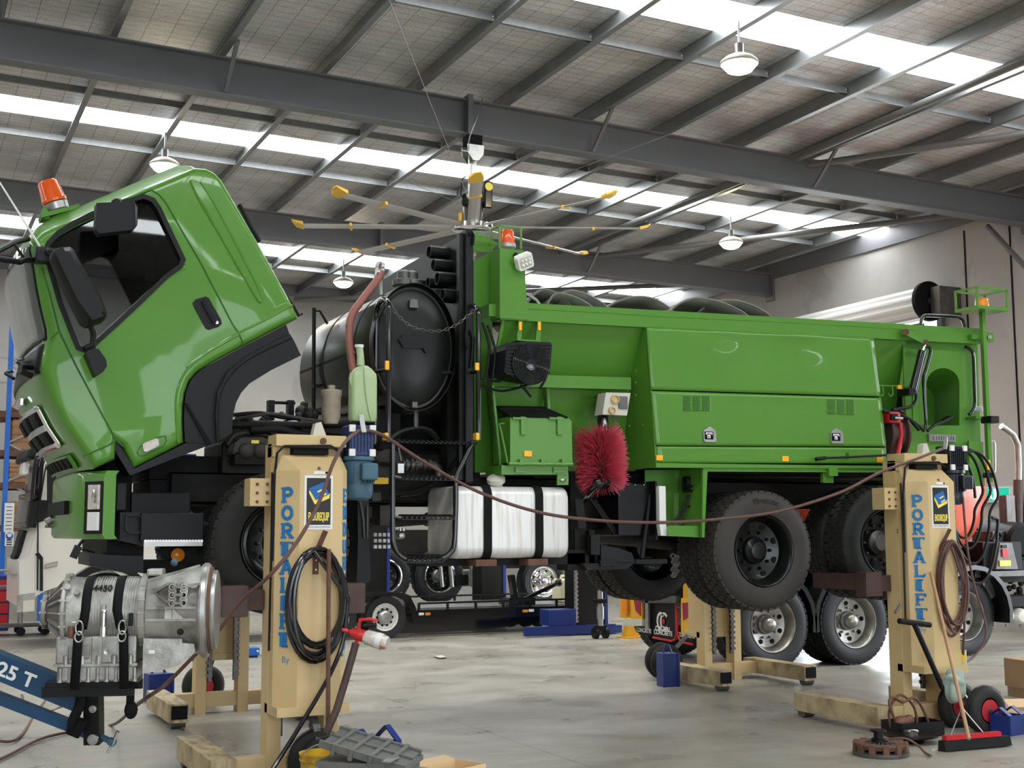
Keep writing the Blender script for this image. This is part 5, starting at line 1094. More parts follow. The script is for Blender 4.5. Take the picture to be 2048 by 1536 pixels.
    for zx in (2.245, 2.415):
        for q in (-.075, .075):
            f_ = MB(); f_.box(mx+q-.022, mx+q+.022, my-.112, my-.09, zx-.025, zx+.025, .003); f_.obj('bolt_pad', mcol[2], gbo, False)
    mo.lathe([(.12, .0), (.12, -.025), (.10, -.03), (.106, -.04), (.108, -.19), (.112, -.195), (.112, -.25), (.10, -.29), (.07, -.305), (0, -.305)], (mx, my, 2.22), (0, 0, 1), 28)
    moo = mo.obj('motor', mcol[1], t, False)
    fn = MB()
    for k in range(26):
        a = 2*PI*k/26; fn.beam((mx+.112*math.cos(a), my+.112*math.sin(a), 2.175), (mx+.112*math.cos(a), my+.112*math.sin(a), 2.035), .006, .02, (math.cos(a), math.sin(a), 0))
    fn.obj('cooling_fin', mcol[1], moo, False)
    MB().box(mx-.02, mx+.10, my-.165, my-.09, 2.05, 2.17, .012).obj('terminal_box', mcol[1], moo, False)
    # hose hook
    hk = MB().box(-.02, .02, -.235, -.226, 1.41, 1.55).beam((.0, -.232, 1.55), (.045, -.30, 1.70), .035, .008, (0, -1, 0)); hk.obj('hose_hook', 'rust', t, False)
    for z in (1.44, 1.505): MB().sphere((0, -.238, z), .01, 8).obj('screw', 'chrome', t, False)
    if front:
        # lettering on the chamfers and the maker's plate
        d = V((.13, -.135, 0)).normalized(); nrm_ = V((-d.y, d.x, 0)); nrm_ = -nrm_ if nrm_.y > 0 else nrm_
        lt = MB(); word = 'PORTALIFT'; pitch = .1205
        for k, chx in enumerate(word): slab_letter(chx, lt, -.05, 1.985-k*pitch-.09, .10, .096, .026)
        mtx = Matrix((d, -nrm_, V((0, 0, 1)))).transposed().to_4x4(); mtx.translation = V((-.18, -.1575, 0))+nrm_*.003
        lt.xf(mtx); lt.obj('lettering', 'blue_letter', cover, False, label='blue slab capitals spelling PORTALIFT')
        ty = text_mesh('By', .06, .001); ty.xf(facing(V((-.175, -.1575, .845))+nrm_*.003, d, (0, 0, 1))); ty.obj('small_lettering', 'blue_letter', cover, False)
        d2 = V((.05, .06, 0)).normalized(); n2_ = V((d2.y, -d2.x, 0))
        lt = MB()
        for k, chx in enumerate('ENDUREQUIP'): slab_letter(chx, lt, -.034, 1.985-k*.115-.09, .068, .09, .02)
        mtx = Matrix((d2, -n2_, V((0, 0, 1)))).transposed().to_4x4(); mtx.translation = V((.21, -.195, 0))+n2_*.003
        lt.xf(mtx); lt.obj('lettering', 'blue_letter', cover, False)
        pn = MB().box(-.085, .115, -.2285, -.2255, 1.71, 2.075).obj('maker_plate', 'white', t, False)
        MB().box(-.069, .100, -.2305, -.2285, 1.742, 2.058).obj('plate_field', 'label_black', pn, False)
        # emblem: blue E standing on a yellow folded base
        def em(pts, m_, off): MB().prism([(.018+x*.001, 1.955+z*.001) for x, z in pts], -.2318-off, -.2305).obj('emblem', m_, pn, False)
        em([(-72, 20), (-70, -2), (-30, -76), (72, -34), (76, 0), (-14, -34)], 'label_yellow', 0); em([(-74, 32), (30, 76), (70, -8), (-24, -48)], 'print_blue', .001)
        for a_ in (0, 1): em([(-14+a_*16, 14-a_*32), (32+a_*16, 34-a_*32), (36+a_*16, 24-a_*32), (-10+a_*16, 4-a_*32)], 'label_yellow', .002)
        tx = text_mesh('ENDUREQUIP', .034, .0008, True, sx=.88); tx.xf(Matrix.Diagonal((.8, 2.3, 1, 1))); tx.xf(facing((.016, -.2308, 1.795), (1, 0, 0), (0, 0, 1))); tx.obj('plate_lettering', 'label_yellow', pn, False)
        tx = text_mesh('MANUFACTURED BY PORTALIFT', .012, .0005); tx.xf(facing((.015, -.2288, 1.726), (1, 0, 0), (0, 0, 1))); tx.obj('plate_small_print', 'black', pn, False)
        MB().box(-.02, .085, -.2275, -.2255, 2.085, 2.105).obj('serial_sticker', 'white', t, False)
        MB().box(.06, .078, -.2285, -.2275, 2.087, 2.103).obj('sticker_mark', 'black_matt', t, False)
    if num:
        tx = text_mesh(num, .05, .001); tx.xf(facing((-.252, .02, 1.68), (0, -1, 0), (0, 0, 1))); tx.obj('number', 'black', t, False)
    # tow wheels and handle side
    return t
def trolley_wheel(parent, loc, ry=.0, axis=(1, 0, 0), r=.2, w=.12):
    t = MB(); x, y, d = basis(axis); 
    t.lathe([(r*.52, -w*.42), (r*.6, -w*.5), (r*.82, -w*.5), (r*.95, -w*.36), (r, -w*.12), (r, w*.12), (r*.95, w*.36), (r*.82, w*.5), (r*.6, w*.5), (r*.52, w*.42)], loc, axis, 36, cap=False)
    for q in (-.2, 0, .2): t.lathe([(r+.003, w*(q-.03)), (r+.006, w*q), (r+.003, w*(q+.03))], loc, axis, 36, cap=False)
    to = t.obj('tow_wheel', 'rubber', parent, False)
    m = MB().lathe([(r*.53, -w*.42), (r*.47, -w*.42), (r*.42, -w*.18), (r*.2, -w*.1), (r*.2, -w*.35), (r*.1, -w*.38), (0, -w*.38)], loc, axis, 28).lathe([(r*.53, w*.42), (r*.47, w*.42), (r*.42, w*.18), (r*.2, w*.1), (r*.2, w*.35), (r*.1, w*.38), (0, w*.38)], loc, axis, 28)
    m.obj('rim', 'rim_red', to, False)
    MB().lathe([(.022, -w*.45), (.022, w*.45)], loc, axis, 12).obj('axle_nut', 'steel', to, False)
    return to
PA = lift_post('cream lifting post with black hose coil, under the front wheel', (2.56, 8.62, 0), 0, ('motor_navy', 'motor_blue', 'white'))
PB = lift_post('cream lifting post with red-brown hose coil, beside the broom', (8.14, 8.62, 0), 0, ('motor_black', 'motor_black', 'white'), '2')
PC = lift_post('cream lifting post behind the gearbox, its toothed channels facing out', (2.84, 12.42, 0), PI, ('motor_navy', 'motor_blue', 'white'), front=False)
PD_ = lift_post('cream lifting post on the far side of the truck, beside mudflaps', (8.54, 12.42, 0), PI, ('motor_navy', 'motor_blue', 'white'), front=False)
def local(P, w): 
    d = V(w)-V(P.location); return (d.x, d.y, d.z) if P in (PA, PB) else (-d.x, -d.y, d.z)
for P, ws_ in ((PA, ((2.60, 8.12, .185), (2.60, 8.42, .185))), (PB, ((8.36, 8.18, .18), (8.36, 8.5, .18))), (PC, ((2.78, 12.78, .2),)), (PD_, ((7.98, 12.55, .2), (8.06, 12.8, .2)))):
    for w_ in ws_: trolley_wheel(P, local(P, w_), 0, (0, 1, 0))
    a_ = local(P, ws_[0]); c_ = local(P, ws_[-1]); MB().tube([V(a_)-V((0, .06, 0)), V(c_)+V((0, .1, 0))], .018, 8).beam(V(a_)*.5+V(c_)*.5, (a_[0]*.5, -.12, .5), .05, .04).obj('tow_axle', 'steel_dark', P, False)
MB().tube([local(PA, PY(x, y, 8.16)) for x, y in ((652, 1466), (664, 1440), (673, 1420), (694, 1350), (712, 1286))], .025, 10).obj('tow_bar', 'fork_brown', PA, False)
MB().tube([local(PB, PY(x, y, 8.30)) for x, y in ((1903, 1402), (1898, 1392), (1883, 1372), (1856, 1310), (1829, 1249))], .024, 10).tube([local(PB, PY(x, y, 8.30)) for x, y in ((1798, 1242), (1860, 1250))], .024, 10).obj('tow_bar', 'black_plastic', PB, False)
MB().tube([local(PB, PY(x, y, 8.31)) for x, y in ((1802, 1208), (1790, 1226))], .012, 6).obj('cover_handle', 'steel_dark', PB, False)
# rod standing in the hook of each near post
for P, nm, lb_, tp_, bt_, r_ in ((PA, 'pry_bar', 'rusty bar hung upright down the front of the post holding black hose', (.055, -.345, 1.58), (.05, -.40, .10), .015),):
    b = MB().tube([P.location+V(tp_), P.location+V(bt_)], r_, 10); o = b.obj(nm, 'rust'); tag(o, lb_, 'bar')
# hose coils
def coil(name, label, mt, cen, rx, rz, n, r, tail, jit=.02, cat='hose'):
    pts = []
    for k in range(n*28):
        a = 2*PI*k/28; q = k/28; sx = 1+.10*math.sin(q*2.4)+jit*math.sin(q*5); 
        z = cen[2]+rz*math.cos(a)*(1+.07*math.sin(q*1.7+.6))-(0 if math.cos(a) > 0 else .05*math.sin(q*2.9))
        pts.append(V((cen[0]+rx*sx*math.sin(a), cen[1]-.012*(q % n)+.004*math.sin(a*3), z-(rz*1.0 if 0 else 0))))
    pts += [V(p) for p in smooth_pts(tail, 8)] if tail else []
    o = MB().tube(pts, r, 8).obj(name, mt); return tag(o, label, cat)
A = PA.location; B = PB.location
coil('hanging_hose', 'thick black hose coiled on the hook, its tail running down to the floor', 'black_gloss', (A.x+.0, A.y-.25, 1.235), .185, .33, 5, .0155, [(A.x+.21, A.y-.30, 1.25), (A.x+.18, A.y-.30, .98), (A.x+.09, A.y-.31, .76), (A.x-.10, A.y-.34, .47), (A.x-.30, A.y-.38, .2), (A.x-.46, A.y-.45, .03), (A.x-.7, A.y-.6, .02)])
coil('hanging_hose', 'thin red-brown air hose coiled on the hook of the farther post', 'brown_hose', (B.x+.06, B.y-.25, 1.22), .14, .36, 6, .0105, [(B.x+.2, B.y-.29, 1.2), (B.x+.18, B.y-.28, .85), (B.x+.24, B.y-.2, .58), (B.x+.45, B.y-.12, .6), (B.x+.62, B.y-.1, .8), (B.x+.5, B.y-.1, 1.2), (B.x+.42, B.y-.12, 1.5), (B.x+.40, B.y-.12, 1.75), (B.x+.38, B.y-.13, 1.98)], .05)
# long air line drooping from post to post, on to the floor
pa = [PY(x, y, Y) for x, y, Y in ((716, 862, 8.45), (760, 868, 8.45), (850, 925, 8.5), (960, 985, 8.5), (1080, 1025, 8.5), (1200, 1041, 8.5), (1320, 1045, 8.5), (1440, 1038, 8.48), (1560, 1022, 8.45), (1680, 985, 8.4), (1760, 945, 8.35), (1840, 915, 8.3), (1885, 897, 8.38))]
o = MB().tube(smooth_pts([tuple(p) for p in pa], 8), .0125, 8).obj('air_line', 'brown_hose'); tag(o, 'long red-brown line drooping between the tops of two lifting posts', 'hose')
MB().beam(PY(722, 830, 8.5), PY(728, 865, 8.42), .035, .01).obj('line_clip', 'steel', o, False, label='flat metal hook'); MB().beam(PY(1892, 874, 8.4), PY(1890, 898, 8.36), .03, .01).obj('line_clip', 'steel', o, False)
pb = [PY(716, 862, 8.42), PY(690, 885, 8.25), PY(665, 930, 8.15), PY(640, 1000, 8.1), PY(600, 1075, 8.0), PY(545, 1145, 7.95), PY(480, 1205, 8.15), PY(430, 1270, 8.25), PY(385, 1315, 8.3), PY(330, 1370, 8.35), PY(280, 1405, 8.4), PZ(225, 1450, .02), PZ(150, 1462, .02), PZ(80, 1478, .02), PZ(0, 1518, .02), PZ(-60, 1530, .02)]
o = MB().tube(smooth_pts([tuple(p) for p in pb], 8), .0125, 8).obj('air_line', 'brown_hose'); tag(o, 'red-brown line slanting down across the nearer post to the floor', 'hose')
# loops of black cable hung at the back of the farther post
cp = []
for k in range(4):
    for a in range(24):
        an = 2*PI*a/24; w_ = .26+.07*k; cp.append((B.x+.62+w_*math.cos(an)*.62+.03*k, B.y+.12-.02*k, 1.98+.05*math.sin(k)+(.36+.02*k if math.sin(an) > 0 else .36+.14*k)*math.sin(an)))
o = MB().tube(smooth_pts(cp, 3), .013, 8).obj('hanging_cable', 'black'); tag(o, 'loops of black cable hung at the truck tail beside the black motor', 'cable')
# ================================================================= GEARBOX ON ITS LIFTING CRADLE
DG = 7.6; GC = CAM+ray(262, 1222)*DG; gs = DG/F
yaw_g = -YAW+R(8)
G = thing('gearbox', 'large cast aluminium gearbox stencilled 4450, strapped on a blue lifting arm', 'gearbox', GC, None, yaw_g)
def gp(x, y): return ((x-262)*gs, (1222-y)*gs)
def glathe(prof, name, mt, par=G, n=48, **k): return MB().lathe([(r*gs, (x-262)*gs) for r, x in prof], (0, 0, 0), (1, 0, 0), n).obj(name, mt, par, False, smooth=35, **k)
body = glathe([(0, 138), (72, 138), (76, 141), (76, 147), (69, 150), (67, 182), (67, 283), (74, 285), (75, 297), (70, 299), (74, 330), (86, 396), (92, 402), (92, 416), (80, 418), (0, 418)], 'casing', 'alu')
glathe([(0, 92), (30, 93), (33, 96), (33, 103), (27, 105), (30, 110), (52, 140), (0, 140)], 'output_housing', 'alu_dark')
f_ = MB()
for k in range(16):
    a = 2*PI*k/16; u = V((0, math.cos(a), math.sin(a))); v = V((0, -math.sin(a), math.cos(a)))*.004
    q = [V(((x-262)*gs, 0, 0))+u*(r*gs) for x, r in ((108, 25), (108, 36), (139, 73), (139, 50))]
    f_.quadstrip([[p-v for p in q], [p+v for p in q]], smooth=False)
f_.obj('housing_rib', 'alu', G, False)
glathe([(20, 420), (79, 420), (80, 423), (80, 429), (78, 431), (20, 431)], 'flexplate', 'steel'); glathe([(86, 417), (86, 421), (60, 421), (60, 417)], 'adapter_ring', 'rust')
glathe([(93, 404), (94.5, 405), (94.5, 413), (93, 414)], 'bell_flange', 'steel')
b = MB()
for k in range(20): b.lathe([(68.8*gs, -.0025), (69.3*gs, 0), (68.8*gs, .0025)], ((190+k*4.7-262)*gs, 0, 0), (1, 0, 0), 48, cap=False)
b.obj('casing_rib', 'alu', body, False)
for x in (98, 143, 291):
    n_ = {98: 8, 143: 18, 291: 18}[x]; r = {98: 30, 143: 73, 291: 72}[x]; bo = MB()
    for k in range(n_): a = 2*PI*k/n_; bo.cyl(((x-6-262)*gs, r*gs*math.cos(a), r*gs*math.sin(a)), ((x+7-262)*gs, r*gs*math.cos(a), r*gs*math.sin(a)), .009, n=8)
    bo.obj('flange_bolt', 'steel', body, False)
# lower valve body and pan
vb = MB(); x0, z1 = gp(131, 1266); x1, z0 = gp(283, 1320)
vb.box(x0, x1, -.17, .17, z0, z1, .012); vb.box(x0+.01, x1-.005, -.165, .165, z0-.10, z0-.006, .012); vb.box(x0-.008, x1+.008, -.18, .18, z0-.012, z0+.004)
pan = vb.obj('oil_pan', 'alu', G, False)
rb = MB()
for k in range(9): x = x0+.03+k*.052; rb.cyl((x, -.168, z0-.09), (x, -.168, z0-.02), .011, n=8).cyl((x, -.17, z0-.10), (x, -.17, z0-.085), .015, n=8)
for k in range(5): x = x0+.06+k*.09; rb.lathe([(.02, 0), (.018, .05), (0, .06)], (x, -.165, z0), (0, 0, 1), 10)
rb.obj('pan_rib', 'alu', pan, False)
MB().box(x0+.07, x0+.19, -.18, -.165, z0+.03, z0+.11, .006).obj('cover_plate', 'alu_dark', pan, False); MB().box(x0+.2, x0+.26, -.178, -.165, z0+.0, z1, .006).obj('boss', 'alu', pan, False)
MB().lathe([(.02, 0), (.02, .012), (.01, .012), (0, .004)], (x0+.29, -.168, z0+.07), (0, -1, 0), 14).obj('port_plug', 'steel', pan, False)
for i in range(3):
    for j in range(2):
        x, z = gp(351+22*j, 1172+15.5*i); yy = -.225; MB().lathe([(.024, -.04), (.024, .016), (.021, .02), (0, .02)], (x, yy, z), (0, -1, 0), 16).obj('mounting_boss', 'alu', body, False); MB().lathe([(.012, .02), (.012, .0215), (0, .0215)], (x, yy, z), (0, -1, 0), 12).obj('bolt_hole', 'black_matt', body, False)
wb = MB(); 
for (a, c) in (((318, 1182), (344, 1166)), ((318, 1182), (346, 1202)), ((351, 1172), (373, 1172)), ((351, 1187), (373, 1187)), ((351, 1203), (373, 1203)), ((351, 1172), (351, 1203)), ((373, 1172), (373, 1203)), ((373, 1172), (402, 1166)), ((302, 1212), (400, 1212)), ((302, 1235), (400, 1235)), ((320, 1212), (338, 1212)), ((345, 1212), (345, 1234)), ((358, 1212), (358, 1234)), ((372, 1212), (372, 1234)), ((300, 1160), (402, 1131))):
    p, q = gp(*a), gp(*c); ya = -.21 if a[0] < 330 else -.225
    wb.beam((p[0], ya, p[1]), (q[0], -.236, q[1]), .045, .014)
wb.obj('casing_web', 'alu', body, False)
sp = MB(); sp.prism([gp(*p) for p in ((297, 1271), (297, 1338), (330, 1334), (366, 1323), (396, 1300), (394, 1283), (371, 1281), (370, 1273), (320, 1272))], -.20, .18, .012); spo = sp.obj('side_cover', 'alu', G, False)
MB().box(*(lambda p, q: (p[0], q[0], -.204, -.2, q[1], p[1]))(gp(308, 1294), gp(319, 1300))).obj('sticker', 'white', spo, False)
sx, sz = gp(222, 1232); MB().lathe([(.022, -.1), (.022, -.045), (.014, -.04), (.014, .035), (.02, .04), (.02, .05), (.012, .055), (.016, .08), (0, .085)], (sx, -.225, sz), (0, 0, 1), 16).obj('breather', 'chrome', G, False)
sx, sz = gp(160, 1257); MB().lathe([(.022, -.03), (.022, .03), (0, .03)], (sx, -.18, sz), (0, 0, 1), 14).obj('oil_filler', 'copper', G, False)
sx, sz = gp(369, 1258); MB().lathe([(.016, 0), (.02, .02), (.012, .04), (0, .045)], (sx, -.24, sz), (0, -1, 0), 12).obj('speed_sensor', 'black', G, False)
sx, sz = gp(273, 1233); MB().box(sx-.012, sx+.012, -.235, -.2, sz-.04, sz+.035, .005).obj('connector', 'black', G, False)
MB().box(*(lambda p, q: (p[0], q[0], -.10, .06, q[1], p[1]))(gp(295, 1138), gp(325, 1152)), .01).obj('top_cover', 'alu', G, False); MB().sphere((gp(342, 1130)[0], .05, gp(342, 1127)[1]), .022, 10).obj('blue_cap', 'motor_blue', G, False)
for x, y in ((150, 1170), (152, 1195), (150, 1215), (168, 1180), (165, 1205), (166, 1235)): p = gp(x, y); MB().lathe([(.02, -.03), (.018, .006), (0, .007)], (p[0], -.19, p[1]), (.1, -1, .3), 12).obj('cast_boss', 'alu', body, False)
tx = text_mesh('4450', .062, .0012, True, sx=.88); rr = 69.6*gs
for v in tx.b.verts: a = math.asin(min(.95, 47/69))+v.co.y/rr; v.co = V((gp(215, 0)[0]+v.co.x, -(rr+v.co.z)*math.cos(a), (rr+v.co.z)*math.sin(a)))
tx.obj('stencil_number', 'black', body, False, label='black stencilled number 4450')
# straps holding it down: two things of their own
GM = Matrix.Translation(GC) @ Matrix.Rotation(yaw_g, 4, 'Z')
def strap(label, xa, xb, low):
    r = 70.5*gs; P = []
    for k in range(15): a = R(-25+k*15); P.append(V((0, -r*math.cos(a), r*math.sin(a))))
    g = []
    front = [V((0, -.22, (1222-low)*gs)), V((0, -.215, -.13)), V((0, -.215, -.06))]
    pts = front+P; n = len(pts)
    for i, p in enumerate(pts):
        x = (xb+(xa-xb)*min(1, i/5)-262)*gs; w = .026
        g.append([GM @ V((x-w, p.y, p.z)), GM @ V((x+w, p.y, p.z))])
    mb = MB().quadstrip(g, closed=False); o = mb.obj('tie_down_strap', 'black_matt'); md = o.modifiers.new('s', 'SOLIDIFY'); md.thickness = .006; tag(o, label, 'strap', 'straps around the gearbox')
    q = V(((xb+(xa-xb)*.35-262)*gs, -.225, -.08))
    MB().tube([GM @ (q+V((.02*math.cos(2*PI*k/12), 0, .04*math.sin(2*PI*k/12)))) for k in range(12)], .005, 6, True).tube([GM @ (q+V((.022*math.cos(2*PI*k/12), -.006, -.05+.03*math.sin(2*PI*k/12)))) for k in range(12)], .005, 6, True).obj('hook', 'steel', o)
strap('black strap over the gearbox on the tail side, left of the stencilled number', 187, 172, 1366)
strap('black strap over the gearbox on the side nearer the flywheel', 246, 264, 1366)
# the hoist: two blue arms, black mast with cradle
HO = thing('gearbox_hoist', 'blue hoist arm marked 1.25 T with a black cradle carrying the gearbox', 'hoist', CAM+ray(188, 1484)*DG)
def Q(x, y, d=0.): return CAM+ray(x, y)*(DG+d)
MB().beam(Q(-150, 1270), Q(172, 1400), .12, .15).obj('lift_arm', 'hoist_blue', HO)
MB().beam(Q(-150, 1338), Q(178, 1465), .07, .065).obj('lower_arm', 'hoist_blue', HO)
tx = text_mesh('1.25 T', .12, .001, True, sx=1.05); dirb = (Q(172, 1400)-Q(-150, 1270)).normalized(); up_ = cu-dirb*cu.dot(dirb); cn = Q(26, 1341); cn = cn-dirb.cross(up_).normalized()*-.064
tx.xf(facing(cn, dirb, up_)); tx.obj('painted_lettering', 'white', HO)
MB().beam(Q(187, 1366), Q(188, 1486), .092, .10, cw).obj('mast', 'black', HO)
MB().box(-.25, .25, -.18, .2, -.016, .016).xf(Matrix.Translation(Q(190, 1362, .05)) @ Matrix.Rotation(yaw_g, 4, 'Z')).box(0, .001, 0, .001, 0, .001).obj('cradle_plate', 'black', HO)
MB().box(-.26, .26, -.19, -.15, -.045, .012).box(-.26, .26, .15, .19, -.045, .012).xf(Matrix.Translation(Q(188, 1370, .05)) @ Matrix.Rotation(yaw_g, 4, 'Z')).obj('cradle_rail', 'black', HO)
for y, r in ((1417, .022), (1478, .032)): MB().lathe([(r, 0), (r, .02), (r*.6, .022), (r*.6, .03), (0, .03)], Q(187, y, -.055), -cw, 16).obj('pivot_bolt', 'steel', HO)
MB().cyl(Q(203, 1474, 0), Q(222, 1483, -.02), .018).cyl(Q(220, 1482, -.02), Q(228, 1486, -.03), .025).obj('tilt_screw', 'motor_blue', HO); MB().tube([Q(236, 1463, -.03), Q(226, 1485, -.03), Q(215, 1506, -.03)], .0105, 8).obj('screw_handle', 'chrome', HO)
MB().tube([Q(165, 1376, -.06), Q(160, 1410, -.09), Q(146, 1440, -.1), Q(142, 1466, -.1), Q(150, 1470, -.1), Q(166, 1440, -.1)], .03, 8).obj('loose_strap', 'black_matt', HO)
MB().beam(Q(262, 1364, -.08), Q(260, 1415, -.09), .045, .012, cw).sphere(Q(262, 1420, -.09), .045, 10, (.9, .6, 1.2)).beam(Q(248, 1371, -.1), Q(276, 1371, -.1), .03, .03).obj('strap_tail', 'black_matt', HO)
# floor hoses at the front of the hoist
o = MB().tube(smooth_pts([tuple(p) for p in (PZ(-40, 1470, .03), PZ(30, 1480, .02), PZ(80, 1415, .02), PZ(150, 1330, .3), PZ(128, 1408, .02), PZ(60, 1425, .02), PZ(44, 1390, .02))], 8), .012, 8).obj('air_line', 'brown_hose'); tag(o, 'short red-brown line looping on the floor behind the blue arms', 'hose')
# ================================================================= MIXER TRUCK BEYOND, TAIL TOWARDS THE CAMERA'S LEFT
K = thing('mixer_truck', 'concrete mixer truck with orange drum and domed hub wheels behind the green truck', 'truck', (12.5, 14., 0))
KL = V(K.location)
mw = wheel('wheel', K, R_=.54, w=.27, rim=.32, tm='rubber_new', rm='rim_grey', hubm='rim_grey', dish=.14, dome=True, blocks=40); flat_place(mw, V((9.72, 12.86, .54))-KL)
def kcopy(loc, rz=0., ry=.3): o = dup(mw, None, parent=K); flat_place(o, V(loc)-KL, rz, ry); return o
kcopy((11.0, 12.86, .54)); kcopy((13.05, 13.05, .54), 0, .1); kcopy((9.72, 15.25, .54), PI); kcopy((11.0, 15.25, .54), PI); kcopy((9.72, 13.17, .54), 0); kcopy((11.0, 13.17, .54))
for x in (9.72, 11.0, 13.05):
    g = []
    for k in range(13):
        a = R(-12+k*204/12); g.append([V((x+r*math.cos(a), y, .56+r*math.sin(a))) for r, y in ((.60, 12.84), (.66, 12.84), (.68, 12.9), (.68, 13.4), (.62, 13.4))])
    MB().quadstrip(g, closed=True).obj('mudguard', 'black_gloss', K)
MB().box(9.1, 17.0, 13.35, 13.5, .95, 1.25).box(9.1, 17.0, 14.5, 14.65, .95, 1.25).obj('chassis_rail', 'chassis', K)
MB().box(9.2, 12.4, 13.0, 15.0, 1.25, 1.5).box(9.4, 11.6, 13.2, 14.9, .75, 1.0).obj('subframe', 'chassis', K)
dr = MB().lathe([(0, -1.9), (.55, -1.9), (.8, -1.4), (1.15, -.3), (1.25, .4), (1.15, .9), (.85, 1.3), (.45, 1.52), (0, 1.56)], (12.5, 14.15, 2.35), (.97, 0, -.16), 48); dr.obj('mixing_drum', 'drum_orange', K)
MB().lathe([(1.16, -.08), (1.18, 0), (1.16, .08)], (12.2, 14.15, 2.4), (.97, 0, -.16), 40, cap=False).obj('drum_ring', 'black', K)
# box, tanks, pipes ahead of the drum seen beyond the post
def kb(name, x0, y0, x1, y1, Y, d, m, bev=.01): b = MB(); bpx(b, x0, y0, x1, y1, Y, Y+d, bev); return b.obj(name, m, K)
kb('side_tank', 1965, 1084, 2045, 1140, 13.2, .8, 'black_plastic'); cb_ = MB().prism(XZ([(1998, 1086), (2022, 1086), (2034, 1138), (1990, 1138)], 13.1), 13.08, 13.2, .01).obj('battery_cover', 'steel_dark', K)
for x0, y0, x1, y1, m_ in ((2005, 1098, 2017, 1114, 'red'), (2000, 1121, 2022, 1132, 'label_yellow'), (2004, 1090, 2014, 1096, 'black')): b = MB(); bpx(b, x0, y0, x1, y1, 13.06, 13.075); b.obj('sticker', m_, cb_)
kb('steel_box', 1967, 1162, 2006, 1196, 13.1, .5, 'steel'); kb('frame_step', 1950, 1143, 2080, 1152, 13.1, .4, 'steel_dark'); kb('under_rail', 1950, 1196, 2090, 1212, 13.3, .5, 'chassis')
for k in range(4):
    p = PY(1982+29*k, 1232, 13.3); MB().lathe([(0, -.1), (.075, -.085), (.105, -.04), (.11, 0), (.11, .5), (.08, .56), (0, .58)], p, (.25, 1, 0), 24).obj('air_tank', 'white_paint', K); MB().cyl(p-V((0, 0, .10)), p-V((0, 0, .15)), .012, n=8).obj('drain_cock', 'steel_dark', K)
p = PY(2044, 1080, 13.5); MB().lathe([(0, -.1), (.2, -.1), (.25, -.05), (.25, .9), (0, .95)], p+V((-.02, 0, .0)), (.35, .9, .05), 30).obj('air_cleaner', 'black_plastic', K)
MB().tube([tuple(PY(x, y, 13.9)) for x, y in ((2003, 852), (2012, 858), (2026, 868), (2036, 890), (2038, 930), (2036, 1060))], .05, 14).obj('exhaust_pipe', 'rim_grey', K)
MB().cyl(PY(2036, 960, 13.9), PY(2036, 1075, 13.9), .07, n=16).obj('exhaust_shield', 'fork_brown', K); kb('exhaust_guard', 2012, 990, 2034, 1076, 13.8, .15, 'steel_dark'); MB().tube([PY(2020, 1060, 13.7), PY(2040, 1052, 13.7), PY(2060, 1060, 13.7)], .02, 8).obj('exhaust_clamp', 'rim_grey', K)
kb('hopper_box', 1985, 1062, 2030, 1086, 13.6, .4, 'steel_dark', .01)
for px in ([(1983, 1035), (1995, 1040), (1994, 1060), (1984, 1082)], [(1992, 1060), (2002, 1072), (1996, 1084)]): line('hydraulic_hose', px, 13.5, .025, 'black', K, 8, 4)
b = MB()
for k in range(30): x = 1975+random.random()*75; y = 1150+random.random()*60; b.sphere(PY(x, y, 13.35+random.random()*.3), .03+.03*random.random(), 6)
b.obj('valve_gear', 'chassis', K)
# tail panel facing the camera's left: lamps, maroon and yellow panels, mudflaps
XT = 9.02
def tail(name, x0, y0, x1, y1, m_, off=0., th=.03, par=K, pts=None):
    q = pts or [(x0, y0), (x1, y0), (x1, y1), (x0, y1)]; P = [PX(x, y, XT-off) for x, y in q]; mb = MB(); mb.quadstrip([P, [p+V((th, 0, 0)) for p in P]], smooth=False); return mb.obj(name, m_, par)
zt_ = lambda x, y: PX(x, y, XT).z
tail('tail_panel', 1262, 1190, 1284, 1250, 'cc_yellow'); tail('tail_panel_mark', 0, 0, 0, 0, 'cc_maroon', .01, .01, K, [(1267, 1197), (1281, 1197), (1281, 1232), (1271, 1222)])
tail('tail_panel', 1362, 1196, 1386, 1268, 'cc_yellow'); tail('tail_panel_mark', 0, 0, 0, 0, 'cc_maroon', .01, .01, K, [(1364, 1206), (1386, 1204), (1386, 1228), (1366, 1240)])
tail('lamp_housing', 1240, 1190, 1262, 1236, 'cc_yellow', -.05); tail('lamp_lens', 1243, 1195, 1253, 1228, 'amber', .0, .02); tail('tail_frame', 1282, 1192, 1352, 1206, 'steel_dark', .02, .06); tail('tail_frame', 1246, 1238, 1284, 1252, 'off_white', .02, .05); tail('ladder', 1290, 1200, 1296, 1258, 'steel', .02, .03); tail('yellow_ram', 1366, 1166, 1378, 1200, 'cc_yellow', -.2, .08)
fl1 = tail('mudflap', 0, 0, 0, 0, 'black_plastic', -.05, .015, K, [(1302, 1204), (1352, 1208), (1353, 1268), (1350, 1278), (1342, 1281), (1306, 1274)]); tail('mudflap', 0, 0, 0, 0, 'black_plastic', -.05, .015, K, [(1268, 1252), (1301, 1258), (1302, 1273), (1272, 1264)]); tail('mudflap', 0, 0, 0, 0, 'black_plastic', -.06, .015, K, [(1356, 1250), (1386, 1262), (1386, 1288), (1362, 1283), (1355, 1270)])
for q in ([(1352, 1208), (1353, 1268), (1350, 1279), (1342, 1282), (1306, 1275)], [(1353, 1215), (1355, 1270), (1362, 1284), (1386, 1289)]): MB().tube([PX(x, y, XT+.03) for x, y in q], .014, 6).obj('flap_edge', 'red', fl1)
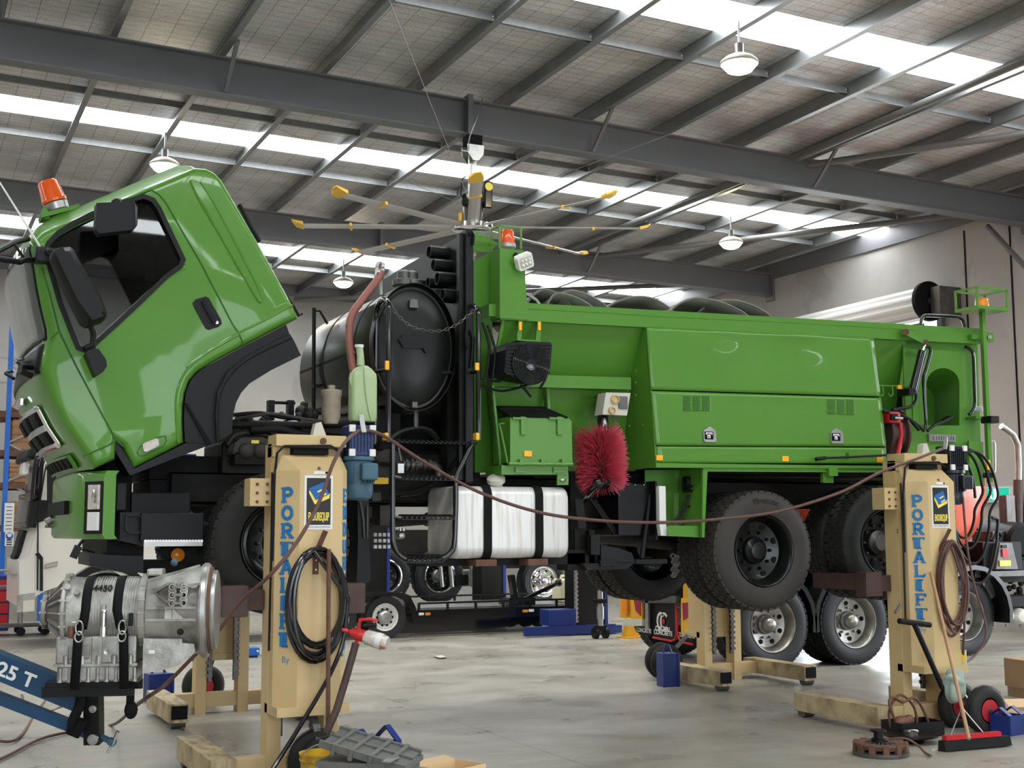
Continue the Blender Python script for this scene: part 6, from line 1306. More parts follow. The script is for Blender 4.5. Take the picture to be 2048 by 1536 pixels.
def ttext(s_, x, y, size, m_='white'): t_ = text_mesh(s_, size, .001, True); t_.xf(facing(PX(x, y, XT+.045), (0, -1, .0), (0, 0, 1))); t_.obj('flap_lettering', m_, fl1)
ttext('CENTRAL', 1326, 1258.5, .085); ttext('CONCRETE', 1326, 1266, .085); ttext('CONCRETE', 1287, 1261, .075); ttext('CONCRETE', 1372, 1271, .075)
for dx, r in ((-5, 14), (5, 14)):
    mb = MB(); c = PX(1325, 1243, XT+.045); rad = .105
    for a0 in range(40, 320, 20):
        f0, f1 = R(a0), R(a0+20); mb.beam((c.x, c.y-dx*.008-rad*.8*math.cos(f0), c.z+rad*math.sin(f0)), (c.x, c.y-dx*.008-rad*.8*math.cos(f1), c.z+rad*math.sin(f1)), .004, .035, (0, math.cos(f0), math.sin(f0)))
    mb.obj('flap_emblem', 'white', fl1)
c = PX(1327, 1243, XT+.04); MB().lathe([(.035, 0), (.035, .004), (0, .004)], c, (-1, 0, 0), 14).obj('flap_dot', 'red', fl1)
yb = PZ(1258, 1276, 0); ys = MB().box(yb.x-.1, yb.x+.25, yb.y-.1, yb.y+.25, 0, .02).prism([(yb.x-.05, .02), (yb.x+.2, .02), (yb.x+.12, .3), (yb.x+.02, .3)], yb.y, yb.y+.15); o = ys.obj('support_stand', 'cc_yellow'); tag(o, 'yellow flared floor stand under the tail of the mixer truck', 'stand')
# ================================================================= BLACK TILT TRAILER
Yt = 19.35
L = thing('trailer', 'low black flat trailer with white ten-hole wheel behind the green truck', 'trailer', (6.5, 20.4, 0)); LL = V(L.location)
tp_ = PY(771, 1240, Yt)
lw = wheel('wheel', L, R_=.335, w=.22, rim=.2, tm='rubber_new', rm='rim_white', hubm='steel', dish=.03, lugs=False, blocks=0, holes=0); flat_place(lw, V((tp_.x, Yt, .335))-LL)
h_ = MB()
for k in range(10): a = 2*PI*k/10; h_.lathe([(.02, .0), (.02, .006), (0, .006)], (.135*math.cos(a), .035, .135*math.sin(a)), (0, 1, 0), 12)
h_.obj('rim_hole', 'black_matt', lw, False)
o = dup(lw, None, parent=L); flat_place(o, V((tp_.x-.82, Yt, .335))-LL); o = dup(lw, None, parent=L); flat_place(o, V((tp_.x, Yt+2.3, .335))-LL, PI)
mg = MB().prism(XZ([(640, 1186), (806, 1185), (820, 1191), (832, 1215), (831, 1248), (826, 1240), (822, 1222), (806, 1200), (790, 1193), (640, 1193)], Yt-.02), Yt-.02, Yt+.3); mg.obj('mudguard', 'black_gloss', L)
dk = MB(); a = PY(832, 1221, Yt); c = PY(1160, 1214, Yt); zd = a.z; x1 = PY(1165, 1215, Yt).x
dk.box(tp_.x-3.5, x1, Yt+.3, Yt+2.0, zd-.02, zd+.02); dk.obj('deck', 'steel', L); MB().box(a.x, x1, Yt, Yt+.1, zd-.16, zd).obj('side_rail', 'black_gloss', L); MB().box(a.x, x1, Yt+2.0, Yt+2.1, zd-.16, zd).obj('side_rail', 'black_gloss', L); MB().prism([(a.x-.3, zd-.36), (a.x+1.3, zd-.36), (x1, zd-.16), (x1, zd-.1), (a.x-.3, zd-.1)], Yt+.12, Yt+.2).obj('frame_web', 'black_gloss', L)
for y in (Yt, Yt+2.05):
    mb = MB().beam((a.x+.05, y, zd+.11), (x1, y, zd+.11), .03)
    for k in range(7): x = a.x+.05+(x1-a.x-.05)*k/6; mb.beam((x, y, zd), (x, y, zd+.11), .035)
    mb.obj('rope_rail', 'black', L)
for x, y, m_ in ((843, 1228, 'lens_clear'), (856, 1228, 'amber'), (1051, 1222, 'amber'), (1063, 1221, 'lens_clear')): b = MB(); bpx(b, x-5, y-2.5, x+5, y+2.5, Yt-.02, Yt, .004); b.obj('side_marker', m_, L)
for x in (1020, 1050, 1075): p = PY(x, 1240, Yt+.5); MB().lathe([(.1, -.12), (.12, 0), (.1, .12)], p, (0, 1, 0), 16).obj('jockey_roller', 'black', L)
jk = MB(); a = PY(1034, 1205, Yt+.4); c = PY(1118, 1165, Yt+.4); jk.beam(a, c, .06).box(a.x-.25, a.x+.25, a.y-.2, a.y+.2, zd+.02, zd+.14).beam(PY(1030, 1205, Yt+.4), PY(1022, 1150, Yt+.4), .14, .08).sphere(c, .07, 10); o = jk.obj('floor_jack', 'black_gloss'); tag(o, 'black jack with long handle lying on the trailer deck', 'jack')
jc = MB(); p0, p1 = PY(1110, 1198, Yt+.7), PY(1150, 1157, Yt+.7); jc.box(p0.x, p1.x, Yt+.5, Yt+.85, zd+.025, p1.z, .05).tube([(p0.x+.1, Yt+.68, p1.z-.02), (p0.x+.12, Yt+.68, p1.z+.05), (p1.x-.12, Yt+.68, p1.z+.05), (p1.x-.08, Yt+.68, p1.z-.02)], .025, 8); o = jc.obj('jerry_can', 'jerry_yellow'); tag(o, 'pale yellow plastic jerry can standing on the trailer deck', 'can')
# ================================================================= DARK TRUCK ON ITS OWN LIFTS, FARTHER BACK
Yk = 22.5
B_ = thing('lorry', 'dark lorry with silver wheel rings parked beyond the black trailer', 'truck', (9., 23.6, .6)); BL = V(B_.location)
def pw(x, y): p = PY(x, y, Yk); return p
p = pw(772, 1153); q = wheel('wheel', B_, R_=.5, w=.28, rim=.29, tm='rubber_new', rm='rim_black', hubm='steel', dish=.1, blocks=30); flat_place(q, V((p.x, Yk, p.z))-BL)
MB().lathe([(.30, .0), (.315, -.012), (.30, -.02), (.285, -.005)], (0, 0, 0), (0, 1, 0), 36, cap=False).obj('trim_ring', 'chrome', q, False)
p2 = pw(880, 1152); o = dup(q, None, parent=B_); flat_place(o, V((p2.x, Yk, p2.z))-BL, 0, .3)
p3 = pw(1088, 1163); q3 = wheel('wheel', B_, R_=.48, w=.3, rim=.29, tm='rubber_new', rm='chrome', hubm='chrome', dish=.05, blocks=0, dome=True); flat_place(q3, V((p3.x, Yk, p3.z))-BL)
b = MB(); bpx(b, 700, 1060, 1180, 1120, Yk+.4, Yk+2.2); bpx(b, 730, 1085, 1120, 1135, Yk+.2, Yk+.4); b.obj('chassis', 'chassis', B_)
for x_ in (p.x, p3.x): MB().box(x_-.15, x_+.15, Yk+.6, Yk+.9, 0, .75, .02).obj('axle_stand', 'jack_blue', B_)
b = MB(); bpx(b, 905, 1142, 960, 1172, Yk+.0, Yk+.1, .01); b.obj('bumper_bar', 'rim_grey', B_)
for x0 in (880, 900, 942, 955): line('brush_bar', [(x0, 1130), (x0+4, 1174)], Yk-.1, .04, 'rim_grey', B_)
b = MB(); bpx(b, 910, 1150, 936, 1170, Yk-.05, Yk); b.obj('grille', 'black', B_)
b = MB(); bpx(b, 738, 1136, 750, 1184, Yk-.3, Yk-.25, .02); b.obj('mudflap', 'off_white', B_); b = MB(); bpx(b, 750, 1122, 758, 1134, Yk-.3, Yk-.2, .02); b.obj('tail_lamp', 'red_plastic', B_)
# blue lifting posts of that bay
def blue_post(label, px, ytop, Y, w=.5, base=True, z0=0.):
    a = PY(px, 1240, Y); t = thing('lift_column', label, 'vehicle lift', (a.x, Y, 0), 'dark blue lifting posts of the farther bay')
    MB().box(-w/2, w/2, 0, .45, .02, 2.3, .01).obj('column', 'motor_navy' if w < .4 else 'tank_black', t, False); MB().box(w/2, w/2+.06, -.02, .4, .05, 2.3).obj('mast_edge', 'jack_blue', t, False)
    tooth = MB()
    for k in range(30): tooth.box(-w/2-.05, -w/2, -.03, -.0, .2+k*.07, .235+k*.07)
    if base: tooth.box(-w/2-.05, -w/2, -.0, .03, .2, 2.3); tooth.obj('lock_rack', 'steel', t, False)
    if base: MB().box(-1.25, .4, -.12, -.02, .02, .16).box(.2, .5, -.15, .6, .02, .14).box(-.8, -.3, -.05, .3, .16, .42, .01).obj('base_frame', 'jack_blue', t, False)
    return t
blue_post('dark lifting post with blue foot beside the trailer tail', 1182, 1140, 18.6, .5)
pj = PZ(1201, 1277, 0); o = thing('pallet_truck', 'upright hydraulic pump strut on two small black wheels, against the dark post', 'trolley', pj)
MB().cyl((0, 0, .12), (0, 0, .75), .045, n=14).cyl((0, 0, .3), (0, 0, .5), .06, n=14).tube([(0, 0, .75), (-.02, .02, 1.5)], .015, 8).obj('pump', 'steel', o, False); MB().box(-.1, .1, -.06, .06, .55, .62, .01).box(-.09, .09, -.05, .05, .12, .2).obj('crosshead', 'black', o, False)
for x in (-.09, .09): MB().lathe([(0, -.03), (.09, -.03), (.09, .03), (0, .03)], (x, 0, .09), (1, 0, 0), 20).obj('wheel', 'black', o, False)
blue_post('slim blue lifting post seen between the hand rails and the lorry wheels', 748, 1120, 21.5, .45, False); blue_post('slim blue lifting post seen below the white fuel tank', 985, 1130, 21.5, .42, False)
# ================================================================= WHITE TRUCK, LEFT
Yw = 20.0
W = thing('white_truck', 'white highway truck with black lower windscreen band parked nose to the racking', 'truck', (4., 21.2, 0)); WL = V(W.location)
edge = [(112, 887), (98, 897), (88, 930), (82, 1000), (74, 1055), (58, 1112), (40, 1140), (38, 1215)]
side = edge+[(420, 1215), (420, 878), (200, 878)]
side = edge+[(60, 1200), (90, 1182), (140, 1165), (155, 1144), (180, 1130), (210, 1134), (240, 1150), (280, 1215), (420, 1215), (420, 878), (200, 878)]
MB().prism(XZ(side, Yw), Yw, Yw+2.4, .03).obj('cab_body', 'white_paint', W)
plate('lower_step', [(38, 1122), (74, 1106), (84, 1112), (84, 1180), (60, 1192), (38, 1215)], Yw+.03, Yw+2.3, 'white_paint', W)
def wplate(n_, pts, m_, off=.02): return plate(n_, pts, Yw-off, Yw+.02, m_, W)
wplate('side_window', [(100, 925), (120, 905), (200, 900), (200, 1010), (118, 1010), (98, 1002)], 'black_gloss'); wplate('lower_band', [(78, 1000), (145, 1002), (120, 1030), (70, 1048), (55, 1058), (62, 1005)], 'black_plastic')
for q in ([(75, 1180), (76, 1030), (90, 940), (100, 915)], ): line('door_gap', q, Yw-.025, .012, 'black', W)
wplate('door_edge', [(70, 1108), (78, 1105), (86, 1115), (86, 1182), (80, 1182), (80, 1120)], 'black', .03); line('handle_recess', [(90, 1135), (91, 1129), (116, 1123), (113, 1130), (90, 1135)], Yw-.02, .012, 'steel', W)
# front of the cab: windscreen, visor, grille, as seen on its nose
def ex(y):
    for (x0, y0), (x1, y1) in zip(edge, edge[1:]):
        if y0 <= y <= y1: return x0+(x1-x0)*(y-y0)/(y1-y0)
    return edge[-1][0]
def nose(n_, ya, yb, m_, off, t0=.04, t1=.96):
    yy = [ya+(yb-ya)*k/6 for k in range(7)]; g = []
    for y in yy:
        p = PY(ex(y), y, Yw); g.append([V((p.x-off-.10*math.sin(PI*t), Yw+2.4*t, p.z)) for t in [t0+(t1-t0)*q/8 for q in range(9)]])
    o = MB().quadstrip(g, closed=False).obj(n_, m_, W); md = o.modifiers.new('s', 'SOLIDIFY'); md.thickness = .12; return o
nose('nose_panel', 890, 1150, 'white_paint', -.02, .0, 1.); nose('windscreen', 912, 1000, 'windscreen', .02); nose('lower_windscreen', 985, 1054, 'black_gloss', .10); nose('sun_visor', 894, 914, 'black_plastic', .22); nose('nose_grille', 1060, 1118, 'black_plastic', .03, .3, .96); nose('windscreen_wrap', 906, 1002, 'black_gloss', .03, .0, .12)
b = MB().prism(XZ([(96, 930), (112, 925), (114, 1000), (104, 1015), (96, 1010)], Yw-.35), Yw-.4, Yw-.2, .03).prism(XZ([(118, 930), (128, 935), (128, 970), (118, 968)], Yw-.3), Yw-.35, Yw-.2, .03).cyl(PY(110, 985, Yw-.3), PY(122, 985, Yw), .06); b.obj('wing_mirror', 'black_plastic', W)
p = PY(215, 1200, Yw); q = wheel('wheel', W, R_=.54, w=.3, rim=.3, tm='rubber_new', rm='rim_grey', dish=.05, blocks=0); flat_place(q, V((p.x, Yw+.05, .54))-WL); MB().quadstrip([[V((p.x+r*math.cos(R(a)), Yw-.02+dy, .55+r*math.sin(R(a)))) for r, dy in ((.58, 0), (.68, 0), (.68, .1), (.58, .1))] for a in range(-5, 186, 15)]).obj('wheel_arch', 'black_plastic', W)
wplate('fog_panel', [(34, 1190), (70, 1185), (70, 1220), (34, 1225)], 'rim_grey', .01); wplate('number_panel', [(46, 1202), (69, 1199), (69, 1222), (46, 1224)], 'off_white', .03)
nose('sticker', 925, 948, 'lens_clear', .05, .25, .4)
# steel trolley in front of it
ct = PZ(42, 1272, 0); C_ = thing('trolley', 'two-shelf steel trolley with pipe handles beside the white truck', 'trolley', ct)
for z in (.14, .78): MB().box(-.75, .5, 0, .6, z, z+.035, .006).obj('shelf', 'steel_dark', C_, False)
for x in (-.7, -.0, .46): 
    for y in (.02, .58): MB().tube([(x, y, .15), (x, y, .8)], .018, 8).obj('upright', 'steel', C_, False)
for x0, x1 in ((-.75, -.02), (.02, .5)): MB().tube([(x0, .0, .8), (x0, 0, 1.0), (x0+.06, 0, 1.07), (x1-.06, 0, 1.07), (x1, 0, 1.0), (x1, 0, .8)], .02, 8).obj('pipe_handle', 'steel', C_, False)
for x in (-.6, .0, .38):
    for y in (.06, .54): MB().lathe([(0, -.03), (.07, -.03), (.07, .03), (0, .03)], (x, y, .07), (0, 1, 0), 18).box(x-.02, x+.02, y-.04, y+.04, .07, .14).obj('caster', 'black', C_, False)
# ================================================================= RACKING
Yr = 26.2
RK = thing('pallet_rack', 'blue pallet racking with zigzag steel bracing and loaded shelves', 'rack', (1.6, Yr, 0))
ra = PY(14, 900, Yr).x; rb_ = PY(93, 880, Yr).x; zt_r = PY(20, 633, Yr).z
for x, y, zt in ((ra, Yr, zt_r), (rb_, Yr, PY(93, 800, Yr).z), (ra-.35, Yr+1.25, zt_r-.35), (rb_+.6, Yr+1.2, zt_r-.9)): MB().box(x-.045, x+.045, y, y+.08, 0, zt).obj('upright', 'rack_blue', RK)
zq = lambda y: PY(40, y, Yr).z
for k in range(8): z = .4+.75*k; MB().beam((ra, Yr+.04, z), (rb_, Yr+.04, z+.375), .035).beam((rb_, Yr+.04, z+.375), (ra, Yr+.04, z+.75), .035).obj('brace', 'galv', RK)
for z in (zq(822), zq(900), zq(965), zq(1050)): MB().box(ra-3, rb_+2.5, Yr+.02, Yr+.08, z-.12, z-.004).box(ra-3, rb_+2.5, Yr+1.1, Yr+1.2, z-.12, z-.004).obj('shelf_beam', 'rust', RK)
for z in (3.9, 4.7, 5.2): MB().beam((ra-2, Yr+1.25, z), (rb_+1.2, Yr+1.25, z), .03).obj('tie', 'galv', RK)
def pallet(label, x, y, z):
    t = thing('pallet', label, 'pallet', (x, y, z), 'pallets on the racking')
    for k in range(5): MB().box(-.55, .55, k*.22, k*.22+.12, .11, .135).obj('deck_board', 'pallet_wood', t, False)
    for k in (0, .45, .9): MB().box(-.55, .55, k, k+.1, .02, .11).obj('bearer', 'pallet_wood', t, False)
    return t
def crate(label, x, y, z, w, d, h, m_='carton', name='carton', cat='box'):
    t = thing(name, label, cat, (x, y, z), 'boxes on the racking')
    MB().box(-w/2, w/2, 0, d, 0, h, .01).obj('body', m_, t, False)
    if m_ == 'pallet_wood':
        for k in range(4): MB().box(-w/2-.01, w/2+.01, -.02, 0, h*(.04+.24*k), h*(.22+.24*k)).obj('board', m_, t, False)
    else: MB().box(-.03, .03, -.004, d+.004, -.0, h+.004).obj('tape', 'carton_light', t, False)
    return t
zz = lambda y: PY(40, y, Yr).z
pallet('wooden pallet under the tall carton on the upper rack level', ra+.65, Yr+.1, zz(822)); crate('tall brown carton on the pallet of the upper rack level', ra+.65, Yr+.14, zz(822)+.14, .95, .85, .6)
crate('small grey-brown crate at the end of the upper rack level', ra-.65, Yr+.14, zz(822)+.0, .8, .8, .75)
crate('long timber crate on the middle rack level', ra+.75, Yr+.14, zz(900), 1.3, .85, .6, 'pallet_wood', 'timber_crate', 'crate'); crate('dark timber crate on the lower rack level beside the white truck visor', ra+.7, Yr+.14, zz(965), 1.25, .85, .4, 'pallet_wood', 'timber_crate', 'crate'); crate('timber crate low on the rack behind the safety notices', ra+.72, Yr+.14, zz(1050), 1.2, .85, .45, 'pallet_wood', 'timber_crate', 'crate')
crate('timber crate outside the blue upright, middle level', ra-.75, Yr+.14, zz(900), 1.1, .85, .58, 'pallet_wood', 'timber_crate', 'crate'); crate('reddish carton outside the blue upright, lower level', ra-.75, Yr+.14, zz(965), 1.1, .85, .42)
nb = MB(); a, c = PY(7, 1064, Yr-.05), PY(29, 1006, Yr-.05); nb.box(a.x, c.x, Yr-.06, Yr-.04, a.z, c.z); no = nb.obj('notice_board', 'white'); tag(no, 'white notice sheet with ruled lines fixed to the blue rack upright', 'notice')
for k in range(7): z = c.z-.08-k*.07; MB().box(a.x+.03, c.x-.03, Yr-.064, Yr-.06, z, z+.012).obj('ruled_line', 'black_matt', no)
sb_ = MB(); a, c = PY(9, 1092, Yr-.05), PY(28, 1064, Yr-.05); sb_.box(a.x, c.x, Yr-.06, Yr-.04, a.z, c.z); so = sb_.obj('safety_sign', 'white'); tag(so, 'white sign with blue disc of a masked face below the notice sheet', 'sign')
r_ = (c.x-a.x)*.42; cc_ = V(((a.x+c.x)/2, Yr-.062, c.z-r_-.01)); MB().lathe([(r_, 0), (r_, .004), (0, .004)], cc_, (0, -1, 0), 24).obj('blue_disc', 'sign_blue', so); MB().sphere(cc_+V((0, -.006, .01)), r_*.5, 12, (1, .05, 1.1)).box(cc_.x-r_*.6, cc_.x+r_*.6, cc_.y-.01, cc_.y-.006, cc_.z+.0, cc_.z+.05).obj('face_symbol', 'white', so); MB().box(cc_.x-r_*.45, cc_.x+r_*.45, cc_.y-.014, cc_.y-.01, cc_.z-.06, cc_.z-.02).obj('mask_symbol', 'sign_blue', so)
for k in range(3): MB().box(a.x+.03, c.x-.03, Yr-.064, Yr-.06, a.z+.02+k*.04, a.z+.04+k*.04).obj('sign_line', 'black_matt', so)
p = PY(10, 1130, 24.); tb_ = MB().box(p.x-.9, p.x+.1, 24, 24.6, 0, .95, .02); o = tb_.obj('tool_cabinet', 'jack_blue'); tag(o, 'dark blue tool cabinet partly behind the steel trolley', 'cabinet')
for k in range(4): MB().box(p.x-.88, p.x+.08, 23.985, 24., .1+.2*k, .27+.2*k, .004).obj('drawer', 'red', o)
# ================================================================= THINGS ON THE FLOOR
# yellow bucket, grey tote, blue caddy and tools at the foot of the nearer post
p = PY(645, 1492, 7.78); bk = thing('bucket', 'grimy yellow bucket at the foot of the nearer lifting post', 'bucket', (p.x, p.y, 0))
MB().lathe([(.115, .01), (.0, .01)], (0, 0, 0), (0, 0, 1), 28).lathe([(.11, 0), (.135, .30), (.142, .30), (.142, .315), (.138, .315), (.138, .335), (.144, .335), (.144, .345), (.13, .345), (.105, .02)], (0, 0, 0), (0, 0, 1), 32, cap=False).obj('body', 'bucket', bk, False)
MB().tube([(.142*math.cos(R(a)), .142*math.sin(R(a))-.02*math.sin(R(a)), .32-.10*math.sin(R(a))) for a in range(180, 361, 15)], .004, 6).obj('handle', 'steel', bk, False)
p = PY(740, 1524, 7.36); gt = thing('tote_box', 'grey ribbed plastic tote box with tilted lid beside the yellow bucket', 'box', (p.x, p.y, 0), None, R(-38))
MB().quadstrip([[V((x*k, y*k, z)) for x, y in ((-.26, -.17), (.26, -.17), (.26, .17), (-.26, .17))] for k, z in ((.88, 0), (1, .33), (1.06, .33), (1.06, .36))], smooth=False).obj('body', 'crate_grey', gt, False)
ld = MB(); LM = Matrix.Translation((0, 0, .395)) @ Matrix.Rotation(R(14), 4, 'Y') @ Matrix.Rotation(R(6), 4, 'X') @ Matrix.Diagonal((.86, .86, 1, 1))
ld.box(-.30, .30, -.20, .20, 0, .03, .006)
for x in (-.2, -.07, .07, .2): ld.box(x-.015, x+.015, -.215, .215, -.02, .05, .004)
for y in (-.19, 0, .19): ld.box(-.31, .31, y-.012, y+.012, .0, .045, .003)
ld.xf(LM); ld.obj('lid', 'crate_grey', gt, False)
sc_b = MB()
for k in range(4): sc_b.box(.10+k*.014, .11+k*.014, -.24, -.06, .40, .407)
o = sc_b.xf(Matrix.Translation((p.x, p.y, 0)) @ Matrix.Rotation(R(-38), 4, 'Z') @ Matrix.Translation((0.05, 0, -.02))).obj('file_bundle', 'steel'); tag(o, 'flat steel bars lying side by side on the grey tote lid', 'tool')
def caddy(name, label, x, y, rz, sx=.17, sy=.13, h=.2, apex=.10, cat='jack stand'):
    t = thing(name, label, cat, (x, y, 0), None, rz)
    b = MB(); 
    for q in (-1, 1): b.box(-sx, sx, q*sy-.006, q*sy+.006, 0, h); b.box(q*sx-.006, q*sx+.006, -sy, sy, 0, h)
    b.box(-sx, sx, -sy, sy, 0, .01); b.obj('body', 'jack_blue', t, False)
    for q in (-1, 1):
        MB().beam((q*sx*.85, -sy, h), (q*sx*.85, 0, h+apex), .05, .008, (1, 0, 0) if 0 else (0, 0, 1)).beam((q*sx*.85, sy, h), (q*sx*.85, 0, h+apex), .05, .008).obj('handle', 'jack_blue', t, False)
    return t
p = PY(742, 1484, 8.10); caddy('tool_caddy', 'blue steel caddy with two folded strap handles behind the grey tote', p.x+.02, p.y, R(24), .14, .11, .33, .09, 'caddy')
p = PZ(785, 1545, .05); g_ = thing('air_gun', 'red and black pneumatic gun with steel square drive lying on the floor', 'tool', (p.x, p.y, .07), None, R(-60))
MB().lathe([(0, -.02), (.05, -.02), (.055, 0), (.055, .08), (.045, .085), (0, .085)], (0, 0, .03), (.3, 1, .35), 20).obj('motor_housing', 'red_plastic', g_, False)
MB().lathe([(0, -.1), (.035, -.1), (.05, -.06), (.052, -.02), (0, -.02)], (0, 0, .03), (.3, 1, .35), 20).obj('nose', 'black_gloss', g_, False); MB().cyl((-.026, -.095, -.002), (-.045, -.16, -.026), .012).obj('drive', 'chrome', g_, False); MB().beam((0, .02, .0), (.03, .05, -.06), .035, .03).obj('grip', 'black', g_, False)
o = MB().tube([PZ(775, 1540, .09), PZ(850, 1552, .05), PZ(862, 1556, .05)], .008, 6).obj('long_chisel', 'steel_dark'); tag(o, 'thin dark steel bar on the floor in front of the air gun', 'bar')
p = PZ(826, 1556, 0); o = MB().lathe([(.06, 0), (.06, .03), (.035, .05), (.02, .11), (0, .115)], p, (0, 0, 1), 14).obj('rubber_boot', 'black'); tag(o, 'small black rubber boot beside the pale carton at the frame foot', 'part')
p = PZ(905, 1566, 0); cb = thing('open_carton', 'pale open carton at the very foot of the view, floor centre', 'box', p, None, R(25)); b = MB()
for q in (-1, 1): b.box(-.18, .18, q*.14-.003, q*.14+.003, 0, .12); b.box(q*.18-.003, q*.18+.003, -.14, .14, 0, .12)
b.box(-.18, .18, -.14, .14, 0, .006); b.obj('body', 'carton_light', cb, False); MB().beam((0, .14, .12), (0, .24, .135), .36, .005).obj('flap', 'carton_light', cb, False)
# red pump sprayer hung on the tow bar
sp = PY(720, 1270, 8.13); s = thing('hanging_sprayer', 'red-headed pump sprayer with stained clear bottle hooked on the brown tow bar', 'sprayer', sp)
ax = (cr*.93-cu*.22-cw*.28).normalized(); 
MB().lathe([(.034, .03), (.05, .05), (.052, .13), (.047, .14), (.047, .19), (.04, .2), (0, .2)], (0, 0, 0), ax, 24).obj('bottle', 'lens', s, False); MB().lathe([(.053, .125), (.053, .165)], (0, 0, 0), ax, 24, cap=False).obj('label_band', 'white', s, False); MB().beam(ax*.15-cw*.053-cu*.02+cr*-.0, ax*.16-cw*.054-cu*.03+cr*.03, .035, .004).obj('red_print', 'red', s, False)
b = MB().lathe([(.0, -.06), (.03, -.06), (.033, -.03), (.04, -.02), (.04, .035), (0, .035)], (0, 0, 0), ax, 20).lathe([(0, -.13), (.012, -.13), (.016, -.1), (.01, -.09), (.02, -.06), (0, -.06)], (0, 0, 0), ax, 14); b.obj('head', 'red_plastic', s, False)
MB().tube([cu*.03-cr*.01, cu*.10-cr*.0, cu*.105+cr*.07, cu*.09+cr*.11], .013, 8).obj('handle', 'red_plastic', s, False); MB().cyl(cu*.06+cr*.02, cu*.065+cr*.11, .016, n=10).obj('trigger', 'black', s, False); MB().tube([-cu*.03-cr*.02, -cu*.08-cr*.03], .015, 8, r2=.009).obj('nozzle', 'red_plastic', s, False)
# jerry can standing on the gearbox of the nearer post
A = PA.location; jx, jy = A.x+.40, A.y-.0
J = thing('fluid_can', 'translucent plastic can of green fluid standing on the blue gear motor of the nearer post', 'can', (jx, jy, 2.475))
jb = MB(); jb.quadstrip([[V((x*k, y*k, z)) for x, y in rrect(-.095, -.06, .095, .06, .03, 4)] for k, z in ((.9, 0), (1, .02), (1, .30), (.95, .34), (.6, .38), (.32, .40))], smooth=True); jb.obj('body', 'jerry', J, False, smooth=50)
MB().tube([(-.02, 0, .40), (-.02, 0, .47), (-.03, 0, .54)], .026, 14).obj('spout', 'jerry', J, False); MB().lathe([(.03, 0), (.034, .02), (.02, .022)], (-.03, 0, .53), (0, 0, 1), 16).obj('spout_rim', 'white', J, False); MB().tube([(-.085, -.02, .24), (-.10, -.02, .30), (-.07, -.02, .36), (-.03, -.02, .38)], .014, 8).obj('handle', 'jerry', J, False); MB().tube([(-.02, -.065, .45), (0, -.07, .2), (.03, -.065, .05), (.05, -.06, .0)], .005, 6).obj('vent_tube', 'jerry', J, False)
# clutch parts
c0 = PZ(1762, 1510, 0); cl = thing('clutch_cover', 'rusty clutch pressure plate with black hub lying flat on the floor', 'clutch', c0)
MB().lathe([(0, .0), (.205, 0), (.21, .012), (.21, .03), (.19, .035), (0, .035)], (0, 0, 0), (0, 0, 1), 40).obj('plate', 'steel_dark', cl, False)
MB().lathe([(.07, .07), (.14, .06), (.185, .055), (.2, .085), (.195, .095), (.15, .10), (.08, .085)], (0, 0, 0), (0, 0, 1), 40).obj('cover', 'rust', cl, False)
b = MB()
for k in range(12): a = 2*PI*k/12; b.box(.17, .205, -.02, .02, .02, .10, .006) if False else b.beam((.19*math.cos(a), .19*math.sin(a), .03), (.19*math.cos(a), .19*math.sin(a), .10), .045, .03, (math.cos(a), math.sin(a), 0))
b.obj('cover_tooth', 'rust', cl, False); b = MB()
for k in range(18): a = 2*PI*k/18; b.beam((.06*math.cos(a), .06*math.sin(a), .10), (.15*math.cos(a), .15*math.sin(a), .085), .014, .006)
b.obj('spring_finger', 'steel_dark', cl, False); MB().lathe([(0, .06), (.055, .06), (.055, .12), (.035, .125), (.035, .17), (.06, .175), (.06, .19), (0, .19)], (-.02, 0, 0), (0, 0, 1), 24).obj('release_bearing', 'black', cl, False)
c1 = PZ(1822, 1484, 0); cd_ = thing('clutch_disc', 'flat clutch disc behind the rusty pressure plate, white scrap on top', 'clutch', c1)
MB().lathe([(.06, .03), (.10, .035), (.215, .05), (.215, .062), (.10, .05), (.06, .05)], (0, 0, 0), (0, 0, 1), 40).lathe([(0, 0), (.1, 0), (.12, .03), (0, .04)], (0, 0, 0), (0, 0, 1), 30).obj('friction_disc', 'black', cd_, False); MB().lathe([(.04, .03), (.055, .03), (.055, .085), (.03, .085), (.03, .04)], (0, 0, 0), (0, 0, 1), 20).obj('splined_hub', 'steel_dark', cd_, False)
o = MB().box(-.05, .06, -.03, .02, .075, .095, .01).xf(Matrix.Translation(V(c1)+V((.05, .05, -.01)))).obj('paper_scrap', 'white'); tag(o, 'crumpled white paper scrap on the clutch disc', 'paper')
o = MB().tube(smooth_pts([tuple(PZ(x, y, z)) for x, y, z in ((1778, 1478, .13), (1810, 1477, .14), (1835, 1490, .07), (1850, 1505, .02), (1862, 1512, .015))], 6), .009, 6).obj('bent_rod', 'rust'); tag(o, 'bent rusty rod reaching from the clutch disc onto the floor', 'rod')
o = MB().box(-.085, .085, -.008, .008, 0, .012).xf(Matrix.Translation(PZ(1881, 1500, 0)) @ Matrix.Rotation(R(-8), 4, 'Z')).obj('chalk_stick', 'off_white'); tag(o, 'thin pale stick on the floor in front of the broom', 'stick')
tb = PZ(1826, 1470, 0); tr = thing('parts_tray', 'black plastic tray of coppery hoses in front of the farther post', 'tray', tb, None, R(-6)); b = MB()
for q in (-1, 1): b.box(-.21, .21, q*.13-.006, q*.13+.006, 0, .12); b.box(q*.21-.006, q*.21+.006, -.13, .13, 0, .12)
b.box(-.21, .21, -.13, .13, 0, .01); b.obj('body', 'black_plastic', tr, False)
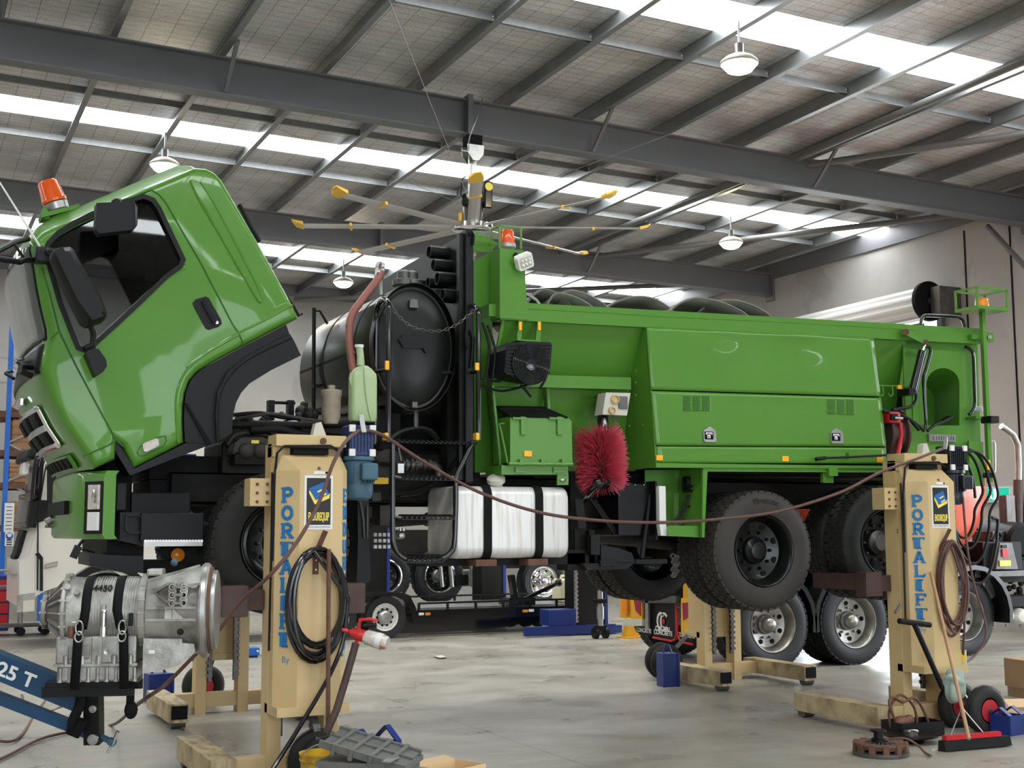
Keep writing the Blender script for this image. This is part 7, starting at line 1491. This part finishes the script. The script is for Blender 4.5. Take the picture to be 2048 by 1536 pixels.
o = MB().tube(smooth_pts([(tb.x-.15, tb.y, .06), (tb.x-.24, tb.y, .26), (tb.x-.20, tb.y, .32), (tb.x-.08, tb.y+.02, .27), (tb.x+.03, tb.y, .3), (tb.x+.12, tb.y, .2), (tb.x+.2, tb.y, .03)], 6), .012, 8)
o.tube(smooth_pts([(tb.x-.2, tb.y+.03, .05), (tb.x-.22, tb.y+.03, .2), (tb.x-.1, tb.y+.03, .33), (tb.x+.05, tb.y+.03, .22), (tb.x+.08, tb.y+.03, .05)], 6), .011, 8).sphere((tb.x-.12, tb.y, .11), .07, 10, (1.2, .8, .8)).sphere((tb.x-.04, tb.y, .12), .055, 10, (1, .8, .9)); o = o.obj('pipe_fitting', 'copper'); tag(o, 'tangled coppery pipe fitting poking out of the black tray', 'pipe')
# broom leaning on the wheel of the farther post
h0, h1 = PZ(1888, 1476, .10), PZ(1998, 1467, .10); hm = (h0+h1)/2; br = thing('push_broom', 'wide push broom with red head and long wooden handle leaning on the farther post', 'broom', (hm.x, hm.y, 0)); dv = (h1-h0).normalized()
MB().beam(h0, h1, .05, .035).obj('head', 'red', br); rn = MB().quadstrip([[q+V((0, -.03*k, 0))+V((0, 0, z)) for k, z in ((1, -.02), (1.6, -.09), (-1.2, -.10), (-1, -.02))] for q in (h0-dv*.03, h1+dv*.08)], smooth=False); rn.obj('bristle', 'black', br)
hb0 = PZ(1938, 1478, .12); ht = PY(1862, 1145, 8.36); MB().tube([hb0, hb0.lerp(ht, .5), ht], .0145, 10).obj('handle', 'wood', br); mid = hb0.lerp(ht, .17)
for q in (h0.lerp(h1, .12), h0.lerp(h1, .7)): MB().tube([mid, q+V((0, 0, .02))], .005, 6).obj('stay', 'steel', br)
# can and rag on the skirt of the farther post
B = PB.location; o = MB().lathe([(0, 0), (.036, 0), (.036, .11), (.033, .115), (0, .115)], (B.x+.225, B.y-.195, .543), (0, 0, 1), 20).obj('spray_can', 'jerry'); tag(o, 'small green-labelled tin on the skirt of the farther post', 'can')
MB().lathe([(.0365, .03), (.0365, .085)], (B.x+.225, B.y-.195, .543), (0, 0, 1), 20, cap=False).obj('label_band', 'cc_yellow', o); MB().lathe([(.037, .108), (.037, .117), (.03, .117)], (B.x+.225, B.y-.195, .543), (0, 0, 1), 20, cap=False).obj('rim', 'steel', o)
rg_ = MB(); bmesh.ops.create_icosphere(rg_.b, subdivisions=4, radius=1)
rng = random.Random(3); wv_ = [(rng.uniform(2, 7), rng.uniform(2, 7), rng.uniform(2, 7), rng.uniform(0, 6)) for _ in range(7)]
for v in rg_.b.verts:
    n_ = v.co.copy(); d = 1+.10*sum(math.sin(a*n_.x+b_*n_.y+c*n_.z+e) for a, b_, c, e in wv_)/1.6; v.co = V((n_.x*.09*d, n_.y*.07*d, n_.z*.11*d-(.05 if n_.z < -.3 else 0)))
for f in rg_.b.faces: f.smooth = True
o = rg_.xf(Matrix.Translation(PY(1908, 1365, 8.25))).obj('hanging_rag', 'rag', smooth=60); tag(o, 'crumpled pale green rag over the tow bar joint of the farther post', 'rag')
# cartons at the edge
def carton(label, x, y, z, w, d, h, rz, m_='carton', flaps=True, marks=True):
    t = thing('carton', label, 'box', (x, y, z), None, rz); b = MB()
    if flaps:
        for q in (-1, 1): b.box(-w/2, w/2, q*d/2-.003, q*d/2+.003, 0, h); b.box(q*w/2-.003, q*w/2+.003, -d/2, d/2, 0, h)
        b.box(-w/2, w/2, -d/2, d/2, 0, .006)
    else: b.box(-w/2, w/2, -d/2, d/2, 0, h)
    b.obj('body', m_, t, False)
    if flaps:
        for sx, sy in ((-1, 0), (1, 0), (0, -1), (0, 1)):
            if sx: MB().beam((sx*w/2, 0, h), (sx*(w/2+.1), 0, h+.04 if sx > 0 else h-.05), d*.95, .005).obj('flap', 'carton_light', t, False)
            else: MB().beam((0, sy*d/2, h), (0, sy*(d/2+.1), h+.06), w*.95, .005).obj('flap', 'carton_light', t, False)
    if marks:
        for k in range(4): MB().box(-w/2+.05+k*.07, -w/2+.09+k*.07, -d/2-.006, -d/2-.003, h*.25, h*.5).obj('printed_mark', 'black_matt', t, False)
    return t
p = PZ(2075, 1398, 0); carton('brown carton under the upper one at the farther edge of the floor', p.x+.12, p.y+.1, 0, .42, .4, .10, R(-12), flaps=False, marks=False); carton('brown carton with black print, topmost of the stack', p.x+.12, p.y+.1, .101, .46, .42, .28, R(-10), flaps=False)
p = PZ(2075, 1455, 0); carton('shallow open carton with pale inside flaps in front of the carton stack', p.x+.20, p.y-.02, 0, .6, .5, .13, R(-18), marks=False)
p = PZ(2000, 1462, 0); caddy('tool_caddy', 'dark blue steel caddy between the red-rimmed wheel and the open carton', p.x-.06, p.y-.14, R(10), .10, .09, .16, .06, 'caddy')
# blue steel stands by the far posts and the floor beyond
def bstand(label, x, y, w, h, rz=0.):
    t = thing('steel_stand', label, 'stand', (x, y, 0), None, rz); b = MB()
    b.box(-w/2, w/2, -.09, .09, 0, h, .005); b.obj('body', 'jack_blue', t, False)
    for q in (-1, 1): MB().box(q*w/2-.012, q*w/2+.012, -.10, -.088, 0, h).obj('edge_fold', 'jack_blue', t, False)
    MB().tube([(-w*.3, 0, h), (-w*.1, 0, h+.08), (w*.1, 0, h+.08), (w*.3, 0, h)], .012, 6).obj('handle', 'jack_blue', t, False); return t
p = PZ(335, 1404, 0); bstand('blue folded steel stand beside the far leg behind the gearbox', p.x-.08, p.y+.1, .24, .28, R(10)); p = PZ(1350, 1374, 0); bstand('tall blue steel stand beside the far post near the mudflaps', p.x-.03, p.y+.1, .18, .36, R(-5))
p = PZ(498, 1314, 0); o = MB().box(p.x-.12, p.x+.12, p.y-.1, p.y+.1, .02, .13, .01).obj('blue_block', 'rack_blue'); tag(o, 'small bright blue block on the floor behind the nearer post', 'block'); MB().sphere((p.x+.09, p.y-.1, .08), .02, 8).obj('knob', 'chrome', o); MB().box(p.x-.1, p.x+.1, p.y-.08, p.y+.08, 0, .02).obj('foot', 'black', o)
o = MB().quadstrip([[PZ(x, y, z) for x, y in ((868, 1312), (884, 1310), (893, 1314), (880, 1316))] for z in (.002, .02)], smooth=False).obj('paper_scrap', 'off_white'); tag(o, 'white paper scrap alone on the open floor', 'paper')
p = PZ(366, 1461, 0); o = MB().sphere(p+V((0, 0, .015)), .015, 8).obj('bolt_head', 'rust'); tag(o, 'tiny rusty nut on the floor beside the roller leg', 'nut')
